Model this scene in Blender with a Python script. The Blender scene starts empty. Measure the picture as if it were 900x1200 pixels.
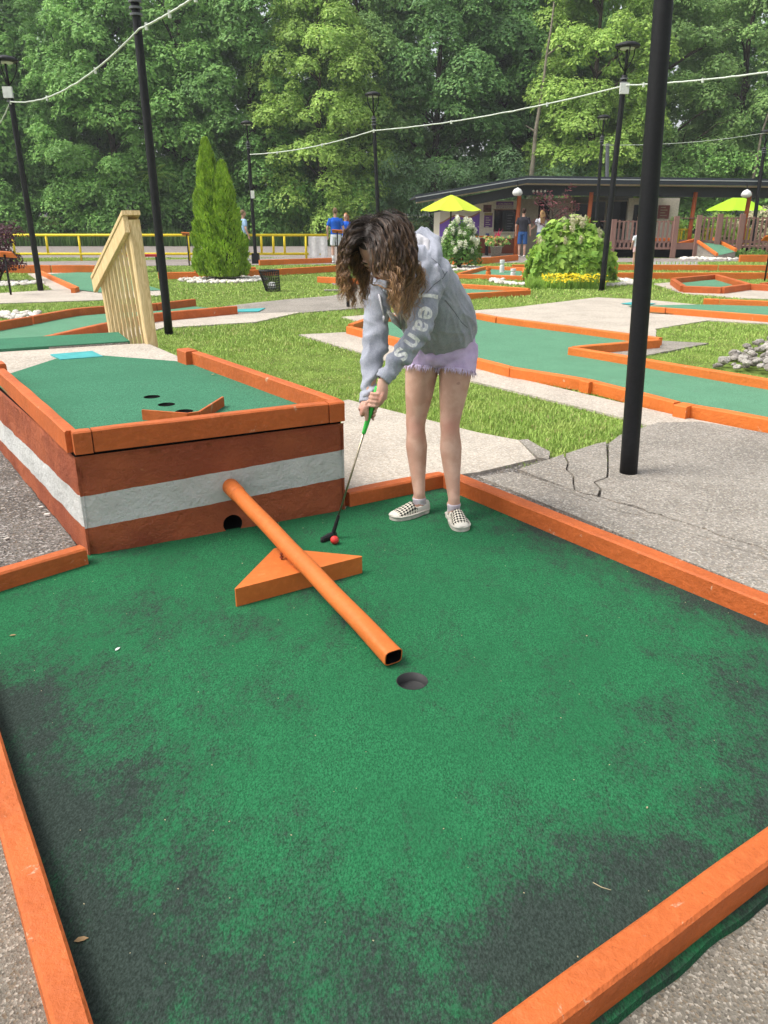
import bpy, bmesh, math, random
import numpy as np
from mathutils import Vector, Matrix, Quaternion, noise
from mathutils.bvhtree import BVHTree
from mathutils.geometry import delaunay_2d_cdt
R = math.radians
rnd = random.Random(7)
SC = bpy.context.scene
COL = SC.collection

# ------------------------------------------------------------------ camera
cam_d = bpy.data.cameras.new("camera")
cam_d.sensor_fit = 'VERTICAL'; cam_d.sensor_height = 36.0; cam_d.lens = 27.6
cam_d.clip_start = 0.05; cam_d.clip_end = 2000
cam = bpy.data.objects.new("camera", cam_d); COL.objects.link(cam)
cam.location = (0, 0, 1.55); cam.rotation_euler = (R(90 - 20.7), 0, 0)
SC.camera = cam
SC.view_settings.view_transform = 'Standard'; SC.view_settings.look = 'None'
SC.view_settings.gamma = 1.0; SC.view_settings.exposure = 0.74
# ------------------------------------------------------------------ sky and sun (bright overcast)
SUN_EL, SUN_AZ = 58, -100      # azimuth measured from +Y, negative = to the left
w = bpy.data.worlds.new("World"); SC.world = w; w.use_nodes = True
nt = w.node_tree; bg = nt.nodes["Background"]
sky = nt.nodes.new("ShaderNodeTexSky"); sky.sky_type = 'NISHITA'; sky.sun_disc = False
sky.sun_elevation = R(SUN_EL); sky.sun_rotation = R(SUN_AZ)
sky.air_density = 1.0; sky.dust_density = 4.0; sky.ozone_density = 1.0
hs = nt.nodes.new("ShaderNodeHueSaturation"); hs.inputs['Saturation'].default_value = 0.28
hs.inputs['Value'].default_value = 1.35
nt.links.new(sky.outputs[0], hs.inputs['Color']); nt.links.new(hs.outputs[0], bg.inputs[0])
bg.inputs[1].default_value = 0.125
sun_d = bpy.data.lights.new("sun", 'SUN'); sun_d.energy = 1.5; sun_d.angle = R(22); sun_d.color = (1, .955, .88)
sun = bpy.data.objects.new("sun", sun_d); COL.objects.link(sun)
sdir = Vector((math.sin(R(SUN_AZ)) * math.cos(R(SUN_EL)), math.cos(R(SUN_AZ)) * math.cos(R(SUN_EL)), math.sin(R(SUN_EL))))
sun.rotation_euler = sdir.to_track_quat('Z', 'Y').to_euler(); sun.location = (-8, 6, 12)
try:
    SC.cycles.max_bounces = 6; SC.cycles.transparent_max_bounces = 6
except Exception: pass

# ------------------------------------------------------------------ materials
def srgb(r, g, b):
    f = lambda c: ((c / 255 + .055) / 1.055) ** 2.4 if c > 10 else c / 255 / 12.92
    return (f(r), f(g), f(b))
class NT:
    def __init__(s, name):
        s.m = bpy.data.materials.new(name); s.m.use_nodes = True
        s.t = s.m.node_tree; s.n = s.t.nodes; s.b = s.n["Principled BSDF"]
        s.co = s.n.new("ShaderNodeTexCoord").outputs['Object']
        s.geo = s.n.new("ShaderNodeNewGeometry")
        s.geo_out = s.geo.outputs
    def link(s, a, b): s.t.links.new(a, b)
    def map(s, scale=(1, 1, 1), rot=(0, 0, 0), src=None):
        m = s.n.new("ShaderNodeMapping"); m.inputs['Scale'].default_value = scale; m.inputs['Rotation'].default_value = rot
        s.link(src or s.co, m.inputs[0]); return m.outputs[0]
    def noise(s, scale, detail=3, rough=.55, src=None, dist=0):
        t = s.n.new("ShaderNodeTexNoise"); t.inputs['Scale'].default_value = scale
        t.inputs['Detail'].default_value = detail; t.inputs['Roughness'].default_value = rough; t.inputs['Distortion'].default_value = dist
        s.link(src or s.co, t.inputs['Vector']); return t.outputs[0]
    def vor(s, scale, out='Color', src=None, feature='F1'):
        t = s.n.new("ShaderNodeTexVoronoi"); t.inputs['Scale'].default_value = scale; t.feature = feature
        s.link(src or s.co, t.inputs['Vector']); return t.outputs[out]
    def ramp(s, fac, lo, hi):
        t = s.n.new("ShaderNodeMapRange"); t.interpolation_type = 'SMOOTHSTEP'
        t.inputs['From Min'].default_value = lo; t.inputs['From Max'].default_value = hi
        s.link(fac, t.inputs['Value']); return t.outputs['Result']
    def math(s, op, a, b=None, clamp=False):
        t = s.n.new("ShaderNodeMath"); t.operation = op; t.use_clamp = clamp
        for i, v in enumerate((a, b)):
            if v is None: continue
            if isinstance(v, (int, float)): t.inputs[i].default_value = v
            else: s.link(v, t.inputs[i])
        return t.outputs[0]
    def mix(s, fac, a, b, mode='MIX'):
        t = s.n.new("ShaderNodeMix"); t.data_type = 'RGBA'; t.blend_type = mode
        ins = [t.inputs['Factor']] + [i for i in t.inputs if i.type == 'RGBA']
        for i, v in zip(ins, (fac, a, b)):
            if isinstance(v, (int, float)): i.default_value = v
            elif isinstance(v, tuple): i.default_value = (*v[:3], 1)
            else: s.link(v, i)
        return [o for o in t.outputs if o.type == 'RGBA'][0]
    def bump(s, h, strength=.3, dist=.01, prev=None):
        t = s.n.new("ShaderNodeBump"); t.inputs['Strength'].default_value = strength; t.inputs['Distance'].default_value = dist
        s.link(h, t.inputs['Height'])
        if prev is not None: s.link(prev, t.inputs['Normal'])
        s.link(t.outputs[0], s.b.inputs['Normal']); return t.outputs[0]
    def attr(s, name, out='Fac'):
        t = s.n.new("ShaderNodeAttribute"); t.attribute_name = name; return t.outputs[out]
    def done(s, col, rough=.7, spec=.3):
        if isinstance(col, tuple): s.b.inputs['Base Color'].default_value = (*col[:3], 1)
        else: s.link(col, s.b.inputs['Base Color'])
        if isinstance(rough, (int, float)): s.b.inputs['Roughness'].default_value = rough
        else: s.link(rough, s.b.inputs['Roughness'])
        s.b.inputs['Specular IOR Level'].default_value = spec
        return s.m
def plain(name, c, rough=.7, spec=.3, var=.18, scale=14, bump=.15, metal=0):
    t = NT(name); n = t.noise(scale, 5); c2 = tuple(x * (1 - var) for x in c)
    col = t.mix(t.ramp(n, .3, .7), c2, c)
    if bump: t.bump(t.noise(scale * 6, 3), bump, .004)
    t.b.inputs['Metallic'].default_value = metal
    return t.done(col, rough, spec)
def paint(name, c, chip=(.25, .2, .15), dark=.6, grain=1.0):
    """brushed exterior paint on timber or masonry: brush grain, scuffs, dents"""
    t = NT(name)
    n1 = t.noise(3.2, 6, .6); n2 = t.noise(38, 4, .6); n3 = t.noise(11, 6, .7, dist=.6)
    col = t.mix(t.ramp(n1, .35, .7), tuple(x * dark for x in c), c)
    col = t.mix(t.math('MULTIPLY', t.ramp(n2, .45, .75), .35), col, tuple(min(1, x * 1.25 + .01) for x in c))
    col = t.mix(t.math('MULTIPLY', t.ramp(n3, .63, .70), .75), col, chip)
    n4 = t.noise(70, 5, .75); col = t.mix(t.math('MULTIPLY', t.ramp(n4, .62, .72), .6), col, tuple(x * .35 for x in c))
    b = t.bump(t.noise(26, 5, .65), .8 * grain, .010)
    t.bump(t.noise(150, 2), .25 * grain, .002, b)
    return t.done(col, .62, .35)
def leafmat(name, a, b, c=None, trans=.25, rough=.55, patch=.35):
    t = NT(name); ri = t.geo_out['Random Per Island']
    col = t.mix(ri, a, b)
    col = t.mix(t.math('MULTIPLY', t.ramp(t.noise(patch, 3), .4, .65), .65), col, c or tuple(x * .55 for x in a))
    t.done(col, rough, .25)
    tr = t.n.new("ShaderNodeBsdfTranslucent"); t.link(t.mix(.5, col, tuple(min(1, x * 1.5) for x in b)), tr.inputs[0])
    ms = t.n.new("ShaderNodeMixShader"); ms.inputs[0].default_value = trans
    t.link(t.b.outputs[0], ms.inputs[1]); t.link(tr.outputs[0], ms.inputs[2])
    t.link(ms.outputs[0], t.n["Material Output"].inputs[0]); return t.m
def carpetmat(name, green, worn, fine=1.0):
    t = NT(name)
    v = t.map((1, .5, 1), (0, 0, R(-32)))
    fib = t.noise(210, 4, .85, src=v); fib2 = t.noise(105, 5, .85, src=t.map((1, .6, 1), (0, 0, R(20))))
    wear = t.attr('wear')
    br = t.noise(5.5, 8, .72, src=t.map((1, .7, 1), (0, 0, R(-25)))); br2 = t.noise(30, 6, .8, src=v)
    f = t.math('ADD', wear, t.math('MULTIPLY', t.math('SUBTRACT', br, .5), 3.2))
    f = t.math('ADD', f, t.math('MULTIPLY', t.math('SUBTRACT', br2, .5), 2.4))
    f = t.math('ADD', f, t.math('MULTIPLY', t.math('SUBTRACT', fib2, .5), 3.0))
    f = t.ramp(f, .0, 1.6)
    g = t.mix(t.ramp(fib, .32, .68), tuple(x * .38 for x in green), tuple(min(1, x * 1.4) for x in green))
    g = t.mix(t.math('MULTIPLY', t.ramp(t.noise(2.1, 8, .75), .38, .66), .5), g, tuple(x * .7 for x in green))
    wn = t.mix(t.ramp(fib, .35, .7), tuple(x * .5 for x in worn), tuple(x * 1.45 for x in worn))
    t.bump(t.math('ADD', fib, fib2), 0.3 * fine, .003)
    m = t.done(t.mix(t.math('MULTIPLY', f, .95), g, wn), .95, .08)
    t.b.inputs['Sheen Weight'].default_value = .0
    t.b.inputs['Sheen Roughness'].default_value = .6
    return m
def concmat(name, c, speck=.5, scale=150, stain=.7, bump=.5):
    t = NT(name)
    vc = t.vor(scale); sx = t.n.new("ShaderNodeSeparateColor"); t.link(vc, sx.inputs[0])
    base = t.mix(t.ramp(t.noise(1.6, 8, .7, dist=.4), .38, .62), tuple(x * stain for x in c), c)
    base = t.mix(t.math('MULTIPLY', t.ramp(t.noise(9, 5, .7), .45, .75), .25), base, tuple(x * .72 for x in c))
    base = t.mix(t.math('MULTIPLY', t.ramp(sx.outputs[0], .6, .95), speck), base, tuple(min(1, x * 1.9 + .05) for x in c))
    base = t.mix(t.math('MULTIPLY', t.ramp(sx.outputs[1], .65, .95), speck * 1.1), base, tuple(x * .35 for x in c))
    base = t.mix(t.math('MULTIPLY', t.ramp(sx.outputs[2], .75, .95), speck * .6), base, (c[0] * .95, c[1] * .7, c[2] * .45))
    b = t.bump(t.vor(scale, 'Distance'), bump, .006)
    t.bump(t.noise(scale * .5, 4), bump * .6, .006, b)
    return t.done(base, .93, .15)
M = {}
M['carpet'] = carpetmat('carpet', (.022, .138, .056), (.033, .042, .038))
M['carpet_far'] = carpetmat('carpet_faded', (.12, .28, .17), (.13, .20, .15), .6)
M['carpet_mid'] = carpetmat('carpet_weathered', (.06, .20, .115), (.085, .12, .10), .6)
M['orange'] = paint('orange_paint', (.52, .118, .024), (.5, .36, .24), .78)
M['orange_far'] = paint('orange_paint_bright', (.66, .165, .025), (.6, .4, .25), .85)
M['pipe'] = paint('pipe_paint', (.58, .145, .025), (.45, .2, .06), .85, .35)
M['rust'] = paint('red_brown_paint', (.25, .06, .025), (.3, .1, .05), .75, 1.3)
M['white'] = plain('white_paint', (.7, .7, .68), .6)
M['conc'] = concmat('concrete_aggregate', (.21, .187, .152), .6, 180)
M['conc_grey'] = concmat('concrete_grey', (.285, .26, .225), .5, 110, .75)
M['conc_pale'] = concmat('concrete_pale', (.46, .41, .345), .3, 90, .82, .3)
M['asphalt'] = concmat('asphalt_old', (.17, .155, .14), .9, 95, .6, 1.0)
M['road'] = concmat('road_asphalt', (.27, .235, .215), .3, 30, .8, .3)
M['black'] = plain('black_enamel', (.010, .010, .012), .5, .25, .3, 45, .6)
M['dark'] = plain('dark_void', (.006, .006, .006), .9, .05)
M['teal'] = plain('teal_paint', (.06, .36, .36), .7)
M['yellow'] = plain('yellow_paint', (.80, .62, .02), .5)
M['soil'] = plain('soil_thatch', (.12, .145, .04), .95, .1, .4, 7, .5)
M['bark'] = plain('bark', (.09, .07, .052), .95, .1, .5, 5, .9)
M['bark_pale'] = plain('bark_pale', (.30, .26, .2), .95, .1, .4, 5, .7)
M['rock'] = None
t = NT('limestone'); ri = t.geo_out['Random Per Island']
M['rock'] = t.done(t.mix(ri, t.mix(t.noise(20, 4), (.36, .32, .28), (.5, .46, .40)), (.75, .71, .64)), .9, .2)
t.bump(t.noise(40, 4), .5, .01)
# grass
t = NT('grass_blades'); ri = t.geo_out['Random Per Island']
gcol = t.mix(ri, (.19, .32, .05), (.44, .58, .15))
gcol = t.mix(t.math('MULTIPLY', t.ramp(t.noise(1.7, 5, .65), .45, .7), .6), gcol, (.42, .45, .14))
gcol = t.mix(t.math('MULTIPLY', t.ramp(t.noise(4.1, 4, .6, src=t.map((1, 1, 1), (0, 0, .7))), .55, .75), .5), gcol, (.12, .24, .035))
gcol = t.mix(t.ramp(ri, .93, .97), gcol, (.42, .36, .17))
M['grass'] = t.done(gcol, .6, .2)
M['lawn'] = plain('lawn_ground', (.17, .24, .05), .95, .1, .4, 3.0, .6)
# timber
t = NT('pressure_treated_pine'); v = t.map((9, 9, .9))
wd = t.mix(t.ramp(t.noise(6, 5, .6, src=v, dist=1.5), .35, .65), (.56, .39, .18), (.78, .60, .33))
wd = t.mix(t.ramp(t.vor(5.5, 'Distance', src=t.map((1, 1, .7))), .055, .03), wd, (.16, .08, .03))
t.bump(t.noise(30, 4, src=v), .3, .003); M['pine'] = t.done(wd, .75, .2)
t = NT('brown_deck_stain'); v = t.map((9, 9, .9))
M['deckwood'] = t.done(t.mix(t.noise(6, 5, .6, src=v), (.17, .09, .075), (.32, .19, .155)), .8, .2)

# ------------------------------------------------------------------ mesh helpers
ORG = {}
def tag(o, label=None, cat=None, group=None, kind=None):
    if label: o['label'] = label
    if cat: o['category'] = cat
    if group: o['group'] = group
    if kind: o['kind'] = kind
    return o
def root(name, loc, label=None, cat=None, group=None, kind=None):
    o = bpy.data.objects.new(name, None); COL.objects.link(o); o.location = loc; o.empty_display_size = .2
    ORG[o.name] = Vector(loc); return tag(o, label, cat, group, kind)
def link_mesh(name, me, m, parent=None, loc=None, smooth=False):
    """vertices of `me` are in world metres; they are re-expressed about the parent (or loc)"""
    off = ORG.get(parent.name, Vector()) if parent else Vector(loc or (0, 0, 0))
    if off.length > 0: me.transform(Matrix.Translation(-off))
    o = bpy.data.objects.new(name, me); COL.objects.link(o)
    if parent: o.parent = parent; ORG[o.name] = off
    else: o.location = off; ORG[o.name] = off
    for x in (m if isinstance(m, (list, tuple)) else [m]): me.materials.append(x)
    if smooth: me.polygons.foreach_set('use_smooth', [True] * len(me.polygons))
    return o
class MB:
    def __init__(s): s.v = []; s.f = []; s.mi = []; s.cur = 0
    def add(s, vs, fs):
        o = len(s.v); s.v += [tuple(x) for x in vs]; s.f += [tuple(i + o for i in f) for f in fs]; s.mi += [s.cur] * len(fs); return s
    def box(s, lo, hi, mtx=None):
        x0, y0, z0 = lo; x1, y1, z1 = hi
        vs = [Vector(p) for p in ((x0, y0, z0), (x1, y0, z0), (x1, y1, z0), (x0, y1, z0), (x0, y0, z1), (x1, y0, z1), (x1, y1, z1), (x0, y1, z1))]
        if mtx: vs = [mtx @ p for p in vs]
        return s.add(vs, [(0, 3, 2, 1), (4, 5, 6, 7), (0, 1, 5, 4), (1, 2, 6, 5), (2, 3, 7, 6), (3, 0, 4, 7)])
    def prism(s, poly, z0, z1):
        n = len(poly); a = sum(poly[i][0] * poly[(i + 1) % n][1] - poly[(i + 1) % n][0] * poly[i][1] for i in range(n))
        if a < 0: poly = poly[::-1]
        zz0 = z0 if isinstance(z0, (list, tuple)) else [z0] * n; zz1 = z1 if isinstance(z1, (list, tuple)) else [z1] * n
        if a < 0: zz0 = list(zz0)[::-1]; zz1 = list(zz1)[::-1]
        vs = [(p[0], p[1], z) for p, z in zip(poly, zz0)] + [(p[0], p[1], z) for p, z in zip(poly, zz1)]
        return s.add(vs, [tuple(range(n))[::-1], tuple(range(n, 2 * n))] + [(i, (i + 1) % n, n + (i + 1) % n, n + i) for i in range(n)])
    def tube(s, pts, rad, seg=10, caps=True, squash=None):
        pts = [Vector(p) for p in pts]; n = len(pts)
        rs = rad if isinstance(rad, (list, tuple)) else [rad] * n
        t0 = (pts[1] - pts[0]).normalized(); up = Vector((0, 0, 1)) if abs(t0.z) < .9 else Vector((0, 1, 0))
        nx = t0.cross(up).normalized(); vs = []
        for i, p in enumerate(pts):
            t = (pts[min(i + 1, n - 1)] - pts[max(i - 1, 0)]).normalized()
            nx = (nx - t * nx.dot(t)).normalized(); ny = t.cross(nx)
            for k in range(seg):
                a = 2 * math.pi * k / seg
                vs.append(p + (nx * math.cos(a) + ny * math.sin(a)) * rs[i])
        fs = [(i * seg + k, i * seg + (k + 1) % seg, (i + 1) * seg + (k + 1) % seg, (i + 1) * seg + k) for i in range(n - 1) for k in range(seg)]
        if caps: fs += [tuple(range(seg))[::-1], tuple((n - 1) * seg + k for k in range(seg))]
        return s.add(vs, fs)
    def lathe(s, c, prof, seg=20):
        vs = [(c[0] + r * math.cos(2 * math.pi * k / seg), c[1] + r * math.sin(2 * math.pi * k / seg), c[2] + z) for r, z in prof for k in range(seg)]
        n = len(prof)
        return s.add(vs, [(i * seg + k, i * seg + (k + 1) % seg, (i + 1) * seg + (k + 1) % seg, (i + 1) * seg + k) for i in range(n - 1) for k in range(seg)])
    def mesh(s, name):
        me = bpy.data.meshes.new(name); me.from_pydata(s.v, [], s.f)
        if any(s.mi): me.polygons.foreach_set('material_index', s.mi)
        me.update(); return me
    def build(s, name, m, parent=None, loc=None, smooth=False):
        return link_mesh(name, s.mesh(name), m, parent, loc, smooth)
def npmesh(name, verts, faces4=None, tris=None):
    """fast mesh from numpy arrays"""
    me = bpy.data.meshes.new(name); verts = np.asarray(verts, np.float32); me.vertices.add(len(verts)); me.vertices.foreach_set('co', verts.ravel())
    parts = []; st = []; pos = 0
    for arr, k in ((faces4, 4), (tris, 3)):
        if arr is None or len(arr) == 0: continue
        a = np.asarray(arr, np.int32); parts.append(a.ravel()); st.append(pos + np.arange(len(a)) * k); pos += a.size
    li = np.concatenate(parts); me.loops.add(len(li)); me.loops.foreach_set('vertex_index', li)
    s = np.concatenate(st).astype(np.int32); me.polygons.add(len(s)); me.polygons.foreach_set('loop_start', s)
    me.update(calc_edges=True); me.validate(); return me
def in_poly(px, py, poly):
    px = np.asarray(px); py = np.asarray(py); r = np.zeros(px.shape, bool); n = len(poly); j = n - 1
    for i in range(n):
        xi, yi = poly[i][:2]; xj, yj = poly[j][:2]
        c = ((yi > py) != (yj > py)) & (px < (xj - xi) * (py - yi) / ((yj - yi) if yj != yi else 1e-9) + xi); r ^= c; j = i
    return r
def circle(c, r, n=28): return [(c[0] + r * math.cos(2 * math.pi * k / n), c[1] + r * math.sin(2 * math.pi * k / n)) for k in range(n)]
def sheet(name, poly, z, m, holes=(), step=None, parent=None, wear=None, wav=0, kind=None, skirt=0):
    """flat ground-like sheet with optional round holes, gentle waves and a 'wear' attribute"""
    vs = [Vector(p[:2]) for p in poly]; es = [(i, (i + 1) % len(poly)) for i in range(len(poly))]
    if step:
        n0 = len(vs); nv = []; ne = []
        for a, b in es:
            k = max(1, int((vs[b] - vs[a]).length / step)); prev = None
            for q in range(k): nv.append(vs[a].lerp(vs[b], q / k))
        vs = nv; es = [(i, (i + 1) % len(vs)) for i in range(len(vs))]
    outline = list(vs)
    for h in holes:
        o = len(vs); vs += [Vector(p) for p in h]; es += [(o + i, o + (i + 1) % len(h)) for i in range(len(h))]
    if step:
        xs = [p[0] for p in poly]; ys = [p[1] for p in poly]
        gx, gy = np.meshgrid(np.arange(min(xs), max(xs), step), np.arange(min(ys), max(ys), step)); gx = gx.ravel(); gy = gy.ravel()
        ok = in_poly(gx, gy, poly)
        for h in holes: ok &= ~in_poly(gx, gy, h)
        vs += [Vector((float(a), float(b))) for a, b in zip(gx[ok], gy[ok])]
    res = delaunay_2d_cdt(vs, es, [], 2 if holes else 1, 1e-5)
    rv, rf = res[0], res[2]
    def zz(x, y):
        q = z(x, y) if callable(z) else z
        return q + (wav * noise.noise(Vector((x * 1.3, y * 1.3, z if not callable(z) else 0))) if wav else 0)
    v3 = [(p.x, p.y, zz(p.x, p.y)) for p in rv]; fs = []
    for f in rf:
        a, b, c = (rv[i] for i in f[:3])
        if len(f) == 3 and holes:
            cx = (a.x + b.x + c.x) / 3; cy = (a.y + b.y + c.y) / 3
            if any(bool(in_poly(np.array([cx]), np.array([cy]), h)[0]) for h in holes): continue
        ar = (b - a).cross(c - a); fs.append(tuple(f) if ar > 0 else tuple(f)[::-1])
    if skirt:
        ar = sum(outline[i].x * outline[(i + 1) % len(outline)].y - outline[(i + 1) % len(outline)].x * outline[i].y for i in range(len(outline)))
        if ar < 0: outline = outline[::-1]
        n = len(outline); o = len(v3)
        v3 += [(p.x, p.y, zz(p.x, p.y)) for p in outline] + [(p.x, p.y, zz(p.x, p.y) - skirt) for p in outline]
        fs += [(o + i + n, o + (i + 1) % n + n, o + (i + 1) % n, o + i) for i in range(n)]
    me = bpy.data.meshes.new(name); me.from_pydata(v3, [], fs); me.update()
    if wear:
        at = me.attributes.new('wear', 'FLOAT', 'POINT'); at.data.foreach_set('value', [float(wear(p[0], p[1])) for p in v3])
    o = link_mesh(name, me, m, parent)
    if kind: o['kind'] = kind
    return o
def seg_dist(px, py, a, b):
    ax, ay = a[:2]; bx, by = b[:2]; dx, dy = bx - ax, by - ay
    t = max(0, min(1, ((px - ax) * dx + (py - ay) * dy) / (dx * dx + dy * dy + 1e-9)))
    return math.hypot(px - ax - t * dx, py - ay - t * dy)
def board(a, b, parent, w=.09, h=.11, z=0.0, m=None, side=0, name='border_board', jit=.003, step=.12, loc=None):
    """painted timber on edge from a to b; side=+1/-1 shifts it off the line to its left/right"""
    za = a[2] if len(a) > 2 and a[2] else z; zb = b[2] if len(b) > 2 and b[2] else z
    A = Vector((a[0], a[1], za)); B = Vector((b[0], b[1], zb)); d = (B - A); L = d.length; t = d.normalized()
    nrm = Vector((-t.y, t.x, 0)).normalized()
    A = A + nrm * side * w / 2; n = max(2, int(L / step)); c = min(.008, w * .12)
    prof = [(-w / 2, 0), (w / 2, 0), (w / 2, h - c), (w / 2 - c, h), (-w / 2 + c, h), (-w / 2, h - c)]
    vs = []; k = len(prof); sd = rnd.random() * 50
    for i in range(n + 1):
        f = i / n; e = .985 if i in (0, n) else 1
        for (x, y) in prof:
            j = jit * noise.noise(Vector((f * L * 3 + sd, x * 20, y * 20)))
            vs.append(A + t * (f * L) + nrm * (x * e + j) + Vector((0, 0, y * (e if y > h / 2 else 1) + (j if y > h / 2 else 0))))
    fs = [(i * k + q, (i + 1) * k + q, (i + 1) * k + (q + 1) % k, i * k + (q + 1) % k) for i in range(n) for q in range(k)]
    fs += [tuple(range(k)), tuple(n * k + q for q in range(k))[::-1]]
    mb = MB(); mb.add(vs, fs); return mb.build(name, m or M['orange'], parent, loc)
def chain(pts, parent, **kw): return [board(pts[i], pts[i + 1], parent, **kw) for i in range(len(pts) - 1)]
NOGRASS = []
def copy_tree(o, parent=None, loc=None):
    c = o.copy(); COL.objects.link(c)
    if parent: c.parent = parent
    if loc is not None: c.location = loc
    for ch in list(o.children): copy_tree(ch, c)
    return c

# ================================================================== ground, pavements
tag(sheet('ground', [(-150, -60), (150, -60), (150, 160), (-150, 160)], -.06, M['soil']), kind='structure')
tag(sheet('lawn', [(-60, -6), (60, -6), (60, 32.4), (-60, 32.4)], -.008, M['lawn'], step=1.0), kind='structure')
def wig(pts, amp=.012, step=.12, seed=0):
    out = []
    for i in range(len(pts)):
        a = Vector(pts[i][:2]); b = Vector(pts[(i + 1) % len(pts)][:2]); k = max(1, int((b - a).length / step))
        for q in range(k):
            p = a.lerp(b, q / k); s = 0 if q == 0 else amp
            out.append((p.x + s * noise.noise(Vector((p.x * 9, p.y * 9, seed))), p.y + s * noise.noise(Vector((p.x * 9, p.y * 9, seed + 7)))))
    return out
paving = root('pavement', (0, 0, 0), 'worn aggregate concrete around the near green', kind='structure')
def slab(pts, m, z=.02, amp=.012, zt=None, step=.12, seed=0, name='slab'):
    p = wig(pts, amp, step, seed); NOGRASS.append(p)
    if zt is None:
        return sheet(name, p, z, m, parent=paving, skirt=.05)
    return sheet(name, p, zt, m, parent=paving, skirt=.05, step=.2)
sheet('crack_bed', [(-.1, 4.0), (0.705, 5.715, 0), (0.972, 5.503, 0), (1.139, 5.16, 0), (1.222, 5.139, 0), (1.525, 5.413, 0), (1.735, 5.619, 0), (2.113, 5.968, 0), (2.861, 5.667, 0), (2.962, 4.711, 0), (3.4, .6), (2.0, 2.3)], .003, M['asphalt'], parent=paving)
K1, K2 = (1.71, 5.596, 0), (2.121, 5.995, 0)
def jag(a, b, n=7, amp=.03, seed=1):
    a = Vector(a[:2]); b = Vector(b[:2]); d = (b - a); nr = Vector((-d.y, d.x)).normalized()
    return [tuple(a.lerp(b, i / n) + nr * amp * noise.noise(Vector((i * 1.7, seed, .3))) * (0 if i in (0, n) else 1.6)) for i in range(n + 1)]
def shrink(poly, d=.004):
    n = len(poly); ar = sum(poly[i][0] * poly[(i + 1) % n][1] - poly[(i + 1) % n][0] * poly[i][1] for i in range(n)); sg = 1 if ar > 0 else -1
    out = []
    for i in range(n):
        a = Vector(poly[i - 1][:2]); b = Vector(poly[i][:2]); c = Vector(poly[(i + 1) % n][:2])
        if (b - a).length < 1e-5 or (c - b).length < 1e-5: out.append(tuple(b)); continue
        n1 = Vector((-(b - a).y, (b - a).x)).normalized(); n2 = Vector((-(c - b).y, (c - b).x)).normalized(); s = (n1 + n2)
        s = s.normalized() if s.length > .1 else n1
        out.append(tuple(b + s * d * sg))
    return out
# walkway behind the green, between box and lawn
e1 = jag((0.876, 3.618, 0), (0.028, 4.926, 0), 5, .01, 1)
walk = [(-0.23, 3.946, 0), (-0.375, 6.8, 0), (-0.318, 6.868, 0), (0.141, 6.359, 0), (0.707, 5.739, 0), (0.976, 5.526, 0), (1.022, 5.06, 0), (0.598, 4.764, 0), (0.375, 4.677, 0)]
slab(walk, M['conc_pale'], .022, .006, seed=1)
crA = jag((1.013, 5.041, 0), (0.596, 4.746, 0), 6, .02, 2)
slab(shrink([(0.972, 5.503, 0), (1.044, 5.526, 0), (1.147, 5.2, 0), (1.1, 5.021, 0), (1.033, 5.06, 0)], .004), M['conc_grey'], .03, .01, seed=2)
# strip running along the right-hand border board
low = jag((0.589, 4.677, 0), (1.861, 2.742, 0), 14, .006, 3)
up = jag((0.819, 4.781, 0), (2.151, 3.261, 0), 16, .008, 5)
slab(shrink([*low, (2.073, 2.756, 0), (2.258, 3.055, 0), *up[::-1]], .003), M['conc_grey'], .02, 0, seed=3)
# cracked slabs behind it
c1 = jag((1.242, 4.299, 0), (0.846, 4.781, 0), 5, .03, 8)
c2 = jag((1.221, 5.08, 0), (1.128, 4.388, 0), 5, .05, 9)
c3 = jag((1.247, 4.299, 0), (1.483, 4.983, 0), 6, .05, 11)
slab(shrink([(0.857, 4.817, 0), (1.125, 5.06, 0), (1.227, 5.16, 0), *c2, ], .006)[:], M['conc_grey'], .026, 0, seed=4)
slab(shrink([*c2, (1.174, 4.328, 0), (1.242, 4.299, 0), *c3[1:], (1.598, 5.458, 0), (1.513, 5.413, 0), (1.238, 5.16, 0)], .006), M['conc_grey'], .029, 0, seed=5)
c4 = jag((1.248, 4.284, 0), (1.667, 3.776, 0), 10, .03, 12); c5 = jag((1.667, 3.776, 0), (2.082, 3.138, 0), 8, .03, 13)
slab(shrink([*c4, *c5[1:], (2.962, 4.711, 0), (2.872, 5.691, 0), (2.496, 6.048, 0), (2.15, 6.022, 0), (1.742, 5.643, 0), (1.598, 5.413, 0), *c3[::-1][:-1]], .007), M['conc_grey'], .03, 0, seed=6)
slab(shrink([*jag((0.859, 4.694, 0), (1.216, 4.198, 0), 5, .01, 3), *jag((1.219, 4.17, 0), (1.624, 3.684, 0), 8, .03, 12), *jag((1.628, 3.673, 0), (2.045, 3.071, 0), 8, .03, 13), *up[::-1][:-3]], .006), M['conc_grey'], .023, 0, seed=7)
# strip along the near board of the big green on the right
slab([(-1.178, 11.001, 0), (-0.494, 11.254, 0), (0.266, 9.885, 0), (1.304, 7.962, 0), (2.44, 6.272, 0), (3.096, 5.503, 0), (3.006, 5.326, 0), (2.427, 5.865, 0), (2.096, 5.916, 0), (1.944, 6.243, 0), (1.203, 7.301, 0), (0.189, 8.692, 0)], M['conc_pale'], .012, .01, seed=8)
slab([(1.523, 13.035, 0), (2.288, 14.415, 0), (4.286, 16.277, 0), (5.188, 15.769, 0), (7.063, 13.035, 0), (6.419, 11.794, 0), (5.093, 12.595, 0), (3.943, 11.608, 0), (3.591, 10.452, 0), (1.903, 11.888, 0)], M['conc_pale'], .010, .02, seed=9)
slab([(2.563, 9.496, 0), (3.636, 10.452, 0), (4.18, 10.232, 0), (3.551, 9.687, 0), (2.886, 9.135, 0)], M['conc_grey'], .011, .02, seed=10)
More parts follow.
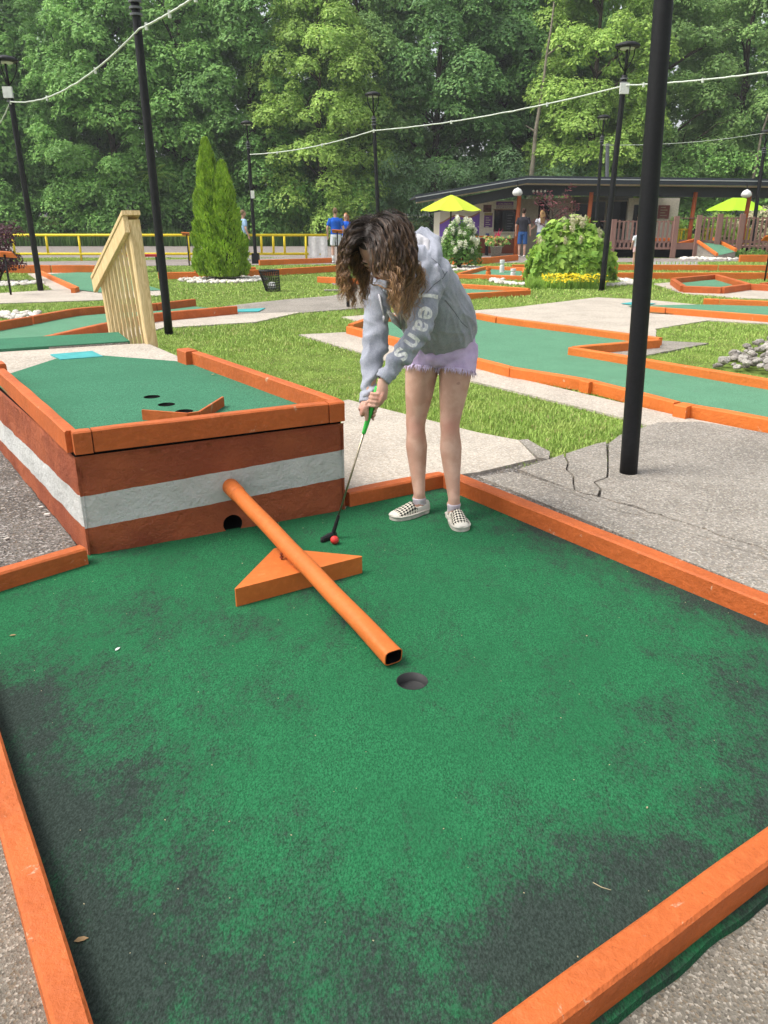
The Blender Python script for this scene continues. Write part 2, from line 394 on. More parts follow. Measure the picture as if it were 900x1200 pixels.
slab([(6.493, 19.623, 0), (7.47, 20.404, 0), (9.642, 18.009, 0), (8.481, 15.769, 0), (7.128, 16.104, 0), (6.329, 17.197, 0)], M['conc_pale'], .009, .02, seed=11)
# paths on the left and middle
slab([(-9.48, 17.005, 0), (-8.137, 17.197, 0), (-7.336, 18.009, 0), (-10.091, 23.156, 0), (-9.554, 23.507, 0), (-8.329, 23.507, 0), (-4.86, 17.799, 0), (-4.565, 16.817, 0), (-5.488, 15.769, 0), (-7.195, 15.138, 0), (-8.313, 14.841, 0)], M['conc_pale'], .010, .02, seed=12)
slab([(-5.573, 10.161, 0), (-4.262, 10.161, 0), (-3.894, 12.182, 0), (-3.462, 13.035, 0), (-1.385, 13.755, 0), (-1.978, 12.385, 0), (-3.248, 11.7, 0), (-3.582, 10.091, 0), (-4.319, 8.854, 0)], M['conc_pale'], .011, .02, seed=13)
slab([(-3.462, 13.035, 0), (-3.098, 14.278, 0), (-2.422, 15.291, 0), (-1.848, 15.935, 0), (-1.05, 16.634, 0), (-0.71, 17.799, 0), (-1.37, 20.137, 0), (-1.686, 20.678, 0), (-0.438, 20.959, 0), (1.946, 16.817, 0), (1.58, 15.769, 0), (-0.154, 14.554, 0), (-1.373, 13.629, 0)], M['conc_grey'], .010, .02, seed=14)
slab([(-0.692, 13.035, 0), (0.292, 13.755, 0), (1.633, 14.011, 0), (2.98, 14.841, 0), (2.226, 14.011, 0), (1.536, 13.15, 0), (-0.26, 12.182, 0)], M['conc_pale'], .009, .02, seed=15)
slab([(-11.717, 25.021, 0), (-13.279, 25.021, 0), (-14.169, 26.739, 0), (-9.446, 26.739, 0), (1.463, 28.186, 0), (13.901, 29.795, 0), (14.439, 30.972, 0), (1.739, 33.622, 0), (-15.188, 28.703, 0)], M['road'], .004, .02, seed=16)
# foreground concrete, bottom left and bottom right; asphalt beside the box
slab([(-4.5, .1), (-1.665, 2.624, 0), (-1.273, 2.197, 0), (-.56, 1.09), (-.2, .2)], M['conc'], .012, 0, seed=17)
slab([(1.046, 1.701, 0), (5, 1.9), (5, -.2), (-.3, -.2), (0.189, 1.107, 0)], M['conc'], .012, 0, seed=18)
slab([(1.046, 1.701, 0), (1.203, 1.565, 0), (1.861, 2.742, 0), (1.648, 2.791, 0), (1.7, 2.2)], M['conc'], .012, 0, seed=19)
sheet('asphalt_path', [(-1.38, 3.36), (-3.2, 6.2), (-6.2, 7.2), (-6.2, 1.2), (-2.1, 2.9)], .014, M['asphalt'], step=.1, wav=.012, kind='structure')
NOGRASS.append([(-1.38, 3.36), (-3.2, 6.2), (-6.2, 7.2), (-6.2, 1.2), (-2.1, 2.9)])
tag(sheet('road', [(-60, 32.4), (3.5, 32.4), (3.5, 44.5), (-60, 46)], -.012, M['road'], step=2), kind='structure')
tag(sheet('terrace', [(1.5, 32.4), (40, 32.4), (40, 46), (1.5, 46)], -.010, M['conc_pale'], step=2), kind='structure')
# weedy bank rising into the wood
def bankz(x, y): return max(-.03, (y - 45.5) * .085) if y < 62 else 1.4
tag(sheet('bank', [(-80, 45.2), (80, 45.2), (80, 120), (-80, 120)], bankz, M['soil'], step=3), kind='structure')

# ================================================================== the near green
A0 = (0.366, 4.711, 0); A1 = (1.8, 2.575, 0); BL = (-0.224, 4.212, 0); LB = (-1.704, 3.138, 0); FLp = (-1.56, 2.63); FL0 = (-1.273, 2.197, 0); FL1 = (-.50, 1.0); FR1 = (0.237, 1.141, 0); FR0 = (1.9, 2.29)
green = root('putting_green', (0, 2.6, 0), 'large worn dark green putting green with orange border boards in the foreground', 'putting green')
cp = [(-.213, 4.062), BL, A0, (2.3, 1.71), (-.4, -.16), FL1, FL0, (-2.2, 3.62), (-2.9, 3.3), (-1.409, 3.432)]
outline = [(-1.42, 3.42), (-.21, 4.055), (-.2, 4.25), (.366, 4.715), (2.15, 1.93), (1.95, 2.33), (.06, 1.0), (-.51, .98), (-2.6, 4.2), (-2.9, 2.75)]
outline = [(-1.42, 3.43), (-.21, 4.06), (-.2, 4.24), (.366, 4.71), (1.99, 2.22), (1.95, 2.3), (0.0, .92), (-.45, .93), (-1.62, 2.73), (-3.0, 2.2), (-3.2, 2.6)]
cup_c = (0.098, 2.354, 0.03)[:2]
fr_a, fr_b = (2.02, 2.376), (-.02, .965)
left_line = ((-1.269, 2.187), (-.586, 1.134))
def wear_and_tone(x, y):
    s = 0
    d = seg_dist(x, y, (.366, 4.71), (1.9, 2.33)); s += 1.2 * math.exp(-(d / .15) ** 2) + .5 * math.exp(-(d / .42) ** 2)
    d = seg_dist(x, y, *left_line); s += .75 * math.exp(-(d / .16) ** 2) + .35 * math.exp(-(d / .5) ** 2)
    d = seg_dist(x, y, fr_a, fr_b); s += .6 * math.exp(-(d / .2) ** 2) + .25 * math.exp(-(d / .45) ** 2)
    for (ex, ey), r, k in WEAR_AND_TONE: s += k * math.exp(-((x - ex) ** 2 + (y - ey) ** 2) / r ** 2)
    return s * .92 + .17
WEAR_AND_TONE = [((-0.477, 1.293, 0)[:2], .28, .9), ((-0.82, 1.717, 0)[:2], .22, .9), ((-0.091, 1.21, 0)[:2], .2, .55), ((0.513, 1.432, 0)[:2], .22, .8), ((-1.176, 2.235, 0)[:2], .3, .7), ((1.481, 3.055, 0)[:2], .3, .45),
        ((0.812, 3.618, 0)[:2], .25, .35), ((1.271, 2.39, 0)[:2], .22, .5), ((0.81, 4.102, 0)[:2], .18, .4), ((-0.43, 2.235, 0)[:2], .35, .15), ((-0.241, 3.055, 0)[:2], .12, .85), ((-0.137, 2.791, 0)[:2], .1, .85), ((-0.47, 3.618, 0)[:2], .1, .3),  # strong tight patches beside the pipe just darken the carpet colour
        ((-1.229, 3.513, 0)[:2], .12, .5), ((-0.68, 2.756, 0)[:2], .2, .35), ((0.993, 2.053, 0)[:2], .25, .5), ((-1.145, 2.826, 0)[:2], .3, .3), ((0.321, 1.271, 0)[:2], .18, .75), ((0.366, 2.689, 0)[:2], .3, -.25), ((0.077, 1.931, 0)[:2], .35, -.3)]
carpet_poly = [(-1.409, 3.45), (-.213, 4.08), (-.18, 4.26), (.366, 4.72), (2.02, 2.15), (2.0, 2.32), (-.02, .93), (-.42, .80), (-1.65, 2.70), (-3.0, 2.2), (-3.1, 2.5), (-2.0, 3.05)]
carpet_poly = [(-1.409, 3.45), (-.213, 4.08), (-.18, 4.26), (.366, 4.72), (2.078, 2.013, 0.03)[:2], (2.106, 2.293, 0.11)[:2], (0.077, 0.964, 0.11)[:2], (-0.475, 0.915, 0.11)[:2], (-2.105, 3.361, 0.11)[:2], (-2.62, 2.15), (-2.7, 2.66)]
sheet('carpet', carpet_poly, .03, M['carpet'], holes=[circle(cup_c, .055, 32)], step=.035, parent=green, wear=wear_and_tone)
NOGRASS.append(carpet_poly)
mb = MB(); mb.lathe((cup_c[0], cup_c[1], 0), [(.0555, .031), (.0535, .0315), (.053, -.002), (.05, -.005), (.001, -.005)], 32); mb.build('cup', plain('cup_grey', (.03, .03, .03), .6), green, smooth=True)
# carpet edge poking out under the front board
mb = MB(); q0 = Vector((*(0.077, 0.973, 0.11)[:2], 0)); q1 = Vector((*(2.071, 2.325, 0.11)[:2], 0)); nq = Vector(((q1 - q0).y, -(q1 - q0).x, 0)).normalized() * .045; q0 += nq; q1 += nq; dn = (q1 - q0).normalized(); nn = Vector((dn.y, -dn.x, 0))
for i in range(60):
    a = q0.lerp(q1, i / 60); b = q0.lerp(q1, (i + 1) / 60); wa = .050 + .008 * noise.noise(Vector((i * .3, 0, 5))); wb = .050 + .008 * noise.noise(Vector(((i + 1) * .3, 0, 5)))
    mb.add([a + Vector((0, 0, .034)), a + nn * wa + Vector((0, 0, .032)), b + nn * wb + Vector((0, 0, .032)), b + Vector((0, 0, .034)), a + nn * (wa + .004) + Vector((0, 0, .01)), b + nn * (wb + .004) + Vector((0, 0, .01))], [(0, 1, 2, 3), (1, 4, 5, 2)])
o = mb.build('carpet_overhang', M['carpet'], green); at = o.data.attributes.new('wear', 'FLOAT', 'POINT'); at.data.foreach_set('value', [.95] * len(o.data.vertices))
board((0.342, 4.441, 0.03)[:2], (2.058, 1.988, 0.03)[:2], green, w=.085, h=.12, side=1)
board((-0.19, 4.103, 0.03)[:2], (0.367, 4.441, 0.03)[:2], green, w=.08, h=.112, side=1)
board((-1.803, 2.902, 0.03)[:2], (-1.376, 3.336, 0.03)[:2], green, w=.075, h=.11, side=1)
board((-2.065, 3.361, 0.11)[:2], (-0.46, 0.915, 0.11)[:2], green, w=.07, h=.11, side=-1)
board((0.077, 0.973, 0.11)[:2], (2.41, 2.554, 0.11)[:2], green, w=.075, h=.11, side=-1)

# ================================================================== raised tee box
C0, C1, R1, B1, B2 = (-1.409, 3.432), (-.213, 4.062), (-1.44, 5.86), (-2.0, 6.73), (-3.3, 6.17)
box = root('raised_tee_box', (-1.4, 4.6, 0), 'raised tee box with red-brown walls, a white stripe and orange rim', 'tee box')
t = NT('striped_wall_paint'); sp = t.n.new("ShaderNodeSeparateXYZ"); t.link(t.geo_out['Position'], sp.inputs[0])
# band height tilts gently with x as painted by hand
hx = t.math('MULTIPLY', t.math('ADD', sp.outputs[0], 1.409), .039)
h = t.math('SUBTRACT', sp.outputs[2], hx); h = t.math('ADD', h, t.math('MULTIPLY', t.math('SUBTRACT', t.noise(6, 3), .5), .012))
band = t.math('MULTIPLY', t.math('GREATER_THAN', h, .167), t.math('LESS_THAN', h, .326))
n1 = t.ramp(t.noise(3, 6), .35, .7); n3 = t.noise(13, 6, .7, dist=.5)
red = t.mix(n1, (.29, .066, .026), (.41, .105, .038)); red = t.mix(t.ramp(n3, .64, .72), red, (.46, .17, .07))
wht = t.mix(n1, (.56, .56, .53), (.66, .66, .63)); wht = t.mix(t.math('MULTIPLY', t.ramp(n3, .55, .75), .5), wht, (.3, .3, .27))
col = t.mix(band, red, wht)
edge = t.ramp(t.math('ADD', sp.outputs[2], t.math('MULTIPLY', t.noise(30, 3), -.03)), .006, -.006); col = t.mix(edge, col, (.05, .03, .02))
b_ = t.bump(t.noise(17, 7, .72), 1.0, .03); t.bump(t.noise(90, 3), .4, .004, b_)
M['striped'] = t.done(col, .68, .3)
def wall(a, b, z0, z1, name, hole=None, seed=0, step=.03):
    """masonry face from a to b (outside on the right of a->b), worn corner edges, optional round hole"""
    A = Vector((a[0], a[1], 0)); B = Vector((b[0], b[1], 0)); L = (B - A).length; d = (B - A) / L; nr = Vector((d.y, -d.x, 0))
    vs = [Vector(p) for p in ((0, z0), (L, z0), (L, z1), (0, z1))]; es = [(0, 1), (1, 2), (2, 3), (3, 0)]
    if hole:
        h_ = circle(hole[:2], hole[2], 24); es += [(4 + i, 4 + (i + 1) % 24) for i in range(24)]; vs += [Vector(p) for p in h_]
    gx, gy = np.meshgrid(np.arange(step / 2, L, step), np.arange(z0 + step / 2, z1, step)); gx = gx.ravel(); gy = gy.ravel()
    if hole:
        k = (gx - hole[0]) ** 2 + (gy - hole[1]) ** 2 > (hole[2] * 1.1) ** 2; gx, gy = gx[k], gy[k]
    vs += [Vector((float(p), float(q))) for p, q in zip(gx, gy)]
    r = delaunay_2d_cdt(vs, es, [], 1, 1e-5); v3 = []
    for p in r[0]:
        j = .008 * noise.noise(Vector((p.x * 5 + seed, p.y * 7, 0))) + .0035 * noise.noise(Vector((p.x * 24 + seed, p.y * 30, 3)))
        e = min(p.x, L - p.x)
        if e < .035: j -= (.035 - e) * (.05 + 1.6 * abs(noise.noise(Vector((seed, p.y * 26, 1)))))
        q = A + d * p.x + nr * j; v3.append((q.x, q.y, p.y))
    fs = []
    for f in r[2]:
        if hole:
            c = sum((r[0][i] for i in f), Vector((0, 0))) / len(f)
            if (c - Vector(hole[:2])).length < hole[2] * .98: continue
        fs.append(tuple(f))
    a_, b2, c_ = (Vector(v3[i]) for i in fs[0][:3])
    if (b2 - a_).cross(c_ - a_).dot(nr) < 0: fs = [f[::-1] for f in fs]
    me = bpy.data.meshes.new(name); me.from_pydata(v3, [], fs); me.update()
    return link_mesh(name, me, M['striped'], box, smooth=True)
Lf = math.dist(C0, C1); hs_ = math.dist(C0, (-.779, 3.764))
wall(C0, C1, -.02, .519, 'front_wall', (hs_, .062, .05), 1)
wall(B2, C0, -.02, .51, 'side_wall', None, 5)
wall(C1, R1, -.02, .51, 'side_wall', None, 9)
wall(R1, B1, -.02, .50, 'side_wall', None, 13)
mb = MB(); dirf = (Vector(C1) - Vector(C0)).normalized(); inn = Vector((-dirf.y, dirf.x, 0)); hp = Vector((-.779, 3.764, .062))
mb.tube([hp + inn * .002, hp + inn * .4], .05, 24, caps=False); mb.tube([hp + inn * .39, hp + inn * .41], .055, 24); mb.build('ball_outlet', M['dark'], box, smooth=True)
# dark gap course under the rim, deck slab and carpet on top
ins = lambda p, k: (p[0] + (-1.45 - p[0]) * k, p[1] + (4.9 - p[1]) * k)
mb = MB(); mb.prism([ins(p, .014) for p in (C0, C1, R1, B1, B2)], .47, .530); mb.build('deck', M['dark'], box)
topc = [(-2.657, 5.423, 0.53), (-2.553, 5.36, 0.53), (-2.47, 5.974, 0.53), (-2.166, 6.089, 0.53), (-1.438, 5.791, 0.53), (-.235, 4.08), (-1.405, 3.46), (-2.9, 5.6)]
topc = [(-2.72, 5.33), (-2.553, 5.36, 0.53), (-2.47, 5.974, 0.53), (-2.166, 6.089, 0.53), (-1.45, 5.80), (-.24, 4.07), (-1.40, 3.45)]
slabp = [(-2.72, 5.33), (-2.553, 5.36, 0.53), (-2.47, 5.974, 0.53), (-2.166, 6.089, 0.53), (-1.45, 5.80), (-1.44, 5.85), B1, (-2.16, 6.70), B2, (-3.28, 6.15)]
sheet('tee_slab', slabp[:-1], .534, M['conc_pale'], parent=box, skirt=.04)
h1, h2, h3 = (-1.381, 4.612, 0.54)[:2], (-1.242, 4.409, 0.54)[:2], (-1.1, 4.242, 0.54)[:2]
hrs = [circle(c, .048, 24) for c in (h1, h2, h3)]
def wtop(x, y): return -.25 + .5 * math.exp(-(seg_dist(x, y, R1, C1) / .15) ** 2) + .3 * math.exp(-(seg_dist(x, y, C0, C1) / .1) ** 2)
sheet('carpet', topc, .54, M['carpet_mid'], holes=hrs, step=.05, parent=box, wear=wtop)
for c in (h1, h2, h3):
    mb = MB(); mb.lathe((c[0], c[1], 0), [(.0485, .5405), (.047, .541), (.046, .46), (.001, .455)], 24); mb.build('cup', M['dark'], box, smooth=True)
mb = MB(); mb.prism([(-2.583, 6.117, 0.545), (-2.415, 5.886, 0.545), (-2.143, 6.026, 0.545), (-2.316, 6.281, 0.545)], .536, .545); mb.build('tee_mat', M['teal'], box)
# rim boards
board((-2.4575, 5.029), (-1.428, 3.480), box, w=.058, h=.105, z=.53, side=0)
board((-1.338, 3.487), (-.303, 4.032), box, w=.058, h=.105, z=.535, side=0)
board((-1.413, 3.447), (-1.343, 3.484), box, w=.064, h=.106, z=.533, side=0, name='rim_block')
board((-.297, 4.035), (-.222, 4.075), box, w=.068, h=.105, z=.535, side=0, name='rim_block')
board((-.258, 4.138), (-1.368, 5.718), box, w=.058, h=.10, z=.533, side=0)
board((-1.385, 5.70), (-1.48, 5.83), box, w=.10, h=.105, z=.533, side=0, name='rim_block')
board((-2.47, 5.03), (-2.54, 5.14), box, w=.10, h=.13, z=.53, side=0, name='rim_block')
d3 = [(-1.271, 4.049, 0.54), (-0.971, 3.959, 0.54), (-0.908, 4.367, 0.54)]
deflector = root('deflector', (-1.1, 4.15, .54), 'small bent orange deflector strip on the raised tee carpet beside the three holes', 'deflector')
mb = MB(); P = [Vector(d3[0]), Vector(d3[0]).lerp(Vector(d3[1]), .5), Vector(d3[0]).lerp(Vector(d3[1]), .85), Vector(d3[1]).lerp(Vector(d3[2]), .12), Vector(d3[1]).lerp(Vector(d3[2]), .5), Vector(d3[2])]
for i in range(len(P) - 1):
    a, b = P[i], P[i + 1]; n_ = Vector((-(b - a).y, (b - a).x, 0)).normalized() * .006
    mb.prism([(a - n_)[:2], (b - n_)[:2], (b + n_)[:2], (a + n_)[:2]], .541, .595)
mb.build('strip', M['orange'], deflector)
# ramp down behind the tee
ramp = root('access_ramp', (-2.9, 7.2, 0), 'green carpeted ramp running down behind the raised tee box', 'ramp')
rp = [B1, B2, (-4.3, 8.1), (-3.0, 8.7)]
mb = MB(); mb.prism([(-2.16, 6.705), (-3.28, 6.19), (-4.75, 9.1), (-3.62, 9.6)], [0, 0, 0, 0], [.548, .548, .05, .05]); mb.build('ramp_base', M['conc_grey'], ramp)
mb = MB(); mb.prism([(-2.15, 6.72), (-3.28, 6.18), (-3.55, 6.75), (-2.42, 7.27)], .50, .556); mb.build('carpet', M['carpet_mid'], ramp)

# ================================================================== orange pipe and its wedge
pipe = root('pipe', (-.4, 3.1, 0), 'long orange pipe sloping from the white stripe of the box over a wedge', 'pipe')
PA = Vector((-.80, 3.80, .272)); PB = Vector((0.034, 2.45, 0.068)); dv = (PB - PA).normalized()
PA = PA
def hollow(pts, ro, ri, seg=28):
    m_ = MB(); m_.tube(pts, ro, seg, caps=False); k = len(m_.v); m_.tube([pts[-1], pts[-1] - dv * .3], ri, seg, caps=False)
    n = len(pts); m_.add([m_.v[(n - 1) * seg + i] for i in range(seg)] + [m_.v[k + i] for i in range(seg)], [])
    return m_
m_ = MB(); pts = [PA.lerp(PB, i / 30) + Vector((0, 0, .0015 * math.sin(i * .8))) for i in range(31)]
m_.tube(pts, .0375, 28, caps=False); m_.build('pipe_body', M['pipe'], pipe, smooth=True)
m_ = MB(); seg = 28; m_.tube([PB - dv * .25, PB - dv * .0005], .034, seg, caps=False); m_.build('pipe_bore', M['dark'], pipe, smooth=True)
m_ = MB(); m_.tube([PB - dv * .003, PB + dv * .0008], .0376, seg, caps=False); n0 = len(m_.v); m_.tube([PB + dv * .0002, PB + dv * .0008], .034, seg, caps=False)
m_.f += [(seg + i, seg + (i + 1) % seg, n0 + seg + (i + 1) % seg, n0 + seg + i) for i in range(seg)]; m_.mi += [0] * seg; m_.build('pipe_lip', M['pipe'], pipe)
m_ = MB(); m_.tube([PA - dv * .02, PA + dv * .14, PA + dv * .145, PA + dv * .152], [.042, .042, .040, .0378], 28); m_.build('collar', M['pipe'], pipe, smooth=True)
# the mouth of the pipe is squashed nearly square
sa = dv.cross(Vector((0, 0, 1))).normalized(); sb_ = sa.cross(dv)
for ch in pipe.children:
    if ch.name.startswith('collar'): continue
    for v_ in ch.data.vertices:
        q = v_.co + ORG[pipe.name] - PB; al = q.dot(dv); f = max(0, 1 + al / .34)
        if f <= 0: continue
        x_, y_ = q.dot(sa), q.dot(sb_); th = math.atan2(y_, x_); k_ = (abs(math.cos(th)) ** 5 + abs(math.sin(th)) ** 5) ** (-1 / 5) * .93; f = min(1, f) ** 1.3
        x2 = x_ * (1 + (k_ * 1.04 - 1) * f); y2 = y_ * (1 + (k_ * .84 - 1) * f); v_.co += sa * (x2 - x_) + sb_ * (y2 - y_)
wedge = root('wedge', (-.4, 3.2, 0), 'triangular orange wooden wedge under the long pipe on the green', 'wedge')
wt = [Vector((-0.617, 2.905, 0.115)), Vector((-0.092, 3.242, 0.115)), Vector((-0.505, 3.34, 0.115))]
m_ = MB(); n = 3
def rounded(poly, r=.008):
    out = []
    for i in range(len(poly)):
        a, b, c = (Vector(poly[j % len(poly)][:2]) for j in (i - 1, i, i + 1))
        out += [tuple(b + (a - b).normalized() * r), tuple(b + (c - b).normalized() * r)]
    return out
pw = rounded([p for p in wt]); m_.prism(pw, .0305, .112); cx = sum(p[0] for p in pw) / len(pw); cy = sum(p[1] for p in pw) / len(pw)
m_.build('wedge_block', M['pipe'], wedge)
bm_ = Vector((-0.457, 3.205, 0.115)); m_ = MB(); m_.tube([bm_ + Vector((0, 0, -.004)), bm_ + Vector((0, 0, .028))], .004, 8); m_.tube([bm_ + Vector((0, 0, .006)), bm_ + Vector((0, 0, .013))], .009, 6); m_.tube([bm_ + Vector((0, 0, .022)), bm_ + Vector((0, 0, .027))], .008, 6); m_.build('bolt', M['rust'], wedge)

# ================================================================== ball and putter
ball = root('golf_ball', (*(-0.244, 3.576, 0.05)[:2], .051), 'small red golf ball on the green beside the putter head', 'golf ball')
bm2 = bmesh.new(); bmesh.ops.create_uvsphere(bm2, u_segments=28, v_segments=18, radius=.0213); me = bpy.data.meshes.new('shell'); bm2.to_mesh(me)
bl = bpy.data.objects.new('shell', me); COL.objects.link(bl); bl.parent = ball
t = NT('red_ball'); t.bump(t.vor(190, 'Distance'), .5, .004); me.materials.append(t.done((.62, .035, .03), .35, .5)); me.polygons.foreach_set('use_smooth', [True] * len(me.polygons))

# ================================================================== the other greens of the course
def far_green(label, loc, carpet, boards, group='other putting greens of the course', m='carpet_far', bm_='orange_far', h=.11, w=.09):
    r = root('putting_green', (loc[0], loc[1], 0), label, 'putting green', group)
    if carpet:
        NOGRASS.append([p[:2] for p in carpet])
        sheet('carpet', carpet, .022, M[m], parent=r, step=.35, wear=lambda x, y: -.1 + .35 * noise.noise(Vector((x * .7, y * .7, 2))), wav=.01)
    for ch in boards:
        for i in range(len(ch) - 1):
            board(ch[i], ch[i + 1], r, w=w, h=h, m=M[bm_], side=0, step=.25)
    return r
# big green right of the player
g = far_green('long green carpet lane with a zigzag orange border, right of the player', (1.977, 9.135, 0),
    [(-0.454, 11.169, 0), (-0.183, 12.282, 0), (1.444, 12.811, 0), (1.74, 12.282, 0), (3.529, 10.161, 0), (2.255, 9.496, 0), (3.919, 6.971, 0), (3.169, 5.526, 0), (2.461, 6.33, 0), (1.918, 7.339, 0), (1.304, 7.962, 0), (0.214, 9.952, 0)],
    [[(-0.488, 11.126, 0), (0.213, 9.885, 0), (1.304, 7.962, 0), (1.898, 7.358, 0)], [(1.944, 7.282, 0), (2.425, 6.389, 0)], [(2.493, 6.301, 0), (2.928, 5.814, 0), (3.157, 5.503, 0)],
     [(-0.473, 11.341, 0), (-0.195, 12.182, 0)], [(-0.183, 12.282, 0), (1.432, 12.702, 0)], [(1.459, 12.702, 0), (1.727, 12.182, 0)], [(1.74, 12.182, 0), (3.483, 10.021, 0)], [(3.407, 9.885, 0), (2.234, 9.312, 0)], [(2.187, 9.282, 0), (3.626, 7.339, 0), (3.883, 6.902, 0)]])
board((1.885, 7.339, 0), (1.946, 7.225, 0), g, w=.13, h=.112, m=M['orange_far'], name='corner_block')
board((2.412, 6.33, 0), (2.486, 6.243, 0), g, w=.15, h=.112, m=M['orange_far'], name='corner_block')
# green beyond it on the right
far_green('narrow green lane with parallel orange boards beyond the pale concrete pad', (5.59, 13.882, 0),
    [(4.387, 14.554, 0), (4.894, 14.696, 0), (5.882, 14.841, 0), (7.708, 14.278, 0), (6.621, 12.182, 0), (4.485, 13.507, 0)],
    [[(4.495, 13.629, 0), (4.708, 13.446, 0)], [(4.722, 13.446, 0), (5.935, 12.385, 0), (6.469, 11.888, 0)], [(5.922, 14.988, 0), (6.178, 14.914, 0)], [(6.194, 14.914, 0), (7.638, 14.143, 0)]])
mm = root('tee_mat', (4.561, 14.988, 0), 'small teal rectangle painted on the pale pad at the right', 'tee mat'); mb = MB(); mb.prism([(4.381, 14.914, 0), (4.691, 15.214, 0), (5.012, 14.914, 0), (4.671, 14.625, 0)], .02, .03); mb.build('mat', M['teal'], mm)
far_green('small five-sided hole with dark orange border near the right edge', (7.82, 19.134, 0),
    [(6.543, 17.799, 0), (7.032, 19.877, 0), (8.613, 21.248, 0), (8.762, 20.959, 0), (8.092, 18.009, 0), (7.181, 17.295, 0)],
    [[(6.434, 17.493, 0), (6.86, 19.375, 0)], [(6.945, 19.623, 0), (8.5, 20.959, 0)], [(8.5, 20.959, 0), (8.073, 18.009, 0), (7.103, 17.101, 0)], [(7.085, 17.101, 0), (6.398, 17.393, 0)], [(8.073, 18.009, 0), (9.122, 17.005, 0)], [(8.453, 18.224, 0), (10.351, 19.375, 0)]], bm_='orange', h=.14, w=.12)
far_green('long straight orange border boards crossing the grass in front of the deck', (8.835, 24.241, 0), None,
    [[(3.875, 24.822, 0), (6.975, 24.822, 0), (9.997, 24.625, 0)], [(10.049, 24.625, 0), (13.884, 24.241, 0)], [(3.73, 21.248, 0), (5.994, 21.248, 0)], [(6.038, 21.248, 0), (9.102, 21.248, 0), (12.21, 21.248, 0)]], h=.16)
far_green('green pointed lane directly behind the white flowering bush', (2.458, 18.009, 0),
    [(1.721, 18.224, 0), (3.074, 17.197, 0), (1.663, 16.104, 0), (0.831, 15.769, 0), (0.945, 18.009, 0)],
    [[(0.967, 18.443, 0), (1.75, 18.333, 0), (3.074, 17.197, 0)], [(3.008, 16.817, 0), (1.638, 16.019, 0), (0.823, 15.607, 0)]])
far_green('small hole with white pegs between the two flowering bushes', (2.851, 21.849, 0),
    [(2.012, 22.162, 0), (3.15, 25.021, 0), (4.053, 23.869, 0), (3.619, 21.248, 0)],
    [[(1.985, 21.849, 0), (3.15, 25.021, 0)], [(3.15, 25.021, 0), (4.115, 24.241, 0)], [(1.958, 21.544, 0), (3.547, 20.817, 0)], [(3.547, 20.817, 0), (4.14, 24.241, 0)]])
for (c, m, hh, rr, lab) in (((3.381, 23.507, 0), 'white', .36, .07, 'taller white peg in the small hole between the bushes'), ((3.444, 21.849, 0), 'white', .22, .07, 'shorter white peg at the right of the small hole'), ((2.783, 21.849, 0), 'orange_far', .26, .07, 'short orange peg at the left of the small hole')):
    p = root('peg', c, lab, 'peg')
    mb = MB(); mb.lathe(c, [(rr, 0), (rr * .98, hh * .55), (rr * .75, hh * .6), (rr * .75, hh * .7), (rr * 1.05, hh * .75), (rr * 1.05, hh), (.001, hh * 1.02)], 14); mb.build('post', M[m], p, smooth=False)
far_green('orange boards in front of the concession stand', (3.276, 28.703, 0), None, [[(2.788, 27.687, 0), (3.689, 28.442, 0), (4.911, 30.373, 0)], [(2.713, 27.205, 0), (2.048, 28.186, 0)]], h=.2)
# left side
far_green('long curving green lane left of the raised tee box', (-4.53, 10.839, 0),
    [(-5.294, 9.622, 0), (-6.052, 11.084, 0), (-5.457, 11.341, 0), (-5.279, 11.985, 0), (-4.986, 13.035, 0), (-4.645, 13.386, 0), (-3.893, 13.755, 0), (-3.433, 14.554, 0), (-2.523, 13.755, 0), (-3.55, 12.489, 0), (-3.941, 11.341, 0), (-4.202, 10.232, 0), (-4.557, 9.373, 0)],
    [[(-5.724, 10.452, 0), (-5.291, 11.985, 0)], [(-5.286, 12.033, 0), (-5.007, 13.093, 0), (-4.665, 13.446, 0), (-3.928, 13.882, 0)], [(-3.913, 13.882, 0), (-3.433, 14.625, 0)], [(-4.441, 8.909, 0), (-4.174, 10.161, 0), (-3.913, 11.254, 0)], [(-3.903, 11.297, 0), (-3.535, 12.437, 0), (-2.468, 13.446, 0)]], bm_='orange', h=.14)
mm = root('tee_mat', (-2.375, 14.011, 0), 'pale teal tee mat beyond the black pole on the left', 'tee mat'); mb = MB(); mb.prism([(-2.538, 14.011, 0), (-2.091, 14.21, 0), (-2.134, 13.692, 0), (-2.573, 13.629, 0)], .015, .025); mb.build('mat', M['teal'], mm)
far_green('green lane behind the wooden railing at the far left', (-7.683, 20.404, 0),
    [(-9.351, 22.815, 0), (-8.454, 23.869, 0), (-7.725, 23.156, 0), (-4.86, 17.799, 0), (-6.003, 17.197, 0), (-6.692, 17.799, 0)],
    [[(-9.565, 22.815, 0), (-6.655, 17.594, 0)], [(-6.636, 17.594, 0), (-6.582, 17.197, 0)], [(-8.703, 23.869, 0), (-7.614, 22.815, 0)]])
far_green('long orange boards in front of the yellow fence at the left', (-10.097, 24.241, 0), None, [[(-12.494, 23.507, 0), (-9.554, 23.507, 0)], [(-9.505, 23.507, 0), (-8.28, 23.507, 0)]], h=.22)
far_green('orange border boards behind the conical evergreen', (-3.519, 22.484, 0), None,
    [[(-5.861, 21.248, 0), (-4.582, 21.395, 0)], [(-4.568, 21.544, 0), (-3.049, 22.484, 0), (-1.17, 24.432, 0)], [(-4.126, 27.205, 0), (-1.757, 28.703, 0)], [(-5.32, 22.984, 0), (-3.675, 23.507, 0)]], h=.17)
far_green('short orange board on the path just left of the player', (-1.281, 20.404, 0), None, [[(-1.622, 20.137, 0), (-0.507, 19.375, 0)]], h=.14)
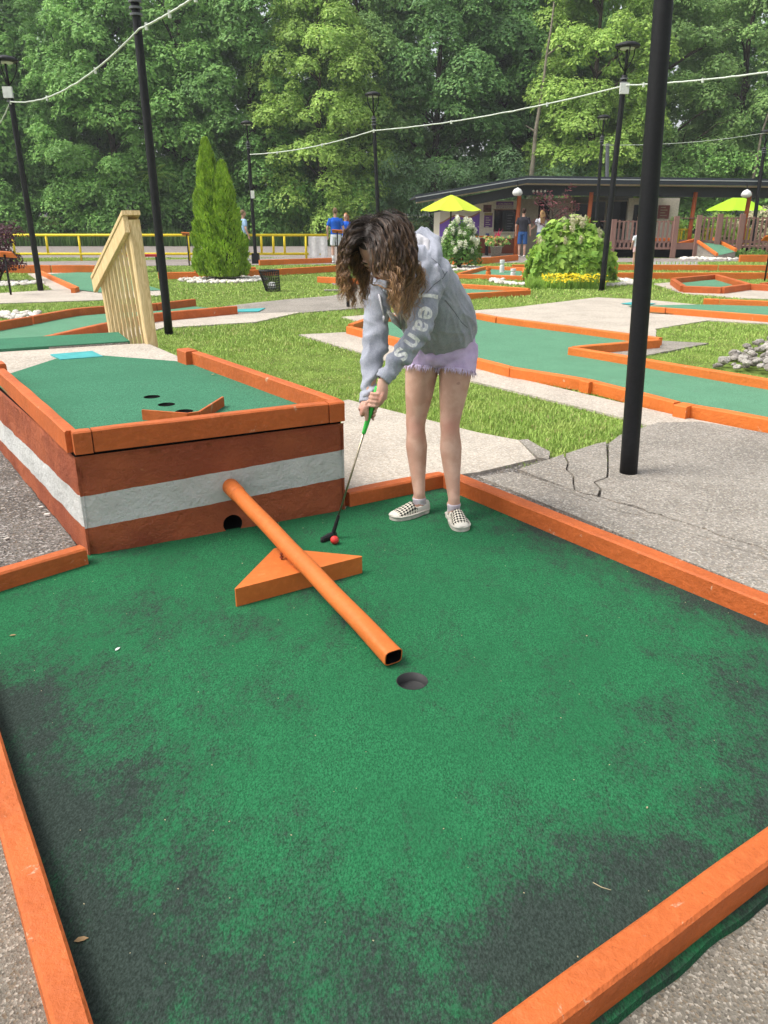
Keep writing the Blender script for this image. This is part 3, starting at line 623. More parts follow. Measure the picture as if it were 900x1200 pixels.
# green with boards hidden partly by the player at the left
far_green('low orange board with a concrete step behind the player', (-0.945, 18.009, 0), None, [[(-1.309, 17.799, 0), (-0.71, 17.799, 0)]], h=.03, bm_='conc_grey')

# ================================================================== lamp poles
def lamp_pole(label, base, top, r, cap=.25, lamp=True, rings=True, foot=None, box=None, hl=None):
    """slim black steel lamp pole: post from base to top, collar rings, three curved struts and a flat round cap"""
    o = root('lamp_pole', base, label, 'lamp pole', 'black lamp poles')
    B = Vector(base); T = Vector(top); ax = (T - B).normalized()
    mb = MB(); n = 14
    pts = [B.lerp(T, i / n) for i in range(n + 1)]; mb.tube(pts, [r * (1.0 - .12 * i / n) for i in range(n + 1)], 18); mb.build('post', M['black'], o, smooth=True)
    mb = MB(); mb.tube([B - ax * .01, B + ax * .012], r * 1.12, 18); mb.build('base_collar', M['black'], o)
    if foot: mb = MB(); mb.box((B.x - .12, B.y - .12, 0), (B.x + .12, B.y + .12, .34)); mb.build('base_box', M['black'], o)
    if rings:
        for k in range(3):
            q = T + ax * (-.22 + k * .07); mb = MB(); mb.tube([q, q + ax * .025], r * 1.35, 14); mb.build('ring', M['grey'], o)
    if lamp:
        mb = MB(); mb.tube([T, T + ax * .5], r * .4, 10); mb.build('stem', M['black'], o, smooth=True)
        for k in range(3):
            a = 2 * math.pi * k / 3 + .5; d = Vector((math.cos(a), math.sin(a), 0))
            mb = MB(); mb.tube([T + ax * .08 + d * .02, T + ax * .2 + d * cap * .45, T + ax * .36 + d * cap * .78, T + ax * .5 + d * cap * .82], .012, 6); mb.build('strut', M['black'], o, smooth=True)
        C = T + ax * .5; mb = MB(); mb.lathe((C.x, C.y, C.z), [(.001, -.02), (cap * .7, -.02), (cap * .95, -.015), (cap, .01), (cap * .96, .035), (cap * .6, .075), (.05, .095), (.001, .1)], 24); mb.build('lamp_cap', M['black'], o, smooth=True)
        mb = MB(); mb.lathe((C.x, C.y, C.z), [(.001, -.05), (cap * .55, -.045), (cap * .6, -.021), (.001, -.021)], 20); mb.build('lens', M['white'], o, smooth=True)
    if box: q = B.lerp(T, box); mb = MB(); mb.box((q.x - .09, q.y - r - .06, q.z - .1), (q.x + .09, q.y - r + .0, q.z + .1)); mb.build('junction_box', M['white'], o)
    return o
M['grey'] = plain('galvanised', (.12, .125, .135), .45, .5)
def up(base, uv_slope, z):  # lean of a pole
    return (base[0] + uv_slope * z, base[1], z)
P_big = (1.545, 4.729, 0); P_left = (-3.012, 11.169, 0); P_fl = (-7.515, 17.799, 0); P_mid = (4.821, 18.009, 0); P_r2 = (9.6, 29.5, 0); P_r3 = (14.6, 33.0, 0); P_c = (-.30, 23.7, 0); P_l3 = (-4.388, 28.186, 0)
lamp_pole('thick black lamp pole in the right foreground standing on cracked concrete', P_big, (1.416, 4.72, 3.264), .0545, cap=.28)
lamp_pole('black lamp pole left of the conical evergreen, standing in grass near the wooden railing', P_left, (P_left[0] - .03, P_left[1], 4.06), .058)
lamp_pole('leaning black lamp pole at the far left edge of the photo', P_fl, (-7.461, 17.6, 3.893), .062, box=.985)
lamp_pole('black lamp pole beside the big leafy bush and yellow flowers', P_mid, (4.873, 18, 4.207), .062, box=.94)
lamp_pole('slender black lamp pole behind the big leafy bush, topped by a small round cap', (7.247, 28.5, -0.017), (7.175, 28.5, 4.024), .06, cap=.22)
lamp_pole('slender black lamp pole in front of the brown deck at the right', (14.629, 33, 0.126), (14.545, 33, 4.002), .075, cap=.22)
lamp_pole('thin black lamp pole rising behind the head of the player', (-0.099, 23.7, 0.035), (-0.278, 23.7, 4.068), .055, cap=.22)
lamp_pole('thin black lamp pole right of the conical evergreen with a boxy base', P_l3, (-4.418, 28.1, 3.814), .06, cap=.2, foot=True)
mb = MB(); q = Vector((-4.332, 28, 2.193)); mb.box((q.x - .06, q.y - .12, q.z - .12), (q.x + .06, q.y - .08, q.z + .12))
sgn = root('notice', tuple(q), 'small white notice fixed to the pole right of the conical evergreen', 'notice'); mb.build('plate', M['white'], sgn)
# pale utility pole behind the building and white guy wire
up_ = root('utility_pole', (10.6, 40, 0), 'short pale grey pipe rising above the roof behind the stand', 'vent pipe'); mb = MB(); mb.tube([(10.6, 40, 1.5), (10.342, 40, 4.665)], .09, 10); mb.build('pipe', M['grey'], up_)
# ================================================================== white cords between the poles
def cord(label, pts, sag, r=.017, clips=True):
    o = root('light_cord', pts[0], label, 'cord', 'white cords strung between the poles'); P = []
    for i in range(len(pts) - 1):
        a, b = Vector(pts[i]), Vector(pts[i + 1]); n = 24
        for k in range(n + (i == len(pts) - 2)):
            f = k / n; q = a.lerp(b, f); q.z -= sag[i] * 4 * f * (1 - f); q.z += .012 * noise.noise(Vector((f * 20, i, 3))); P.append(q)
    mb = MB(); mb.tube(P, r, 6); mb.build('cable', M['cord'], o, smooth=True)
    if clips:
        for k in range(6, len(P) - 2, 9):
            m2 = MB(); m2.tube([P[k] + Vector((0, 0, -.05)), P[k] + Vector((0, 0, .03))], r * 1.6, 6); m2.build('clip', M['cord'], o)
M['cord'] = plain('white_cord', (.62, .66, .58), .5)
cord('white cord rising from the far left pole to the top edge', [(-9.644, 20, 3.251), (-7.458, 17.55, 3.674), (-2.976, 11, 3.668), (-1.852, 9.5, 3.731)], [.3, .25, .02], .012)
cord('long white cord sagging from left of centre across to the right edge', [(-4.358, 28, 3.403), (-0.278, 23.6, 3.703), (4.883, 17.9, 4.009), (7.124, 15.5, 3.943)], [.12, .12, .04], .016)
cord('thin grey wire between the two slender poles at the right', [(7.18, 28.4, 3.711), (14.388, 32.9, 4.464), (16.505, 33, 4.649)], [.12, .02], .012, False)

# ================================================================== wooden railing beside the ramp
rail = root('wooden_railing', (-2.1, 6.9, 0), 'pale new timber railing with balusters beside the ramp behind the tee box', 'railing')
n0 = Vector((-2.045, 6.75, 1.552)); n1 = Vector((-1.955, 6.75, 0)); f0 = Vector((-2.92, 8.35, 0.958)); f1 = Vector((f0.x + .12, f0.y, 0))
def beam(a, b, w, d, name, m='pine', yaw=None, parent=rail):
    a = Vector(a); b = Vector(b); t = (b - a).normalized(); ref = Vector((math.cos(yaw), math.sin(yaw), 0)) if yaw is not None else Vector((1, 0, 0))
    sx = (ref - t * ref.dot(t)).normalized(); sy = t.cross(sx); c = min(w, d) * .1; vs = []
    pr_ = [(-w / 2 + c, -d / 2), (w / 2 - c, -d / 2), (w / 2, -d / 2 + c), (w / 2, d / 2 - c), (w / 2 - c, d / 2), (-w / 2 + c, d / 2), (-w / 2, d / 2 - c), (-w / 2, -d / 2 + c)]
    for p in (a, b):
        for x, y in pr_: vs.append(p + sx * x + sy * y)
    k = 8; fs = [(q, (q + 1) % k, k + (q + 1) % k, k + q) for q in range(k)] + [tuple(range(k))[::-1], tuple(range(k, 2 * k))]
    mb = MB(); mb.add(vs, fs); return mb.build(name, M[m], parent)
dr = Vector((f0.x - n0.x, f0.y - n0.y, 0)).normalized(); yw = math.atan2(dr.y, dr.x)
beam((n1.x, n1.y, -.02), (n0.x + .02, n0.y, n0.z - .035), .095, .095, 'post', yaw=yw)
pf = f0.lerp(n0, .14); beam((pf.x + .07, pf.y, -.02), (pf.x + .02, pf.y, pf.z - .07), .09, .09, 'post', yaw=yw)
dz = (f0.z - n0.z) / (f0 - n0).length
A_ = n0 - (f0 - n0).normalized() * .06; B_ = f0 + (f0 - n0) * .0
beam(A_ + Vector((0, 0, .0)), B_, .145, .036, 'hand_rail', yaw=yw + math.pi / 2)
o_ = Vector((-math.sin(yw), math.cos(yw), 0)) * .045
beam(A_ + Vector((0, 0, -.085)) + o_, B_ + Vector((0, 0, -.085)) + o_, .038, .13, 'side_rail', yaw=yw + math.pi / 2)
for k in range(8):
    f = .10 + k * .095; q = n0.lerp(f0, f) + o_ * .3; qb = Vector((q.x + .06 * (1 - f) + .02, q.y, .28))
    beam(qb, q + Vector((0, 0, -.03)), .027, .030, 'baluster', yaw=yw)
beam(n1.lerp(f1, -.0) + Vector((0, 0, .30)), f1 + Vector((0, 0, .16)), .036, .09, 'bottom_rail', yaw=yw)

# ================================================================== yellow fence by the road
fence = root('yellow_fence', (-6, 29.6, 0), 'yellow tubular rail fence along the road', 'fence')
mb = MB(); FY = 29.9
xl, xr = (-15.775, 29.9, 0.172)[0], (-2.041, 29.9, 0.172)[0]
zt, zb = (-7.664, 29.9, 0.886)[2], (-7.726, 29.9, 0.245)[2]
for z, nm in ((zt, 'top_rail'), (zb, 'lower_rail')):
    mb = MB(); mb.tube([(xl, FY, z), (xr, FY, z)], .045, 10); mb.build(nm, M['yellow'], fence, smooth=True)
for x_, full in (((-13.362, 29.9, 0.172)[0], 0), ((-12.156, 29.9, 0.172)[0], 0), ((-10.981, 29.9, 0.172)[0], 1), ((-7.052, 29.9, 0.172)[0], 1), ((-4.423, 29.9, 0.172)[0], 0), ((-3.99, 29.9, 0.172)[0], 0), ((-3.588, 29.9, 0.172)[0], 0), ((-2.815, 29.9, 0.172)[0], 1), ((-14.538, 29.9, 0.172)[0], 1), ((-9.279, 29.9, 0.172)[0], 0), ((-5.815, 29.9, 0.172)[0], 1)):
    mb = MB(); mb.tube([(x_, FY, 0 if full else zb), (x_, FY, zt)], .042, 10); mb.build('post', M['yellow'], fence, smooth=True)
bn = root('banner', ((-2.405, 29.8, 0.176)[0], 29.75, 0), 'white banner sheet tied to the yellow fence beside the man in blue', 'banner')
bl_, br_ = (-2.721, 29.8, 0.845), (-2.036, 29.8, 0.117); mb = MB(); vs = []; nx_, nz_ = 10, 8
for i in range(nx_ + 1):
    for j in range(nz_ + 1):
        vs.append((bl_[0] + (br_[0] - bl_[0]) * i / nx_, 29.84 + .02 * math.sin(i * 1.3) + .012 * math.sin(j * 2 + i), br_[2] + (bl_[2] - br_[2]) * j / nz_))
mb.add(vs, [(i * (nz_ + 1) + j, (i + 1) * (nz_ + 1) + j, (i + 1) * (nz_ + 1) + j + 1, i * (nz_ + 1) + j + 1) for i in range(nx_) for j in range(nz_)]); mb.build('cloth', M['white'], bn, smooth=True)

# ================================================================== hole signs, bench, basket
def hole_sign(label, base, h=.95, sz=.2, lean=.0):
    o = root('hole_sign', base, label, 'hole sign', 'small orange-topped hole signs'); B = Vector(base); T = B + Vector((lean, 0, h))
    mb = MB(); mb.tube([B, T], .022, 8); mb.build('post', M['black'], o, smooth=True)
    mt = Matrix.Translation(T) @ Matrix.Rotation(R(-28), 4, 'X') @ Matrix.Rotation(R(4), 4, 'Y')
    mb = MB(); mb.box((-sz, -sz * .62, 0), (sz, sz * .62, .02), mt); mb.build('plate', M['orange_far'], o)
    return o
hole_sign('hole sign on a black stake at the far left edge beside white stones', (-7.733, 16.817, 0), .80, .2)
hole_sign('hole sign between the wooden railing and the conical evergreen', (-6.335, 26.739, 0), .98, .16)
hole_sign('hole sign in front of the man in the blue shirt', (-1.526, 27.205, 0), 1.05, .17)
hole_sign('hole sign stake at the right edge beyond the five-sided hole', (9.643, 20.678, 0), 1.0, .2)
st = root('stake', (-0.635, 14.278, 0), 'short black stake in the path just behind the player', 'stake'); mb = MB(); mb.tube([(-0.647, 14.554, 0), ((-0.647, 14.554, 0)[0], (-0.647, 14.554, 0)[1], .26)], .03, 8); mb.build('post', M['black'], st)
bs = root('mesh_basket', (-2.43, 17.799, 0), 'black wire mesh litter basket on the grass holding white paper', 'basket')
c = (-2.43, 17.799, 0); mb = MB(); rb, rt, hb = .16, .215, .42
for j in range(9):
    z_ = hb * j / 8; r_ = rb + (rt - rb) * j / 8; mb.tube([(c[0] - .07 * j / 8 + r_ * math.cos(a), c[1] + r_ * math.sin(a), z_ + .01) for a in [2 * math.pi * k / 20 for k in range(21)]], .007 if j < 8 else .016, 4, caps=False)
for k in range(28):
    a = 2 * math.pi * k / 28; mb.tube([(c[0] + rb * math.cos(a), c[1] + rb * math.sin(a), .01), (c[0] - .07 + rt * math.cos(a), c[1] + rt * math.sin(a), hb)], .006, 4)
mb.build('mesh_body', M['black'], bs)
lt = root('litter', (c[0], c[1], .02), 'crumpled white paper inside the mesh basket', 'litter'); bm2 = bmesh.new(); bmesh.ops.create_icosphere(bm2, subdivisions=2, radius=.1)
for v_ in bm2.verts: v_.co *= 1 + .5 * noise.noise(v_.co * 14); v_.co.z *= .8
me = bpy.data.meshes.new('paper'); bm2.to_mesh(me); o = bpy.data.objects.new('paper', me); COL.objects.link(o); o.parent = lt; o.location = (-.01, 0, .09); me.materials.append(M['white'])
bc = root('bench', (-6.87, 24.625, 0), 'red bench with black legs behind the wooden railing', 'bench')
c = (-6.791, 24.241, 0); M['red'] = plain('red_paint', (.45, .03, .035), .5)
mb = MB(); mb.box((c[0] - .75, c[1] - .2, .42), (c[0] + .3, c[1] + .2, .48)); mb.build('seat', M['red'], bc)
for x_ in (-.6, .15):
    mb = MB(); mb.box((c[0] + x_ - .04, c[1] - .16, 0), (c[0] + x_ + .04, c[1] + .16, .42)); mb.build('leg', M['black'], bc)

# ================================================================== umbrellas
def umbrella(label, base, top_z, edge_z, rad, m, seg=8, yaw=.3):
    o = root('parasol', base, label, 'parasol'); B = Vector(base)
    mb = MB(); mb.tube([B, B + Vector((0, 0, top_z))], .028, 8); mb.build('pole', M['black'], o, smooth=True)
    mb = MB(); vs = [(B.x, B.y, top_z)]; rings = 6
    for j in range(1, rings + 1):
        f = j / rings
        for k in range(seg * 4):
            a = yaw + 2 * math.pi * k / (seg * 4); rr = rad * f * (1 - .06 * abs(math.sin(a * seg / 2 - yaw * seg / 2)) * f); sagz = .05 * math.sin((k % 4) / 4 * math.pi) * f
            vs.append((B.x + rr * math.cos(a), B.y + rr * math.sin(a), top_z + (edge_z - top_z) * (f ** 1.12) - sagz))
    n = seg * 4; fs = [(0, 1 + k, 1 + (k + 1) % n) for k in range(n)] + [(1 + (j - 1) * n + k, 1 + j * n + k, 1 + j * n + (k + 1) % n, 1 + (j - 1) * n + (k + 1) % n) for j in range(1, rings) for k in range(n)]
    mb.add(vs, fs); o2 = mb.build('canopy', m, o)
    for k in range(seg):
        a = yaw + 2 * math.pi * k / seg; mb = MB(); mb.tube([(B.x, B.y, top_z - .25), (B.x + rad * .97 * math.cos(a), B.y + rad * .97 * math.sin(a), edge_z - .01)], .012, 5); mb.build('rib', M['black'], o)
    mb = MB(); mb.lathe((B.x, B.y, top_z), [(.04, 0), (.03, .05), (.001, .09)], 10); mb.build('finial', M['black'], o); return o
def cloth(name, c):
    t = NT(name); col = t.mix(t.noise(1.5, 3), c, tuple(x * .85 for x in c)); t.done(col, .8, .1)
    tr = t.n.new("ShaderNodeBsdfTranslucent"); tr.inputs[0].default_value = (*c, 1); ms = t.n.new("ShaderNodeMixShader"); ms.inputs[0].default_value = .4
    t.link(t.b.outputs[0], ms.inputs[1]); t.link(tr.outputs[0], ms.inputs[2]); t.link(ms.outputs[0], t.n["Material Output"].inputs[0]); return t.m
M['lime_y'] = cloth('yellow_green_canvas', (.72, .88, .08)); M['lime_g'] = cloth('lime_canvas', (.50, .88, .05))
umbrella('yellow-green parasol in front of the purple mural', ((2.39, 30, 0.167)[0], 30.0, 0), (2.328, 30, 2.239)[2], (2.343, 30, 1.731)[2], 1.14, M['lime_y'])
umbrella('bright lime parasol beyond the brown deck at the right', ((16.759, 40, -0.294)[0], 40.0, 0), (16.335, 40, 2.431)[2], (16.434, 40, 1.791)[2] , 1.36, M['lime_g'])

# ================================================================== leaves, shrubs, trees
RS = np.random.RandomState(11)
def leaves(centers, dirs, size, ratio=.55, tilt=.5, fold=.18, jitter=.3):
    """one folded rhombic leaf per centre: verts (4n,3), tris (2n,3)"""
    n = len(centers); d = dirs + RS.normal(0, tilt, (n, 3)); d /= np.linalg.norm(d, axis=1)[:, None] + 1e-9     # leaf normal
    a = RS.normal(0, 1, (n, 3)); a -= d * (a * d).sum(1)[:, None]; a /= np.linalg.norm(a, axis=1)[:, None] + 1e-9
    b = np.cross(d, a); s = (size * (1 + RS.uniform(-jitter, jitter, n)))[:, None]
    v = np.empty((n, 4, 3)); v[:, 0] = centers - a * s * .5; v[:, 1] = centers + b * s * ratio * .5 - d * s * fold; v[:, 2] = centers + a * s * .5; v[:, 3] = centers - b * s * ratio * .5 - d * s * fold
    i = np.arange(n)[:, None] * 4; return v.reshape(-1, 3), np.concatenate([i + [0, 1, 2], i + [0, 2, 3]], 1).reshape(-1, 3)
def leaves5(centers, dirs, size, tilt=.5):
    """lobed leaf: a middle blade and two side blades sharing one base"""
    n = len(centers); d = dirs + RS.normal(0, tilt, (n, 3)); d /= np.linalg.norm(d, axis=1)[:, None] + 1e-9
    a = RS.normal(0, 1, (n, 3)); a -= d * (a * d).sum(1)[:, None]; a /= np.linalg.norm(a, axis=1)[:, None] + 1e-9; b = np.cross(d, a); s = (size * RS.uniform(.6, 1.25, n))[:, None]
    V_ = [centers - a * s * .45]; T_ = []
    for k, (an, L_, w_) in enumerate(((0, 1.0, .22), (.95, .72, .2), (-.95, .72, .2), (1.9, .42, .14), (-1.9, .42, .14))):
        dr_ = a * math.cos(an) + b * math.sin(an); pr_ = -a * math.sin(an) + b * math.cos(an); o = centers - a * s * .2
        V_ += [o + dr_ * s * L_ * .5 + pr_ * s * w_ - d * s * .06, o + dr_ * s * L_ * .85 - d * s * .12, o + dr_ * s * L_ * .5 - pr_ * s * w_ - d * s * .06]; q = 1 + k * 3; T_ += [(0, q, q + 1), (0, q + 1, q + 2)]
    v = np.stack(V_, 1); m_ = v.shape[1]; i = np.arange(n)[:, None] * m_
    return v.reshape(-1, 3), np.concatenate([i + list(t_) for t_ in T_], 1).reshape(-1, 3)
def clump_cloud(cents, rads, per, squash=.6, droop=.3):
    """leaf centres on the upper shells of many flattened clumps"""
    C, D = [], []
    for c, r in zip(cents, rads):
        n = int(per * (r ** 2)); u = RS.normal(0, 1, (n, 3)); u /= np.linalg.norm(u, axis=1)[:, None]; u[:, 2] = np.where(u[:, 2] < -.25, -u[:, 2], u[:, 2])
        rr = r * (RS.uniform(.55, 1.0, n) ** .6) * (1 + .25 * np.sin(u[:, 0] * 5 + c[0]) * np.cos(u[:, 1] * 6 + c[1]))
        p = u * rr[:, None]; p[:, 2] = p[:, 2] * squash - droop * (p[:, 0] ** 2 + p[:, 1] ** 2) / max(r, .1)
        C.append(p + c); q = u.copy(); q[:, 2] += .55; D.append(q)
    return np.concatenate(C), np.concatenate(D)
def trunk_mesh(h, r, lean, limbs, seed, spread, forks=1):
    rr = random.Random(seed); mb = MB(); pts = [Vector((lean * (i / 10) ** 1.5 + .12 * noise.noise(Vector((i * .5, seed, 0))) * i / 3, .1 * noise.noise(Vector((i * .5, seed, 9))) * i / 3, h * i / 10 - .3)) for i in range(11)]
    mb.tube(pts, [r * (1.25 if i == 0 else 1) * (1 - .08 * i) for i in range(11)], 9)
    for k in range(limbs):
        f = rr.uniform(.3, .92); i = int(f * 10); a = rr.uniform(0, 6.28); L = spread * rr.uniform(.5, 1) * (1.15 - f * .5); p = pts[i]
        q = [p + Vector((math.cos(a) * L * t_, math.sin(a) * L * t_, L * (.75 * t_ - .2 * t_ * t_) + .1 * noise.noise(Vector((t_ * 4, k, seed))))) for t_ in (0, .25, .5, .75, 1)]
        mb.tube(q, [r * .42 * (1 - .2 * j) for j in range(5)], 6)
        for m_ in range(2):
            a2 = a + rr.uniform(-.9, .9); s_ = q[2 + m_]; mb.tube([s_, s_ + Vector((math.cos(a2), math.sin(a2), .7)) * L * .3, s_ + Vector((math.cos(a2), math.sin(a2), .5)) * L * .55], [r * .16, r * .1, r * .04], 5)
    return mb
def tree_proto(seed, h, crown_r, low, per=260, leaf=.2, clumps=70, squash=.55, trunk_r=.2, droop=.3, lean=0, hang=0):
    rr = np.random.RandomState(seed); cs, rs = [], []
    while len(cs) < clumps:
        z = rr.uniform(low, h); f = (z - low) / (h - low); R_ = crown_r * (math.sin(math.pi * min(1, .18 + f * .82)) ** .6) * (1.05 if f < .75 else .85)
        a = rr.uniform(0, 2 * math.pi); q = R_ * rr.uniform(.35, 1) ** .55
        cs.append((q * math.cos(a) + lean * f, q * math.sin(a) * .9, z)); rs.append(rr.uniform(.55, 1.25) * crown_r / 3.4)
    if hang:
        for _ in range(hang):
            a = rr.uniform(0, 2 * math.pi); q = crown_r * rr.uniform(.7, 1.0); z0 = rr.uniform(low + 1, h * .8)
            for j in range(5): cs.append((q * math.cos(a), q * math.sin(a), z0 - j * .55)); rs.append(.55 - .06 * j)
    C, D = clump_cloud(np.array(cs), rs, per, squash, droop); v, t_ = leaves(C, D, leaf, .6, .45)
    return npmesh('crown', v, None, t_), trunk_mesh(h * .93, trunk_r, lean, 14, seed, crown_r * .9).mesh('trunk')
LM = {'deep': leafmat('leaf_deep', (.12, .29, .07), (.28, .48, .13)), 'mid': leafmat('leaf_mid', (.14, .33, .07), (.34, .58, .15)),
      'blue': leafmat('leaf_bluish', (.11, .26, .08), (.27, .46, .14)), 'bright': leafmat('leaf_yellow_green', (.24, .42, .08), (.50, .68, .16), trans=.3),
      'pale': leafmat('leaf_pale', (.17, .33, .09), (.38, .56, .18)), 'shrub': leafmat('leaf_shrub', (.10, .21, .09), (.24, .38, .17))}
protos = {
 'a': tree_proto(1, 15, 4.2, .6, 330, .215, 165, .6, .28, .32, 0, 14), 'b': tree_proto(2, 17, 4.0, 1.0, 330, .205, 165, .65, .26, .3, .6, 14),
 'c': tree_proto(3, 14, 3.9, .8, 340, .19, 145, .7, .22, .22, -.4, 8), 'd': tree_proto(4, 18, 4.4, 1.8, 310, .21, 165, .6, .3, .4, .3, 10)}
VAR = {}
def tree(kind, col, x, y, z, s, rz, label, bark='bark', group='trees of the wood behind the course'):
    o = root('tree', (x, y, z), label, 'tree', group); o.scale = (s, s, s * 1.0); o.rotation_euler = (0, 0, rz)
    for i, (nm, m_) in enumerate((('crown', LM[col]), ('trunk', M[bark]))):
        key = (kind, nm, m_.name)
        if key not in VAR: me = protos[kind][i].copy(); me.materials.clear(); me.materials.append(m_); VAR[key] = me
        c_ = bpy.data.objects.new(nm, VAR[key]); COL.objects.link(c_); c_.parent = o
    return o
T = [
 ('a', 'mid', -24.5, 50, 1.1, 'dense green tree at the far left edge of the wood'),
 ('b', 'deep', -19.0, 52, 0.95, 'dark tree behind the leaning far left lamp pole'),
 ('a', 'mid', -15.2, 48.5, 0.92, 'vine-draped tree between the two left lamp poles'),
 ('c', 'mid', -11.3, 50, 1.1, 'round leafy tree directly behind the near left lamp pole'),
 ('b', 'deep', -7.6, 49, 0.95, 'dark green tree rising above the conical evergreen'),
 ('c', 'bright', -3.6, 47.5, 0.93, 'yellow-green tree left of the thin pole behind the player'),
 ('b', 'pale', -1.2, 51, 0.95, 'tall pale leaning tree in the middle of the wood'),
 ('d', 'blue', 3.0, 50.5, 0.9, 'bluish dark tree right of the middle, with hanging vines'),
 ('d', 'blue', 6.8, 53, 0.97, 'tall bluish tree behind the left end of the roof'),
 ('d', 'mid', 9.0, 53, 0.95, 'open green tree just left of the thick black pole'),
 ('b', 'bright', 11.6, 48.6, .92, 'sunlit yellow-green tree behind the thick black pole'),
 ('c', 'pale', 16.0, 50, 1.0, 'pale green tree right of the thick black pole'),
 ('d', 'pale', 21.2, 52, 0.92, 'tall pale tree towards the right edge above the deck'),
 ('a', 'blue', 25.5, 50, 1.0, 'dense bluish tree at the right edge of the wood'),
]
for i, (k, c_, x, y, s, lab) in enumerate(T): tree(k, c_, x, y, bankz(x, y) - .1, s, i * 1.7, lab)
# a second rank, seen in the gaps: one mass that cannot be counted
far = root('far_wood', (0, 60, 0), 'dark mass of trees deeper in the wood', 'wood', kind='stuff'); del far['category']; far['category'] = 'wood'
fv = []; ft = []; nn = 0
for i in range(29):
    me = protos['abcd'[i % 4]][0]; a = np.empty(len(me.vertices) * 3, np.float32); me.vertices.foreach_get('co', a); a = a.reshape(-1, 4, 3)
    inner = i < 13; a = a[::2 if inner else 4]; s_ = (1.02 if inner else 1.1) + .1 * math.sin(i * 2.1); x = -32 + i * 5.3 if inner else (-37 - (i - 13) * 6.5 if i < 21 else 37 + (i - 21) * 6.5); y = 60 + 3 * math.sin(i * 1.3) - (0 if inner else 9); ca, sa = math.cos(i * 2.2), math.sin(i * 2.2)
    mid = a.mean(1, keepdims=True); a = (a - mid) * (1.35 if inner else 2.1) + mid
    b = a.copy(); b[..., 0] = (a[..., 0] * ca - a[..., 1] * sa) * s_ + x; b[..., 1] = (a[..., 0] * sa + a[..., 1] * ca) * s_ + y; b[..., 2] = a[..., 2] * s_ + 1.0
    b = b.reshape(-1, 3); fv.append(b); q = np.arange(len(b) // 4)[:, None] * 4 + nn; ft.append(np.concatenate([q + [0, 1, 2], q + [0, 2, 3]], 1).reshape(-1, 3)); nn += len(b)
o = link_mesh('canopy', npmesh('canopy', np.concatenate(fv), None, np.concatenate(ft)), LM['deep'], far)
# pale bare trunks that show against the green
for (u0, x, y, h_, r_, ln, lab) in ((0, 7.9, 46.5, 12, .17, .75, 'pale slender bare trunk left of the thick black pole'), (0, 20.3, 47.5, 12, .10, 1.3, 'thin pale trunk near the right edge of the wood')):
    o = root('bare_tree', (x, y, .0), lab, 'tree'); mb = trunk_mesh(h_, r_, ln, 2, int(x * 3), 1.0); me = mb.mesh('trunk'); me.materials.append(M['bark_pale']); c_ = bpy.data.objects.new('trunk', me); COL.objects.link(c_); c_.parent = o
# undergrowth in front of the trees
def blobs(name, label, cents, rads, per, leaf, m, cat, kind=None, squash=.8, droop=.25, stems=0, group=None, ratio=.6, tilt=.5):
    cx = sum(c[0] for c in cents) / len(cents); cy = sum(c[1] for c in cents) / len(cents); base = (cx, cy, 0)
    o = root(name, base, label, cat, group, kind); C, D = clump_cloud(np.array(cents), rads, per, squash, droop); v, t_ = leaves(C, D, leaf, ratio, tilt)
    link_mesh('foliage', npmesh('foliage', v, None, t_), m, o)
    if stems:
        mb = MB()
        for c, r in list(zip(cents, rads))[:stems]: mb.tube([(cx + (c[0] - cx) * .2, cy + (c[1] - cy) * .2, 0), (cx + (c[0] - cx) * .6, cy + (c[1] - cy) * .6, c[2] * .5), (c[0], c[1], c[2])], [.03, .02, .01], 5)
        mb.build('stems', M['bark'], o)
    return o
rr = np.random.RandomState(5)
def under(x0, x1, n, y0, y1, z0, z1, r0, r1): return [(rr.uniform(x0, x1), rr.uniform(y0, y1), rr.uniform(z0, z1)) for _ in range(n)], [rr.uniform(r0, r1) for _ in range(n)]
c_, r_ = under(-27, -1, 120, 45.6, 48.5, .3, 3.4, .7, 1.2); o = blobs('undergrowth', 'dark shrubs and vines along the foot of the wood on the left', c_, r_, 230, .19, LM['mid'], 'undergrowth', 'stuff')
c_, r_ = under(-1, 12, 90, 45.5, 47.5, .3, 4.2, .6, 1.1); o = blobs('undergrowth', 'bluish fine-leaved shrubs behind the concession stand', c_, r_, 300, .15, LM['shrub'], 'undergrowth', 'stuff', ratio=.35)
c_, r_ = under(-85, -27, 90, 45.6, 49, .3, 3.6, 1.1, 1.7); c2_, r2_ = under(30, 85, 90, 45.6, 49, .3, 3.6, 1.1, 1.7); blobs('undergrowth', 'shrubs along the foot of the wood beyond both edges of the photo', c_ + c2_, r_ + r2_, 70, .34, LM['mid'], 'undergrowth', 'stuff')
c_, r_ = under(10, 30, 100, 45.5, 49, .3, 4.6, .7, 1.2); o = blobs('undergrowth', 'green shrubs behind the deck at the right', c_, r_, 230, .17, LM['mid'], 'undergrowth', 'stuff')
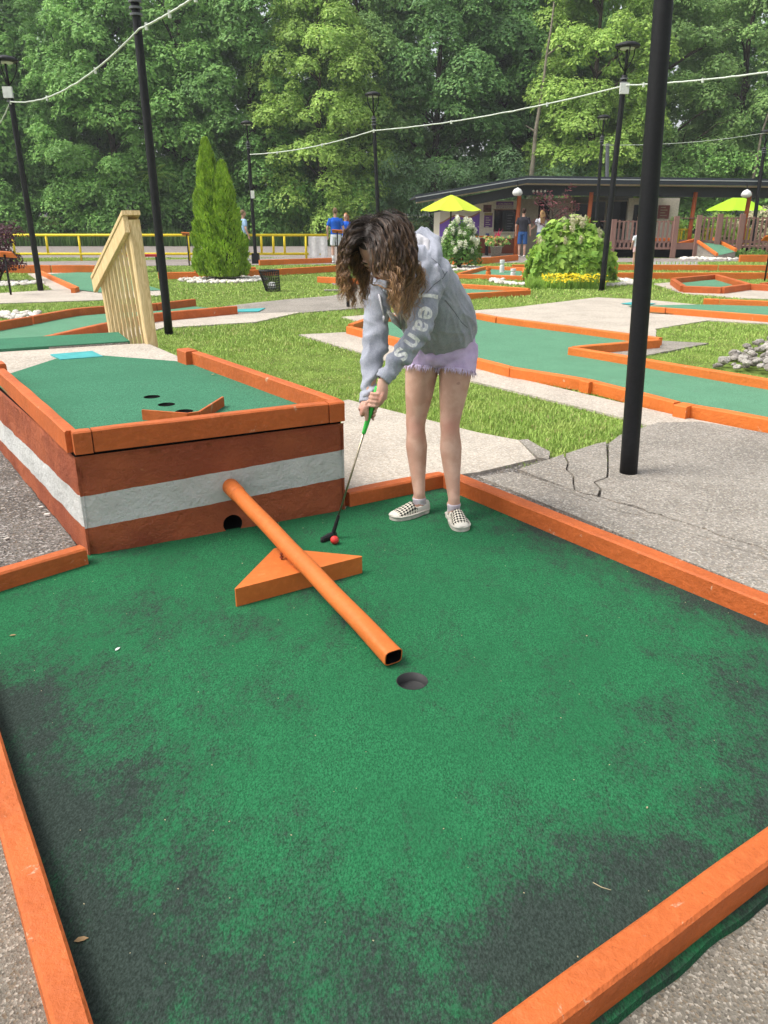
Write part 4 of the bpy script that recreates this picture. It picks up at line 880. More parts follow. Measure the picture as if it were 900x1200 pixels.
# tall weeds on the road bank
def blades(xs, ys, zs, h, w_, lean=.35):
    n = len(xs); a = RS.uniform(0, 2 * np.pi, n); dx, dy = np.cos(a), np.sin(a); l = RS.uniform(0, lean, n) * h; la = RS.uniform(0, 2 * np.pi, n); lx, ly = np.cos(la) * l, np.sin(la) * l
    v = np.empty((n, 5, 3)); ww = w_ * .5
    v[:, 0] = np.stack([xs - dx * ww, ys - dy * ww, zs], 1); v[:, 1] = np.stack([xs + dx * ww, ys + dy * ww, zs], 1)
    mx, my, mz = xs + lx * .35, ys + ly * .35, zs + h * .6
    v[:, 2] = np.stack([mx + dx * ww * .8, my + dy * ww * .8, mz], 1); v[:, 3] = np.stack([mx - dx * ww * .8, my - dy * ww * .8, mz], 1); v[:, 4] = np.stack([xs + lx, ys + ly, zs + h * RS.uniform(.8, 1, n)], 1)
    i = np.arange(n)[:, None] * 5; return v.reshape(-1, 3), i + [0, 1, 2, 3], i + [3, 2, 4]
n = 26000; xs = RS.uniform(-28, 4, n); ys = RS.uniform(44.6, 48, n); hh = RS.uniform(.3, 1.0, n) * (.7 + .5 * np.sin(xs * .9) ** 2); v, q4, t3 = blades(xs, ys, np.maximum(0, (ys - 45.5) * .085), hh, .06)
M['weeds'] = leafmat('weeds', (.05, .12, .03), (.16, .27, .07))
o = link_mesh('weeds', npmesh('weeds', v, q4, t3), M['weeds']); tag(o, 'tall weeds on the bank behind the road and yellow fence', 'weeds', kind='stuff')
# pale-green young sumac and hanging sprays on the left
def spray(base, n, L, m, name, label):
    o = root(name, base, label, 'shrub'); V, Q = [], []; B = Vector(base); mb = MB()
    for k in range(n):
        a = 2 * math.pi * k / n + rnd.random(); el = rnd.uniform(.1, 1.2)
        for j in range(14):
            f = j / 13; p = Vector((math.cos(a) * math.cos(el), math.sin(a) * math.cos(el) * .6, math.sin(el))) * L * f; p.z -= L * .45 * f * f
            for s_ in (-1, 1):
                d = Vector((-math.sin(a), math.cos(a), 0)) * s_; lf = .26 * (1 - f * .5); tip = p + d * lf + Vector((0, 0, -.06)); mid = p + d * lf * .5; wv = Vector((math.cos(a), math.sin(a), 0)) * .05
                mb.add([B + p, B + mid + wv, B + tip, B + mid - wv], [(0, 1, 2, 3)])
    mb.build('fronds', m, o)
spray((-12.4, 46.2, 3.6), 9, 1.3, LM['bright'], 'sumac', 'bright young feathery shrub against the wood left of the near pole')

# ================================================================== arborvitae with two tips
M['thuja'] = leafmat('thuja', (.20, .38, .035), (.46, .64, .07), trans=.15, patch=3.0)
av = root('conical_evergreen', (-4.118, 20.959, 0), 'bright green conical evergreen with two pointed tips in a ring of white stones', 'evergreen')
c0 = Vector((-4.118, 20.959, 0)); pts = []; nr = []
def cone(cx, cy, z0, z1, rb, n):
    z = z0 + (z1 - z0) * RS.uniform(0, 1, n) ** 1.15; f = (z - z0) / (z1 - z0); a = RS.uniform(0, 2 * np.pi, n)
    prof = rb * np.where(f < .12, .8 + .2 * f / .12, 1) * np.clip(1 - f, 0, 1) ** .62 * 1.04 * (1 + .10 * np.sin(a * 5 + z * 2.3) + .10 * np.sin(z * 9 + a * 3) + .07 * np.sin(z * 21 + a * 7)); r_ = prof * RS.uniform(.86, 1.04, n)
    return np.stack([cx + r_ * np.cos(a), cy + r_ * np.sin(a), z], 1), np.stack([np.cos(a), np.sin(a), np.full(n, .25)], 1)
p1, d1 = cone(c0.x - .22, c0.y, .12, (-4.262, 20.9, 3.271)[2], .50, 14000); p2, d2 = cone(c0.x + .15, c0.y - .06, .12, (-3.908, 20.9, 2.762)[2], .52, 12000)
C = np.concatenate([p1, p2]); D = np.concatenate([d1, d2]); n = len(C)
side = np.cross(D, [0, 0, 1.0]); side /= np.linalg.norm(side, axis=1)[:, None]; rot = RS.uniform(0, np.pi, n)[:, None]; hx_ = side * np.cos(rot) + D * np.sin(rot)
upv = np.array([0, 0, 1.0]) + D * .55 + RS.normal(0, .25, (n, 3)); upv /= np.linalg.norm(upv, axis=1)[:, None]; s_ = RS.uniform(.05, .10, n)[:, None]
v = np.stack([C - upv * s_ * .4, C + hx_ * s_ * .3 + upv * s_ * .2, C + upv * s_, C - hx_ * s_ * .3 + upv * s_ * .2], 1).reshape(-1, 3); i_ = np.arange(n)[:, None] * 4
link_mesh('foliage', npmesh('foliage', v, i_ + [0, 1, 2, 3]), M['thuja'], av)
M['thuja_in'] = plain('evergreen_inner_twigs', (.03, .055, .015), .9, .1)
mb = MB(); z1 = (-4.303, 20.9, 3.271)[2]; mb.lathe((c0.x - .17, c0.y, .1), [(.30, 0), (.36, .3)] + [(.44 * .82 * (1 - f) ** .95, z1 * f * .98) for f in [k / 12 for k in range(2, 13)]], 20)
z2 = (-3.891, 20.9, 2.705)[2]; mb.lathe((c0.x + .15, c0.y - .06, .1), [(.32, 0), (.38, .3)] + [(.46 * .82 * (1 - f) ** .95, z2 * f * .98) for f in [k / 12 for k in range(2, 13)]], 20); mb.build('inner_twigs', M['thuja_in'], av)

# ================================================================== stones
def rockmesh(seed, flat=.62):
    bm_ = bmesh.new(); bmesh.ops.create_icosphere(bm_, subdivisions=2, radius=1)
    for v_ in bm_.verts:
        v_.co *= 1 + .38 * noise.noise(v_.co * 1.1 + Vector((seed * 3.1, 0, 0))) + .12 * noise.noise(v_.co * 3 + Vector((seed, 0, 0))); v_.co.z *= flat
    m_ = bpy.data.meshes.new('rock'); bm_.to_mesh(m_); bm_.free(); return m_
ROCKS = [rockmesh(i) for i in range(6)]
def rocks(label, spots, size, name='stone_bed', cat='stones', thing=None):
    n = len(spots); V, F = [], []; o_ = 0; tmp = [(np.array([v.co[:] for v in m_.vertices]), np.array([p.vertices[:] for p in m_.polygons])) for m_ in ROCKS]
    for k, (x, y, z) in enumerate(spots):
        a, f = tmp[k % 6]; s = size * RS.uniform(.6, 1.35); th = RS.uniform(0, 6.28); c, s2 = math.cos(th), math.sin(th); b = a * [s, s * RS.uniform(.7, 1), s]
        b = np.stack([b[:, 0] * c - b[:, 1] * s2 + x, b[:, 0] * s2 + b[:, 1] * c + y, b[:, 2] + z + s * .3], 1); V.append(b); F.append(f + o_); o_ += len(b)
    m_ = npmesh(name, np.concatenate(V), None, np.concatenate(F)); o = link_mesh(name, m_, M['rock'], loc=(spots[0][0], spots[0][1], 0)); tag(o, label, cat, kind='stuff')
    return o
def ring(c, r0, r1, n, sy=1.0, a0=0, a1=6.283):
    out = []
    for k in range(n):
        a = rnd.uniform(a0, a1); r = rnd.uniform(r0, r1); out.append((c[0] + r * math.cos(a), c[1] + r * math.sin(a) * sy, 0))
    return out
rocks('ring of white stones around the foot of the conical evergreen', ring((-4.118, 20.959, 0), .4, 1.1, 420), .055)
rocks('ring of white stones around the big leafy bush and yellow flowers', ring((4.482, 20.404, 0), 1.55, 1.85, 420, .8), .055)
rocks('white stones around the white flowering bush', ring((1.98, 25.5, 0), .7, 1.15, 260), .06)
rocks('white stones beside the small low plants in front of the deck ramp', ring((13.092, 30.972, 0), .9, 2.0, 200, .35), .085)
rocks('small patch of white stones at the left edge beyond the long lane', ring((-6.313, 13.15, 0), .0, .75, 160, .8), .05)
rocks('white stones at the far left edge under the purple bush', ring((-9.247, 19.623, 0), .2, 1.1, 160, .6), .055)
pile = root('rock_pile', (4.243, 8.486, 0), 'pile of pale limestone rocks at the right edge beside the orange border', 'rock pile')
GREYROCKS = [m_.copy() for m_ in ROCKS]
tri = [(3.579, 8.486, 0), (5.177, 10.604, 0), (6.099, 10.839, 0), (4.645, 7.874, 0), (3.976, 8.008, 0)]
NOGRASS.append([p[:2] for p in tri]); xs_ = [p[0] for p in tri]; ys_ = [p[1] for p in tri]; k = 0
for _ in range(1600):
    x, y = rnd.uniform(min(xs_), max(xs_)), rnd.uniform(min(ys_), max(ys_))
    if in_poly(np.array([x]), np.array([y]), tri)[0] and k < 290:
        o = bpy.data.objects.new('rock', GREYROCKS[k % 6]); COL.objects.link(o); o.parent = pile; s = rnd.uniform(.028, .062); o.scale = (s, s * rnd.uniform(.7, 1), s)
        o.location = (x - pile.location.x, y - pile.location.y, .03 + rnd.uniform(0, .07)); o.rotation_euler = (rnd.uniform(-.3, .3), rnd.uniform(-.3, .3), rnd.uniform(0, 6)); k += 1
t = NT('grey_limestone'); oi = t.n.new('ShaderNodeObjectInfo'); t.bump(t.noise(3, 5), .6, .3); M['greyrock'] = t.done(t.mix(oi.outputs['Random'], (.27, .24, .21), (.60, .56, .50)), .95, .1)
for m_ in GREYROCKS: m_.materials.append(M['greyrock'])

# ================================================================== bushes
def hydrangea(label, c, w_, h_, nleaf, leaf, lm, flowers, fsize, fmat, nm='flowering_bush', lobed=False, flow_low=.45):
    o = root(nm, c, label, 'bush'); C, D = [], []
    u = RS.normal(0, 1, (nleaf, 3)); u /= np.linalg.norm(u, axis=1)[:, None]; u[:, 2] = np.abs(u[:, 2]) * 1.0
    lump = 1 + .16 * np.sin(u[:, 0] * 7 + 1) * np.cos(u[:, 2] * 6) + .12 * np.sin(u[:, 1] * 9 + u[:, 2] * 5); r = RS.uniform(.62, 1, nleaf) ** .5 * lump
    th = RS.uniform(0, 6.283, nleaf); rho = RS.uniform(0, 1, nleaf) ** .5; zt_ = (1 - rho ** 2.3) ** .75; lump = 1 + .10 * np.sin(th * 5 + 1) + .10 * np.sin(th * 9 + rho * 8); dep = RS.uniform(0, 1, nleaf) ** 1.6
    zz = zt_ * (1 - dep * .45); rr2 = np.where(RS.uniform(0, 1, nleaf) < .45, np.clip(1 - zz ** 2.2, 0.05, 1) ** .5 * RS.uniform(.85, 1.02, nleaf), rho)
    P_ = np.stack([c[0] + np.cos(th) * rr2 * lump * w_ / 2, c[1] + np.sin(th) * rr2 * lump * w_ * .42, .12 + zz * lump * h_ * .9], 1); q = np.stack([np.cos(th) * rr2, np.sin(th) * rr2, zz + .25], 1)
    v, t_ = leaves5(P_, q, leaf, .55) if lobed else leaves(P_, q, leaf, .5, .6, .1)
    link_mesh('foliage', npmesh('foliage', v, None, t_), lm, o)
    n2 = nleaf // 3; u = RS.normal(0, 1, (n2, 3)); u /= np.linalg.norm(u, axis=1)[:, None]; u[:, 2] = np.abs(u[:, 2]); r = RS.uniform(.1, .6, n2) ** .5
    mb = MB()
    for k in range(9):
        a = 2 * math.pi * k / 9; mb.tube([(c[0], c[1], 0), (c[0] + .2 * w_ * math.cos(a), c[1] + .16 * w_ * math.sin(a), h_ * .4), (c[0] + .36 * w_ * math.cos(a), c[1] + .3 * w_ * math.sin(a), h_ * .75)], [.03, .02, .012], 5)
    mb.build('stems', M['bark'], o)
    fb = bmesh.new(); bmesh.ops.create_icosphere(fb, subdivisions=2, radius=1)
    fm = None; P2 = []; D2 = []
    for k in range(flowers):
        a = rnd.uniform(0, 6.28); rho = rnd.uniform(0, 1) ** .5 * (1 - flow_low * .25); p = Vector((c[0] + math.cos(a) * rho * w_ * .56, c[1] - abs(math.sin(a)) * rho * w_ * .48, .12 + (1 - rho ** 2.3) ** .75 * h_ * 1.0 * (1.02 if flow_low > .6 else rnd.uniform(.72, 1.12)))); n_ = 90; s = fsize * rnd.uniform(.6, 1.15)
        uu = RS.normal(0, 1, (n_, 3)); uu /= np.linalg.norm(uu, axis=1)[:, None]; pp = uu * RS.uniform(.4, 1, (n_, 1)) * [s * .75, s * .75, s * 1.2] + np.array(p); mb2 = None
        v, t_ = leaves(pp, uu, s * .38, .9, .5, .05); hd = link_mesh('flower_head', npmesh('flower_head', v, None, t_), fmat, o); hd['kind'] = 'stuff'
    return o
M['petal'] = leafmat('cream_petals', (.75, .76, .58), (.9, .9, .78), (.78, .80, .55), trans=.3)
M['petal_pink'] = leafmat('faded_petals', (.45, .48, .25), (.68, .58, .45), (.5, .58, .3), trans=.3)
LM['hyd'] = leafmat('hydrangea_leaf', (.08, .19, .035), (.20, .36, .07)); LM['big'] = leafmat('oakleaf', (.20, .38, .06), (.48, .66, .13), trans=.3, patch=2.5)
hydrangea('bush with upright cream flower heads in front of the purple mural', ((2.332, 25.5, 0.072)[0], 25.5, 0), 1.25, 1.30, 3000, .12, LM['hyd'], 44, .105, M['petal'])
hydrangea('big round light green bush with lobed leaves right of the player, before the stand', ((4.389, 19.3, -0.013)[0], 19.4, 0), 1.9, 1.36, 3400, .20, LM['big'], 34, .085, M['petal_pink'], 'leafy_bush', True, .75)
c = ((4.249, 18.6, 0.043)[0], 18.55, 0)
o = root('yellow_flowers', c, 'low yellow flowers at the front of the big leafy bush', 'flowers'); n = 3000; xs = c[0] + RS.uniform(-.95, .75, n); ys = c[1] + RS.uniform(-.25, .45, n); v, q4, t3 = blades(xs, ys, np.zeros(n), RS.uniform(.08, .28, n) , .025, .5)
link_mesh('foliage', npmesh('foliage', v, q4, t3), LM['big'], o)
n = 520; P_ = np.stack([c[0] + RS.uniform(-.62, .78, n), c[1] + RS.uniform(-.28, .3, n), .14 + RS.uniform(0, .18, n)], 1); D_ = np.tile([0, -.5, .8], (n, 1)); v, t_ = leaves(P_, D_, .055, 1, .3, .1)
M['yflower'] = leafmat('yellow_petals', (.75, .52, .01), (.9, .72, .03), (.8, .6, .02)); link_mesh('blooms', npmesh('blooms', v, None, t_), M['yflower'], o)
# red-leaved maple by the stand, purple bush at left, small plants
M['maple'] = leafmat('red_leaf', (.10, .025, .03), (.26, .08, .09), trans=.3); M['purple'] = leafmat('purple_leaf', (.06, .02, .035), (.14, .05, .06))
mp = root('red_maple', ((6.489, 32.5, 0.052)[0], 32.5, 0), 'small thin red-leaved maple in front of the stand doorway', 'tree'); B = Vector(mp.location); mb = MB()
cs = []
mb.tube([B, B + Vector((.05, 0, 1.2)), B + Vector((.0, 0, 2.0))], [.05, .04, .025], 7)
for k in range(16):
    a = rnd.uniform(0, 6.28); s = B + Vector((0, 0, rnd.uniform(1.0, 1.9))); e = s + Vector((math.cos(a) * rnd.uniform(.5, 1.2), math.sin(a) * .5, rnd.uniform(.15, .7))); mb.tube([s, s.lerp(e, .5) + Vector((0, 0, .1)), e], [.022, .015, .006], 5); cs += [s.lerp(e, f) + Vector((rnd.uniform(-.15, .15), rnd.uniform(-.1, .1), rnd.uniform(-.05, .12))) for f in (.45, .6, .7, .8, .9, .95, 1) for _ in range(3)]
mb.build('branches', M['bark'], mp); v, t_ = leaves(np.array([c_[:] for c_ in cs]), np.tile([0, -.3, .9], (len(cs), 1)), .13, .4, .5); link_mesh('foliage', npmesh('foliage', v, None, t_), M['maple'], mp)
c = (-9.689, 20.404, 0); blobs('purple_bush', 'dark purple-leaved bush cut by the left edge', [(c[0] + RS.uniform(-.7, .5), c[1] + RS.uniform(-.4, .4), RS.uniform(.3, 1.35)) for _ in range(26)], [.35] * 26, 1500, .07, M['purple'], 'bush', stems=8)
c = (13.481, 31.595, 0); blobs('low_plants', 'low green plants among white stones in front of the deck ramp', [(c[0] + RS.uniform(-1.1, 1.1), c[1] + RS.uniform(-.4, .4), RS.uniform(.02, .22)) for _ in range(30)], [.25] * 30, 1300, .08, LM['hyd'], 'plants', stems=6)
c = (13.845, 36.5, 0.225); blobs('tall_grass_plant', 'feathery pale plants behind the deck under the lime parasol', [(c[0] + RS.uniform(-1.2, 2.2), 36.5 + RS.uniform(-.4, .4), RS.uniform(.3, 1.5)) for _ in range(30)], [.35] * 30, 500, .12, LM['big'], 'plants', stems=8)
c = (16.399, 37, 0.207); blobs('pale_bush', 'pale flowering shrub behind the deck at the right end', [(c[0] + RS.uniform(-1.4, 2), 37 + RS.uniform(-.4, .4), RS.uniform(.5, 1.7)) for _ in range(26)], [.38] * 26, 500, .12, M['petal_pink'], 'bush', stems=6)

# ================================================================== lawn grass
def noisev(x, y, f): return .5 + .5 * (np.sin(x * f * 2.3 + 1.7 * np.sin(y * f * 1.9)) * np.cos(y * f * 2.7 + 1.3 * np.sin(x * f * 3.1)))
def scatter(n, y0, y1, xf, h0, h1, w_, name, label):
    ys = RS.uniform(y0, y1, n); xs = RS.uniform(-1, 1, n) * (xf * ys + 1.0); ok = np.ones(n, bool)
    jx = xs + RS.normal(0, .022, n); jy = ys + RS.normal(0, .03, n)
    for p in NOGRASS: ok &= ~in_poly(jx, jy, p)
    ok &= ~((noisev(xs, ys, 1.1) > .93) & (RS.uniform(0, 1, n) < .65))
    ok &= ~in_poly(xs, ys, [(-1.4, 3.4), (-.1, 4.1), (-1.35, 5.9), (-1.95, 6.85), (-3.5, 9.7), (-5.0, 9.2), (-3.3, 6.1)])
    xs, ys = xs[ok], ys[ok]; n = len(xs); v, q4, t3 = blades(xs, ys, np.full(n, -.01), RS.uniform(h0, h1, n) * (.75 + .5 * np.clip(np.sin(xs * 1.7 + ys) * np.sin(ys * 1.3), -.5, .5)), w_, .9)
    o = link_mesh(name, npmesh(name, v, q4, t3), M['grass']); tag(o, label, 'grass', kind='stuff')
scatter(150000, 4.9, 9.5, .55, .02, .05, .006, 'grass', 'short mown grass close behind the player')
scatter(130000, 9.5, 16, .56, .02, .055, .010, 'grass', 'short mown grass between the middle lanes')
scatter(110000, 16, 32.3, .56, .025, .065, .02, 'grass', 'short mown grass in the far part of the course')

# ================================================================== concession stand
M['cream'] = plain('cream_wall', (.78, .73, .60), .8); M['tan'] = plain('tan_wall', (.38, .34, .26), .8); M['navy'] = plain('dark_fascia', (.035, .042, .055), .5)
M['soffit'] = plain('soffit_boards', (.46, .37, .25), .8); M['trim'] = plain('roof_edge_trim', (.45, .47, .48), .4); M['post_o'] = paint('post_paint', (.50, .12, .03), (.3, .15, .1), .75)
M['glass'] = plain('dark_glass', (.012, .014, .018), .08, .6, .1, 3, 0); M['lilac_sign'] = plain('purple_sign', (.17, .06, .26), .6)
st = root('concession_stand', (8, 37, 0), 'low concession stand with a dark overhanging roof, purple mural and orange posts', 'building')
RY0, RY1 = 33.2, 41.5
prof = [((1.235, 34, 2.236)[0], (1.235, 34, 2.236)[2]), ((5.582, 33.2, 2.929)[0], (5.582, 33.2, 2.929)[2]), ((11.638, 33.2, 2.868)[0], (11.638, 33.2, 2.868)[2]), ((16.97, 33.2, 2.806)[0], (16.97, 33.2, 2.806)[2])]
def band(dz0, dz1, y0, y1, nm, m, x0=0, parent=st):
    mb = MB()
    for j in range(3):
        (xa, za), (xb, zb) = prof[j], prof[j + 1]; xa += x0 if j == 0 else 0; ye = min(y1, 35.6) if j == 2 else y1; e = .0 if j == 0 else .0
        vs = [(x, y, z + dz) for y in (y0, ye) for (x, z) in ((xa, za), (xb, zb)) for dz in (dz0, dz1)]
        fs = [(0, 2, 3, 1), (4, 5, 7, 6), (1, 3, 7, 5), (0, 4, 6, 2)]
        if j == 0: fs.append((0, 1, 5, 4))
        if j == 2: fs.append((2, 6, 7, 3))
        if j == 1 and y1 > 35.6: fs.append((2, 6, 7, 3))
        mb.add(vs, fs)
    return mb.build(nm, m, parent)
rf = band(-.02, .06, RY0 - .02, RY1, 'roof', M['navy']); band(-.055, -.0225, RY0 - .05, RY0 - .021, 'drip_edge', M['trim']); band(-.20, -.057, RY0 - .02, RY0 + .03, 'fascia', M['navy'])
band(-.24, -.205, RY0 + .032, RY0 + .85, 'soffit', M['soffit'], .05); band(-.62, -.245, RY0 + .855, RY0 + 1.1, 'beam', M['navy'], .6)
WY = 36.5
def panel(p, q, nm, m, y=36.5, d=.06, parent=st):
    """upright rectangle between two opposite corners p (upper left) and q (lower right), its face at y"""
    mb = MB(); mb.box((p[0], y, max(-.02, q[2])), (q[0], y + d, p[2])); return mb.build(nm, m, parent)
# mural wall: purple field under a wavy cream sky with an orange-brown outline
t = NT('mural'); sp = t.n.new("ShaderNodeSeparateXYZ"); t.link(t.geo_out['Position'], sp.inputs[0]); X_, Z_ = sp.outputs[0], sp.outputs[2]
wv = t.math('ADD', 1.50, t.math('ADD', t.math('MULTIPLY', t.math('SINE', t.math('MULTIPLY', X_, 4.6)), .09), t.math('MULTIPLY', t.math('SUBTRACT', X_, 3.4), .20)))
dd = t.math('SUBTRACT', Z_, wv); above = t.math('GREATER_THAN', dd, 0); line = t.math('LESS_THAN', t.math('ABSOLUTE', dd), .035)
stars = t.math('LESS_THAN', t.vor(4.2, 'Distance'), .13)
pc = t.mix(t.math('MULTIPLY', stars, .8), t.mix(t.noise(2), (.18, .08, .46), (.27, .14, .60)), (.7, .55, .75)); c_ = t.mix(above, pc, (.74, .70, .58)); c_ = t.mix(line, c_, (.42, .2, .12))
M['mural'] = t.done(c_, .7)
panel((2.433, 36.5, 2.218), (4.265, 36.5, -0.097), 'mural_wall', M['mural'], d=.12)
mb = MB(); mb.box(((2.439, 36.5, 1.977)[0], 36.63, 0), ((2.439, 36.5, 1.977)[0] + .12, 41, (2.433, 36.5, 2.218)[2])); mb.build('side_wall', M['cream'], st)
panel((4.164, 36.4, 2.147), (5.755, 36.4, 0.619), 'cream_wall', M['cream'], 36.42, .12)
panel((3.541, 36.3, 0.611), (5.852, 36.3, -0.016), 'red_wainscot', M['rust'], 36.3, .1)
panel((5.671, 36.4, 2.216), (6.695, 36.4, -0.021), 'cream_wall', M['tan'], 36.45, .12)
mw = panel((4.782, 36.4, 1.77), (5.739, 36.4, 0.883), 'serving_window', M['glass'], 36.395, .02); 
panel((4.735, 36.3, 1.793), (5.69, 36.3, 1.762), 'window_trim', M['rust'], 36.37, .03); panel((4.779, 36.3, 0.885), (5.744, 36.3, 0.846), 'counter_edge', M['cream'], 36.25, .14)
panel((5.31, 36.3, 1.631), (5.681, 36.3, 0.972), 'menu_board', plain('menu_black', (.02, .022, .03), .4), 36.375, .015)
for i in range(6): panel(((5.351, 36.3, 1.562)[0], 0, (5.351, 36.3, 1.562)[2] - i * .11), ((5.609, 36.3, 1.562)[0] - .05 * (i % 3), 0, (5.351, 36.3, 1.562)[2] - i * .11 - .03), 'menu_line', M['grey'], 36.368, .006)
panel((4.844, 36.3, 2.101), (5.586, 36.3, 1.968), 'sign', M['lilac_sign'], 36.39, .02); sg = panel((4.852, 36.3, 1.954), (5.595, 36.3, 1.817), 'sign', plain('sign_pale', (.35, .27, .27), .6), 36.39, .02)
panel((4.299, 36.3, 1.975), (4.644, 36.3, 1.683), 'poster', plain('poster_art', (.22, .08, .08), .6, var=.7, scale=9), 36.395, .02); panel((4.351, 36.3, 1.638), (4.711, 36.3, 1.059), 'poster', M['lilac_sign'], 36.395, .02)
panel((4.351, 36.3, 1.645), (4.688, 36.3, 1.545), 'poster_heading', plain('poster_ochre', (.4, .32, .12), .6), 36.38, .012)
def text(txt, pos, size, m, parent, nm='lettering', depth=.004):
    cu = bpy.data.curves.new(nm, 'FONT'); cu.body = txt; cu.size = size; cu.extrude = depth; cu.align_x = 'CENTER'; tmp = bpy.data.objects.new(nm, cu); COL.objects.link(tmp)
    dg = bpy.context.evaluated_depsgraph_get(); me = bpy.data.meshes.new_from_object(tmp.evaluated_get(dg)); bpy.data.objects.remove(tmp); bpy.data.curves.remove(cu)
    me.transform(Matrix.Translation(pos) @ Matrix.Rotation(math.pi / 2, 4, 'X')); me.materials.clear(); return link_mesh(nm, me, m, parent)
cx_ = (5.224, 36.3, 1.872)[0]
text('CONCESSIONS', (cx_, 36.384, (5.225, 36.3, 1.838)[2]), .125, M['white'], st); text('CONCESSIONS', ((5.218, 36.3, 1.975)[0], 36.384, (5.217, 36.3, 1.985)[2]), .09, M['cream'], st)
for i in range(5): panel(((4.416, 36.3, 1.424)[0], 0, (4.415, 36.3, 1.459)[2] - i * .09), ((4.564, 36.3, 1.424)[0] + .06 * (i % 2), 0, (4.415, 36.3, 1.459)[2] - i * .09 - .022), 'print_line', M['cream'], 36.388, .006)
fl = panel((4.444, 36.3, 0.815), (4.584, 36.3, 0.621), 'leaflet_holder', plain('blue_box', (.12, .13, .42), .4), 36.33, .07)
# doorway and tan panel, dark windows, sign wall
panel((6.669, 37, 2.227), (7.491, 37, -0.01), 'doorway', M['glass'], 37.3, .1); panel((7.122, 36, 2.242), (7.958, 36, 0.032), 'tan_panel', M['tan'], 36.0, .2); panel((7.831, 36.2, 2.246), (8.115, 36.2, 0.023), 'panel_edge', M['soffit'], 36.15, .15)
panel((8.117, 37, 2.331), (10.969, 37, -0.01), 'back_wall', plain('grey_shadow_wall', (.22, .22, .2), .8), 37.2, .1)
for u_, a, b in ((0, (8.197, 37, 2.053), (8.431, 37, 1.068)), (1, (8.424, 37, 2.018), (9.08, 37, 0.997)), (2, (9.126, 37, 2.122), (9.761, 37, 0.997)), (3, (9.837, 37, 2.122), (10.707, 37, 0.997))):
    w_ = panel(a, b, 'window', M['glass'], 37.15, .03); mb = MB()
    for (xa, xb, za, zb) in ((a[0] - .04, a[0], b[2], a[2]), (b[0], b[0] + .04, b[2], a[2]), (a[0] - .04, b[0] + .04, a[2], a[2] + .05)): mb.box((xa, 37.12, za), (xb, 37.16, zb))
    mb.build('frame', M['tan'], w_)
panel((10.592, 36.5, 2.252), (12.782, 36.5, 0.011), 'cream_wall', M['cream'], 36.5, .12); panel((10.833, 36.4, 1.976), (11.179, 36.4, 1.215), 'window', M['glass'], 36.47, .02)
bs_ = panel((11.885, 36.4, 1.959), (12.38, 36.4, 1.406), 'notice_board', plain('notice_brown', (.25, .08, .06), .6), 36.46, .03)
for i in range(5): panel(((11.984, 36.4, 1.907)[0], 0, (11.986, 36.4, 1.89)[2] - i * .11), ((12.205, 36.4, 1.907)[0] + .08 * (i % 2), 0, (11.986, 36.4, 1.89)[2] - i * .11 - .035), 'print_line', M['soffit'], 36.452, .006)
mb = MB(); xx = (12.526, 36.5, 1.977)[0]; mb.box((xx - .12, 36.63, 0), (xx, 41, (12.49, 36.5, 2.252)[2])); mb.build('side_wall', M['cream'], st)
for (p, zt_) in (((5.413, 33.985, 0), 0), ((8.296, 33.985, 0), 0), ((12.478, 33.985, 0), 0), ((14.658, 33.985, 0), 0), ((17.224, 33.985, 0), 0)):
    mb = MB(); mb.tube([(p[0], p[1], -.02), (p[0], p[1], 1.2), (p[0] + .03, p[1], 2.42)], .085, 10); mb.build('post', M['post_o'], st, smooth=True)
for q in ((5.198, 33, 2.431), (14.127, 33, 2.37)):
    l_ = root('globe_lamp', q, 'white bell-shaped lamp on top of the left orange post' if q[0] < 10 else 'white bell-shaped lamp under the roof at the right', 'lamp')
    mb = MB(); mb.lathe((q[0], q[1], q[2] - .17), [(.001, 0), (.13, .0), (.20, .08), (.19, .15), (.13, .24), (.05, .28), (.001, .31)], 18); mb.build('shade', M['white'], l_, smooth=True); mb = MB(); mb.tube([(q[0], q[1], q[2] + .12), (q[0], q[1] + .1, q[2] + .36)], .02, 6); mb.build('bracket', M['black'], l_)
# string of small lamps above the red maple
for i in range(4):
    q = (5.971, 33.9, 2.455); bb = root('bulb', (q[0] + i * .155, q[1], q[2]), 'round white bulb number %s from the left under the roof beam over the red maple' % ('first', 'second', 'third', 'last')[i], 'bulb', 'row of white bulbs'); bb['label'] = '%s white bulb of the row hanging under the beam above the red maple' % ('leftmost', 'second', 'third', 'rightmost')[i]
    mb = MB(); mb.lathe((q[0] + i * .155, q[1] , q[2] - .05), [(.001, 0), (.04, .02), (.05, .05), (.03, .09), (.001, .1)], 10); mb.build('globe', M['white'], bb, smooth=True)
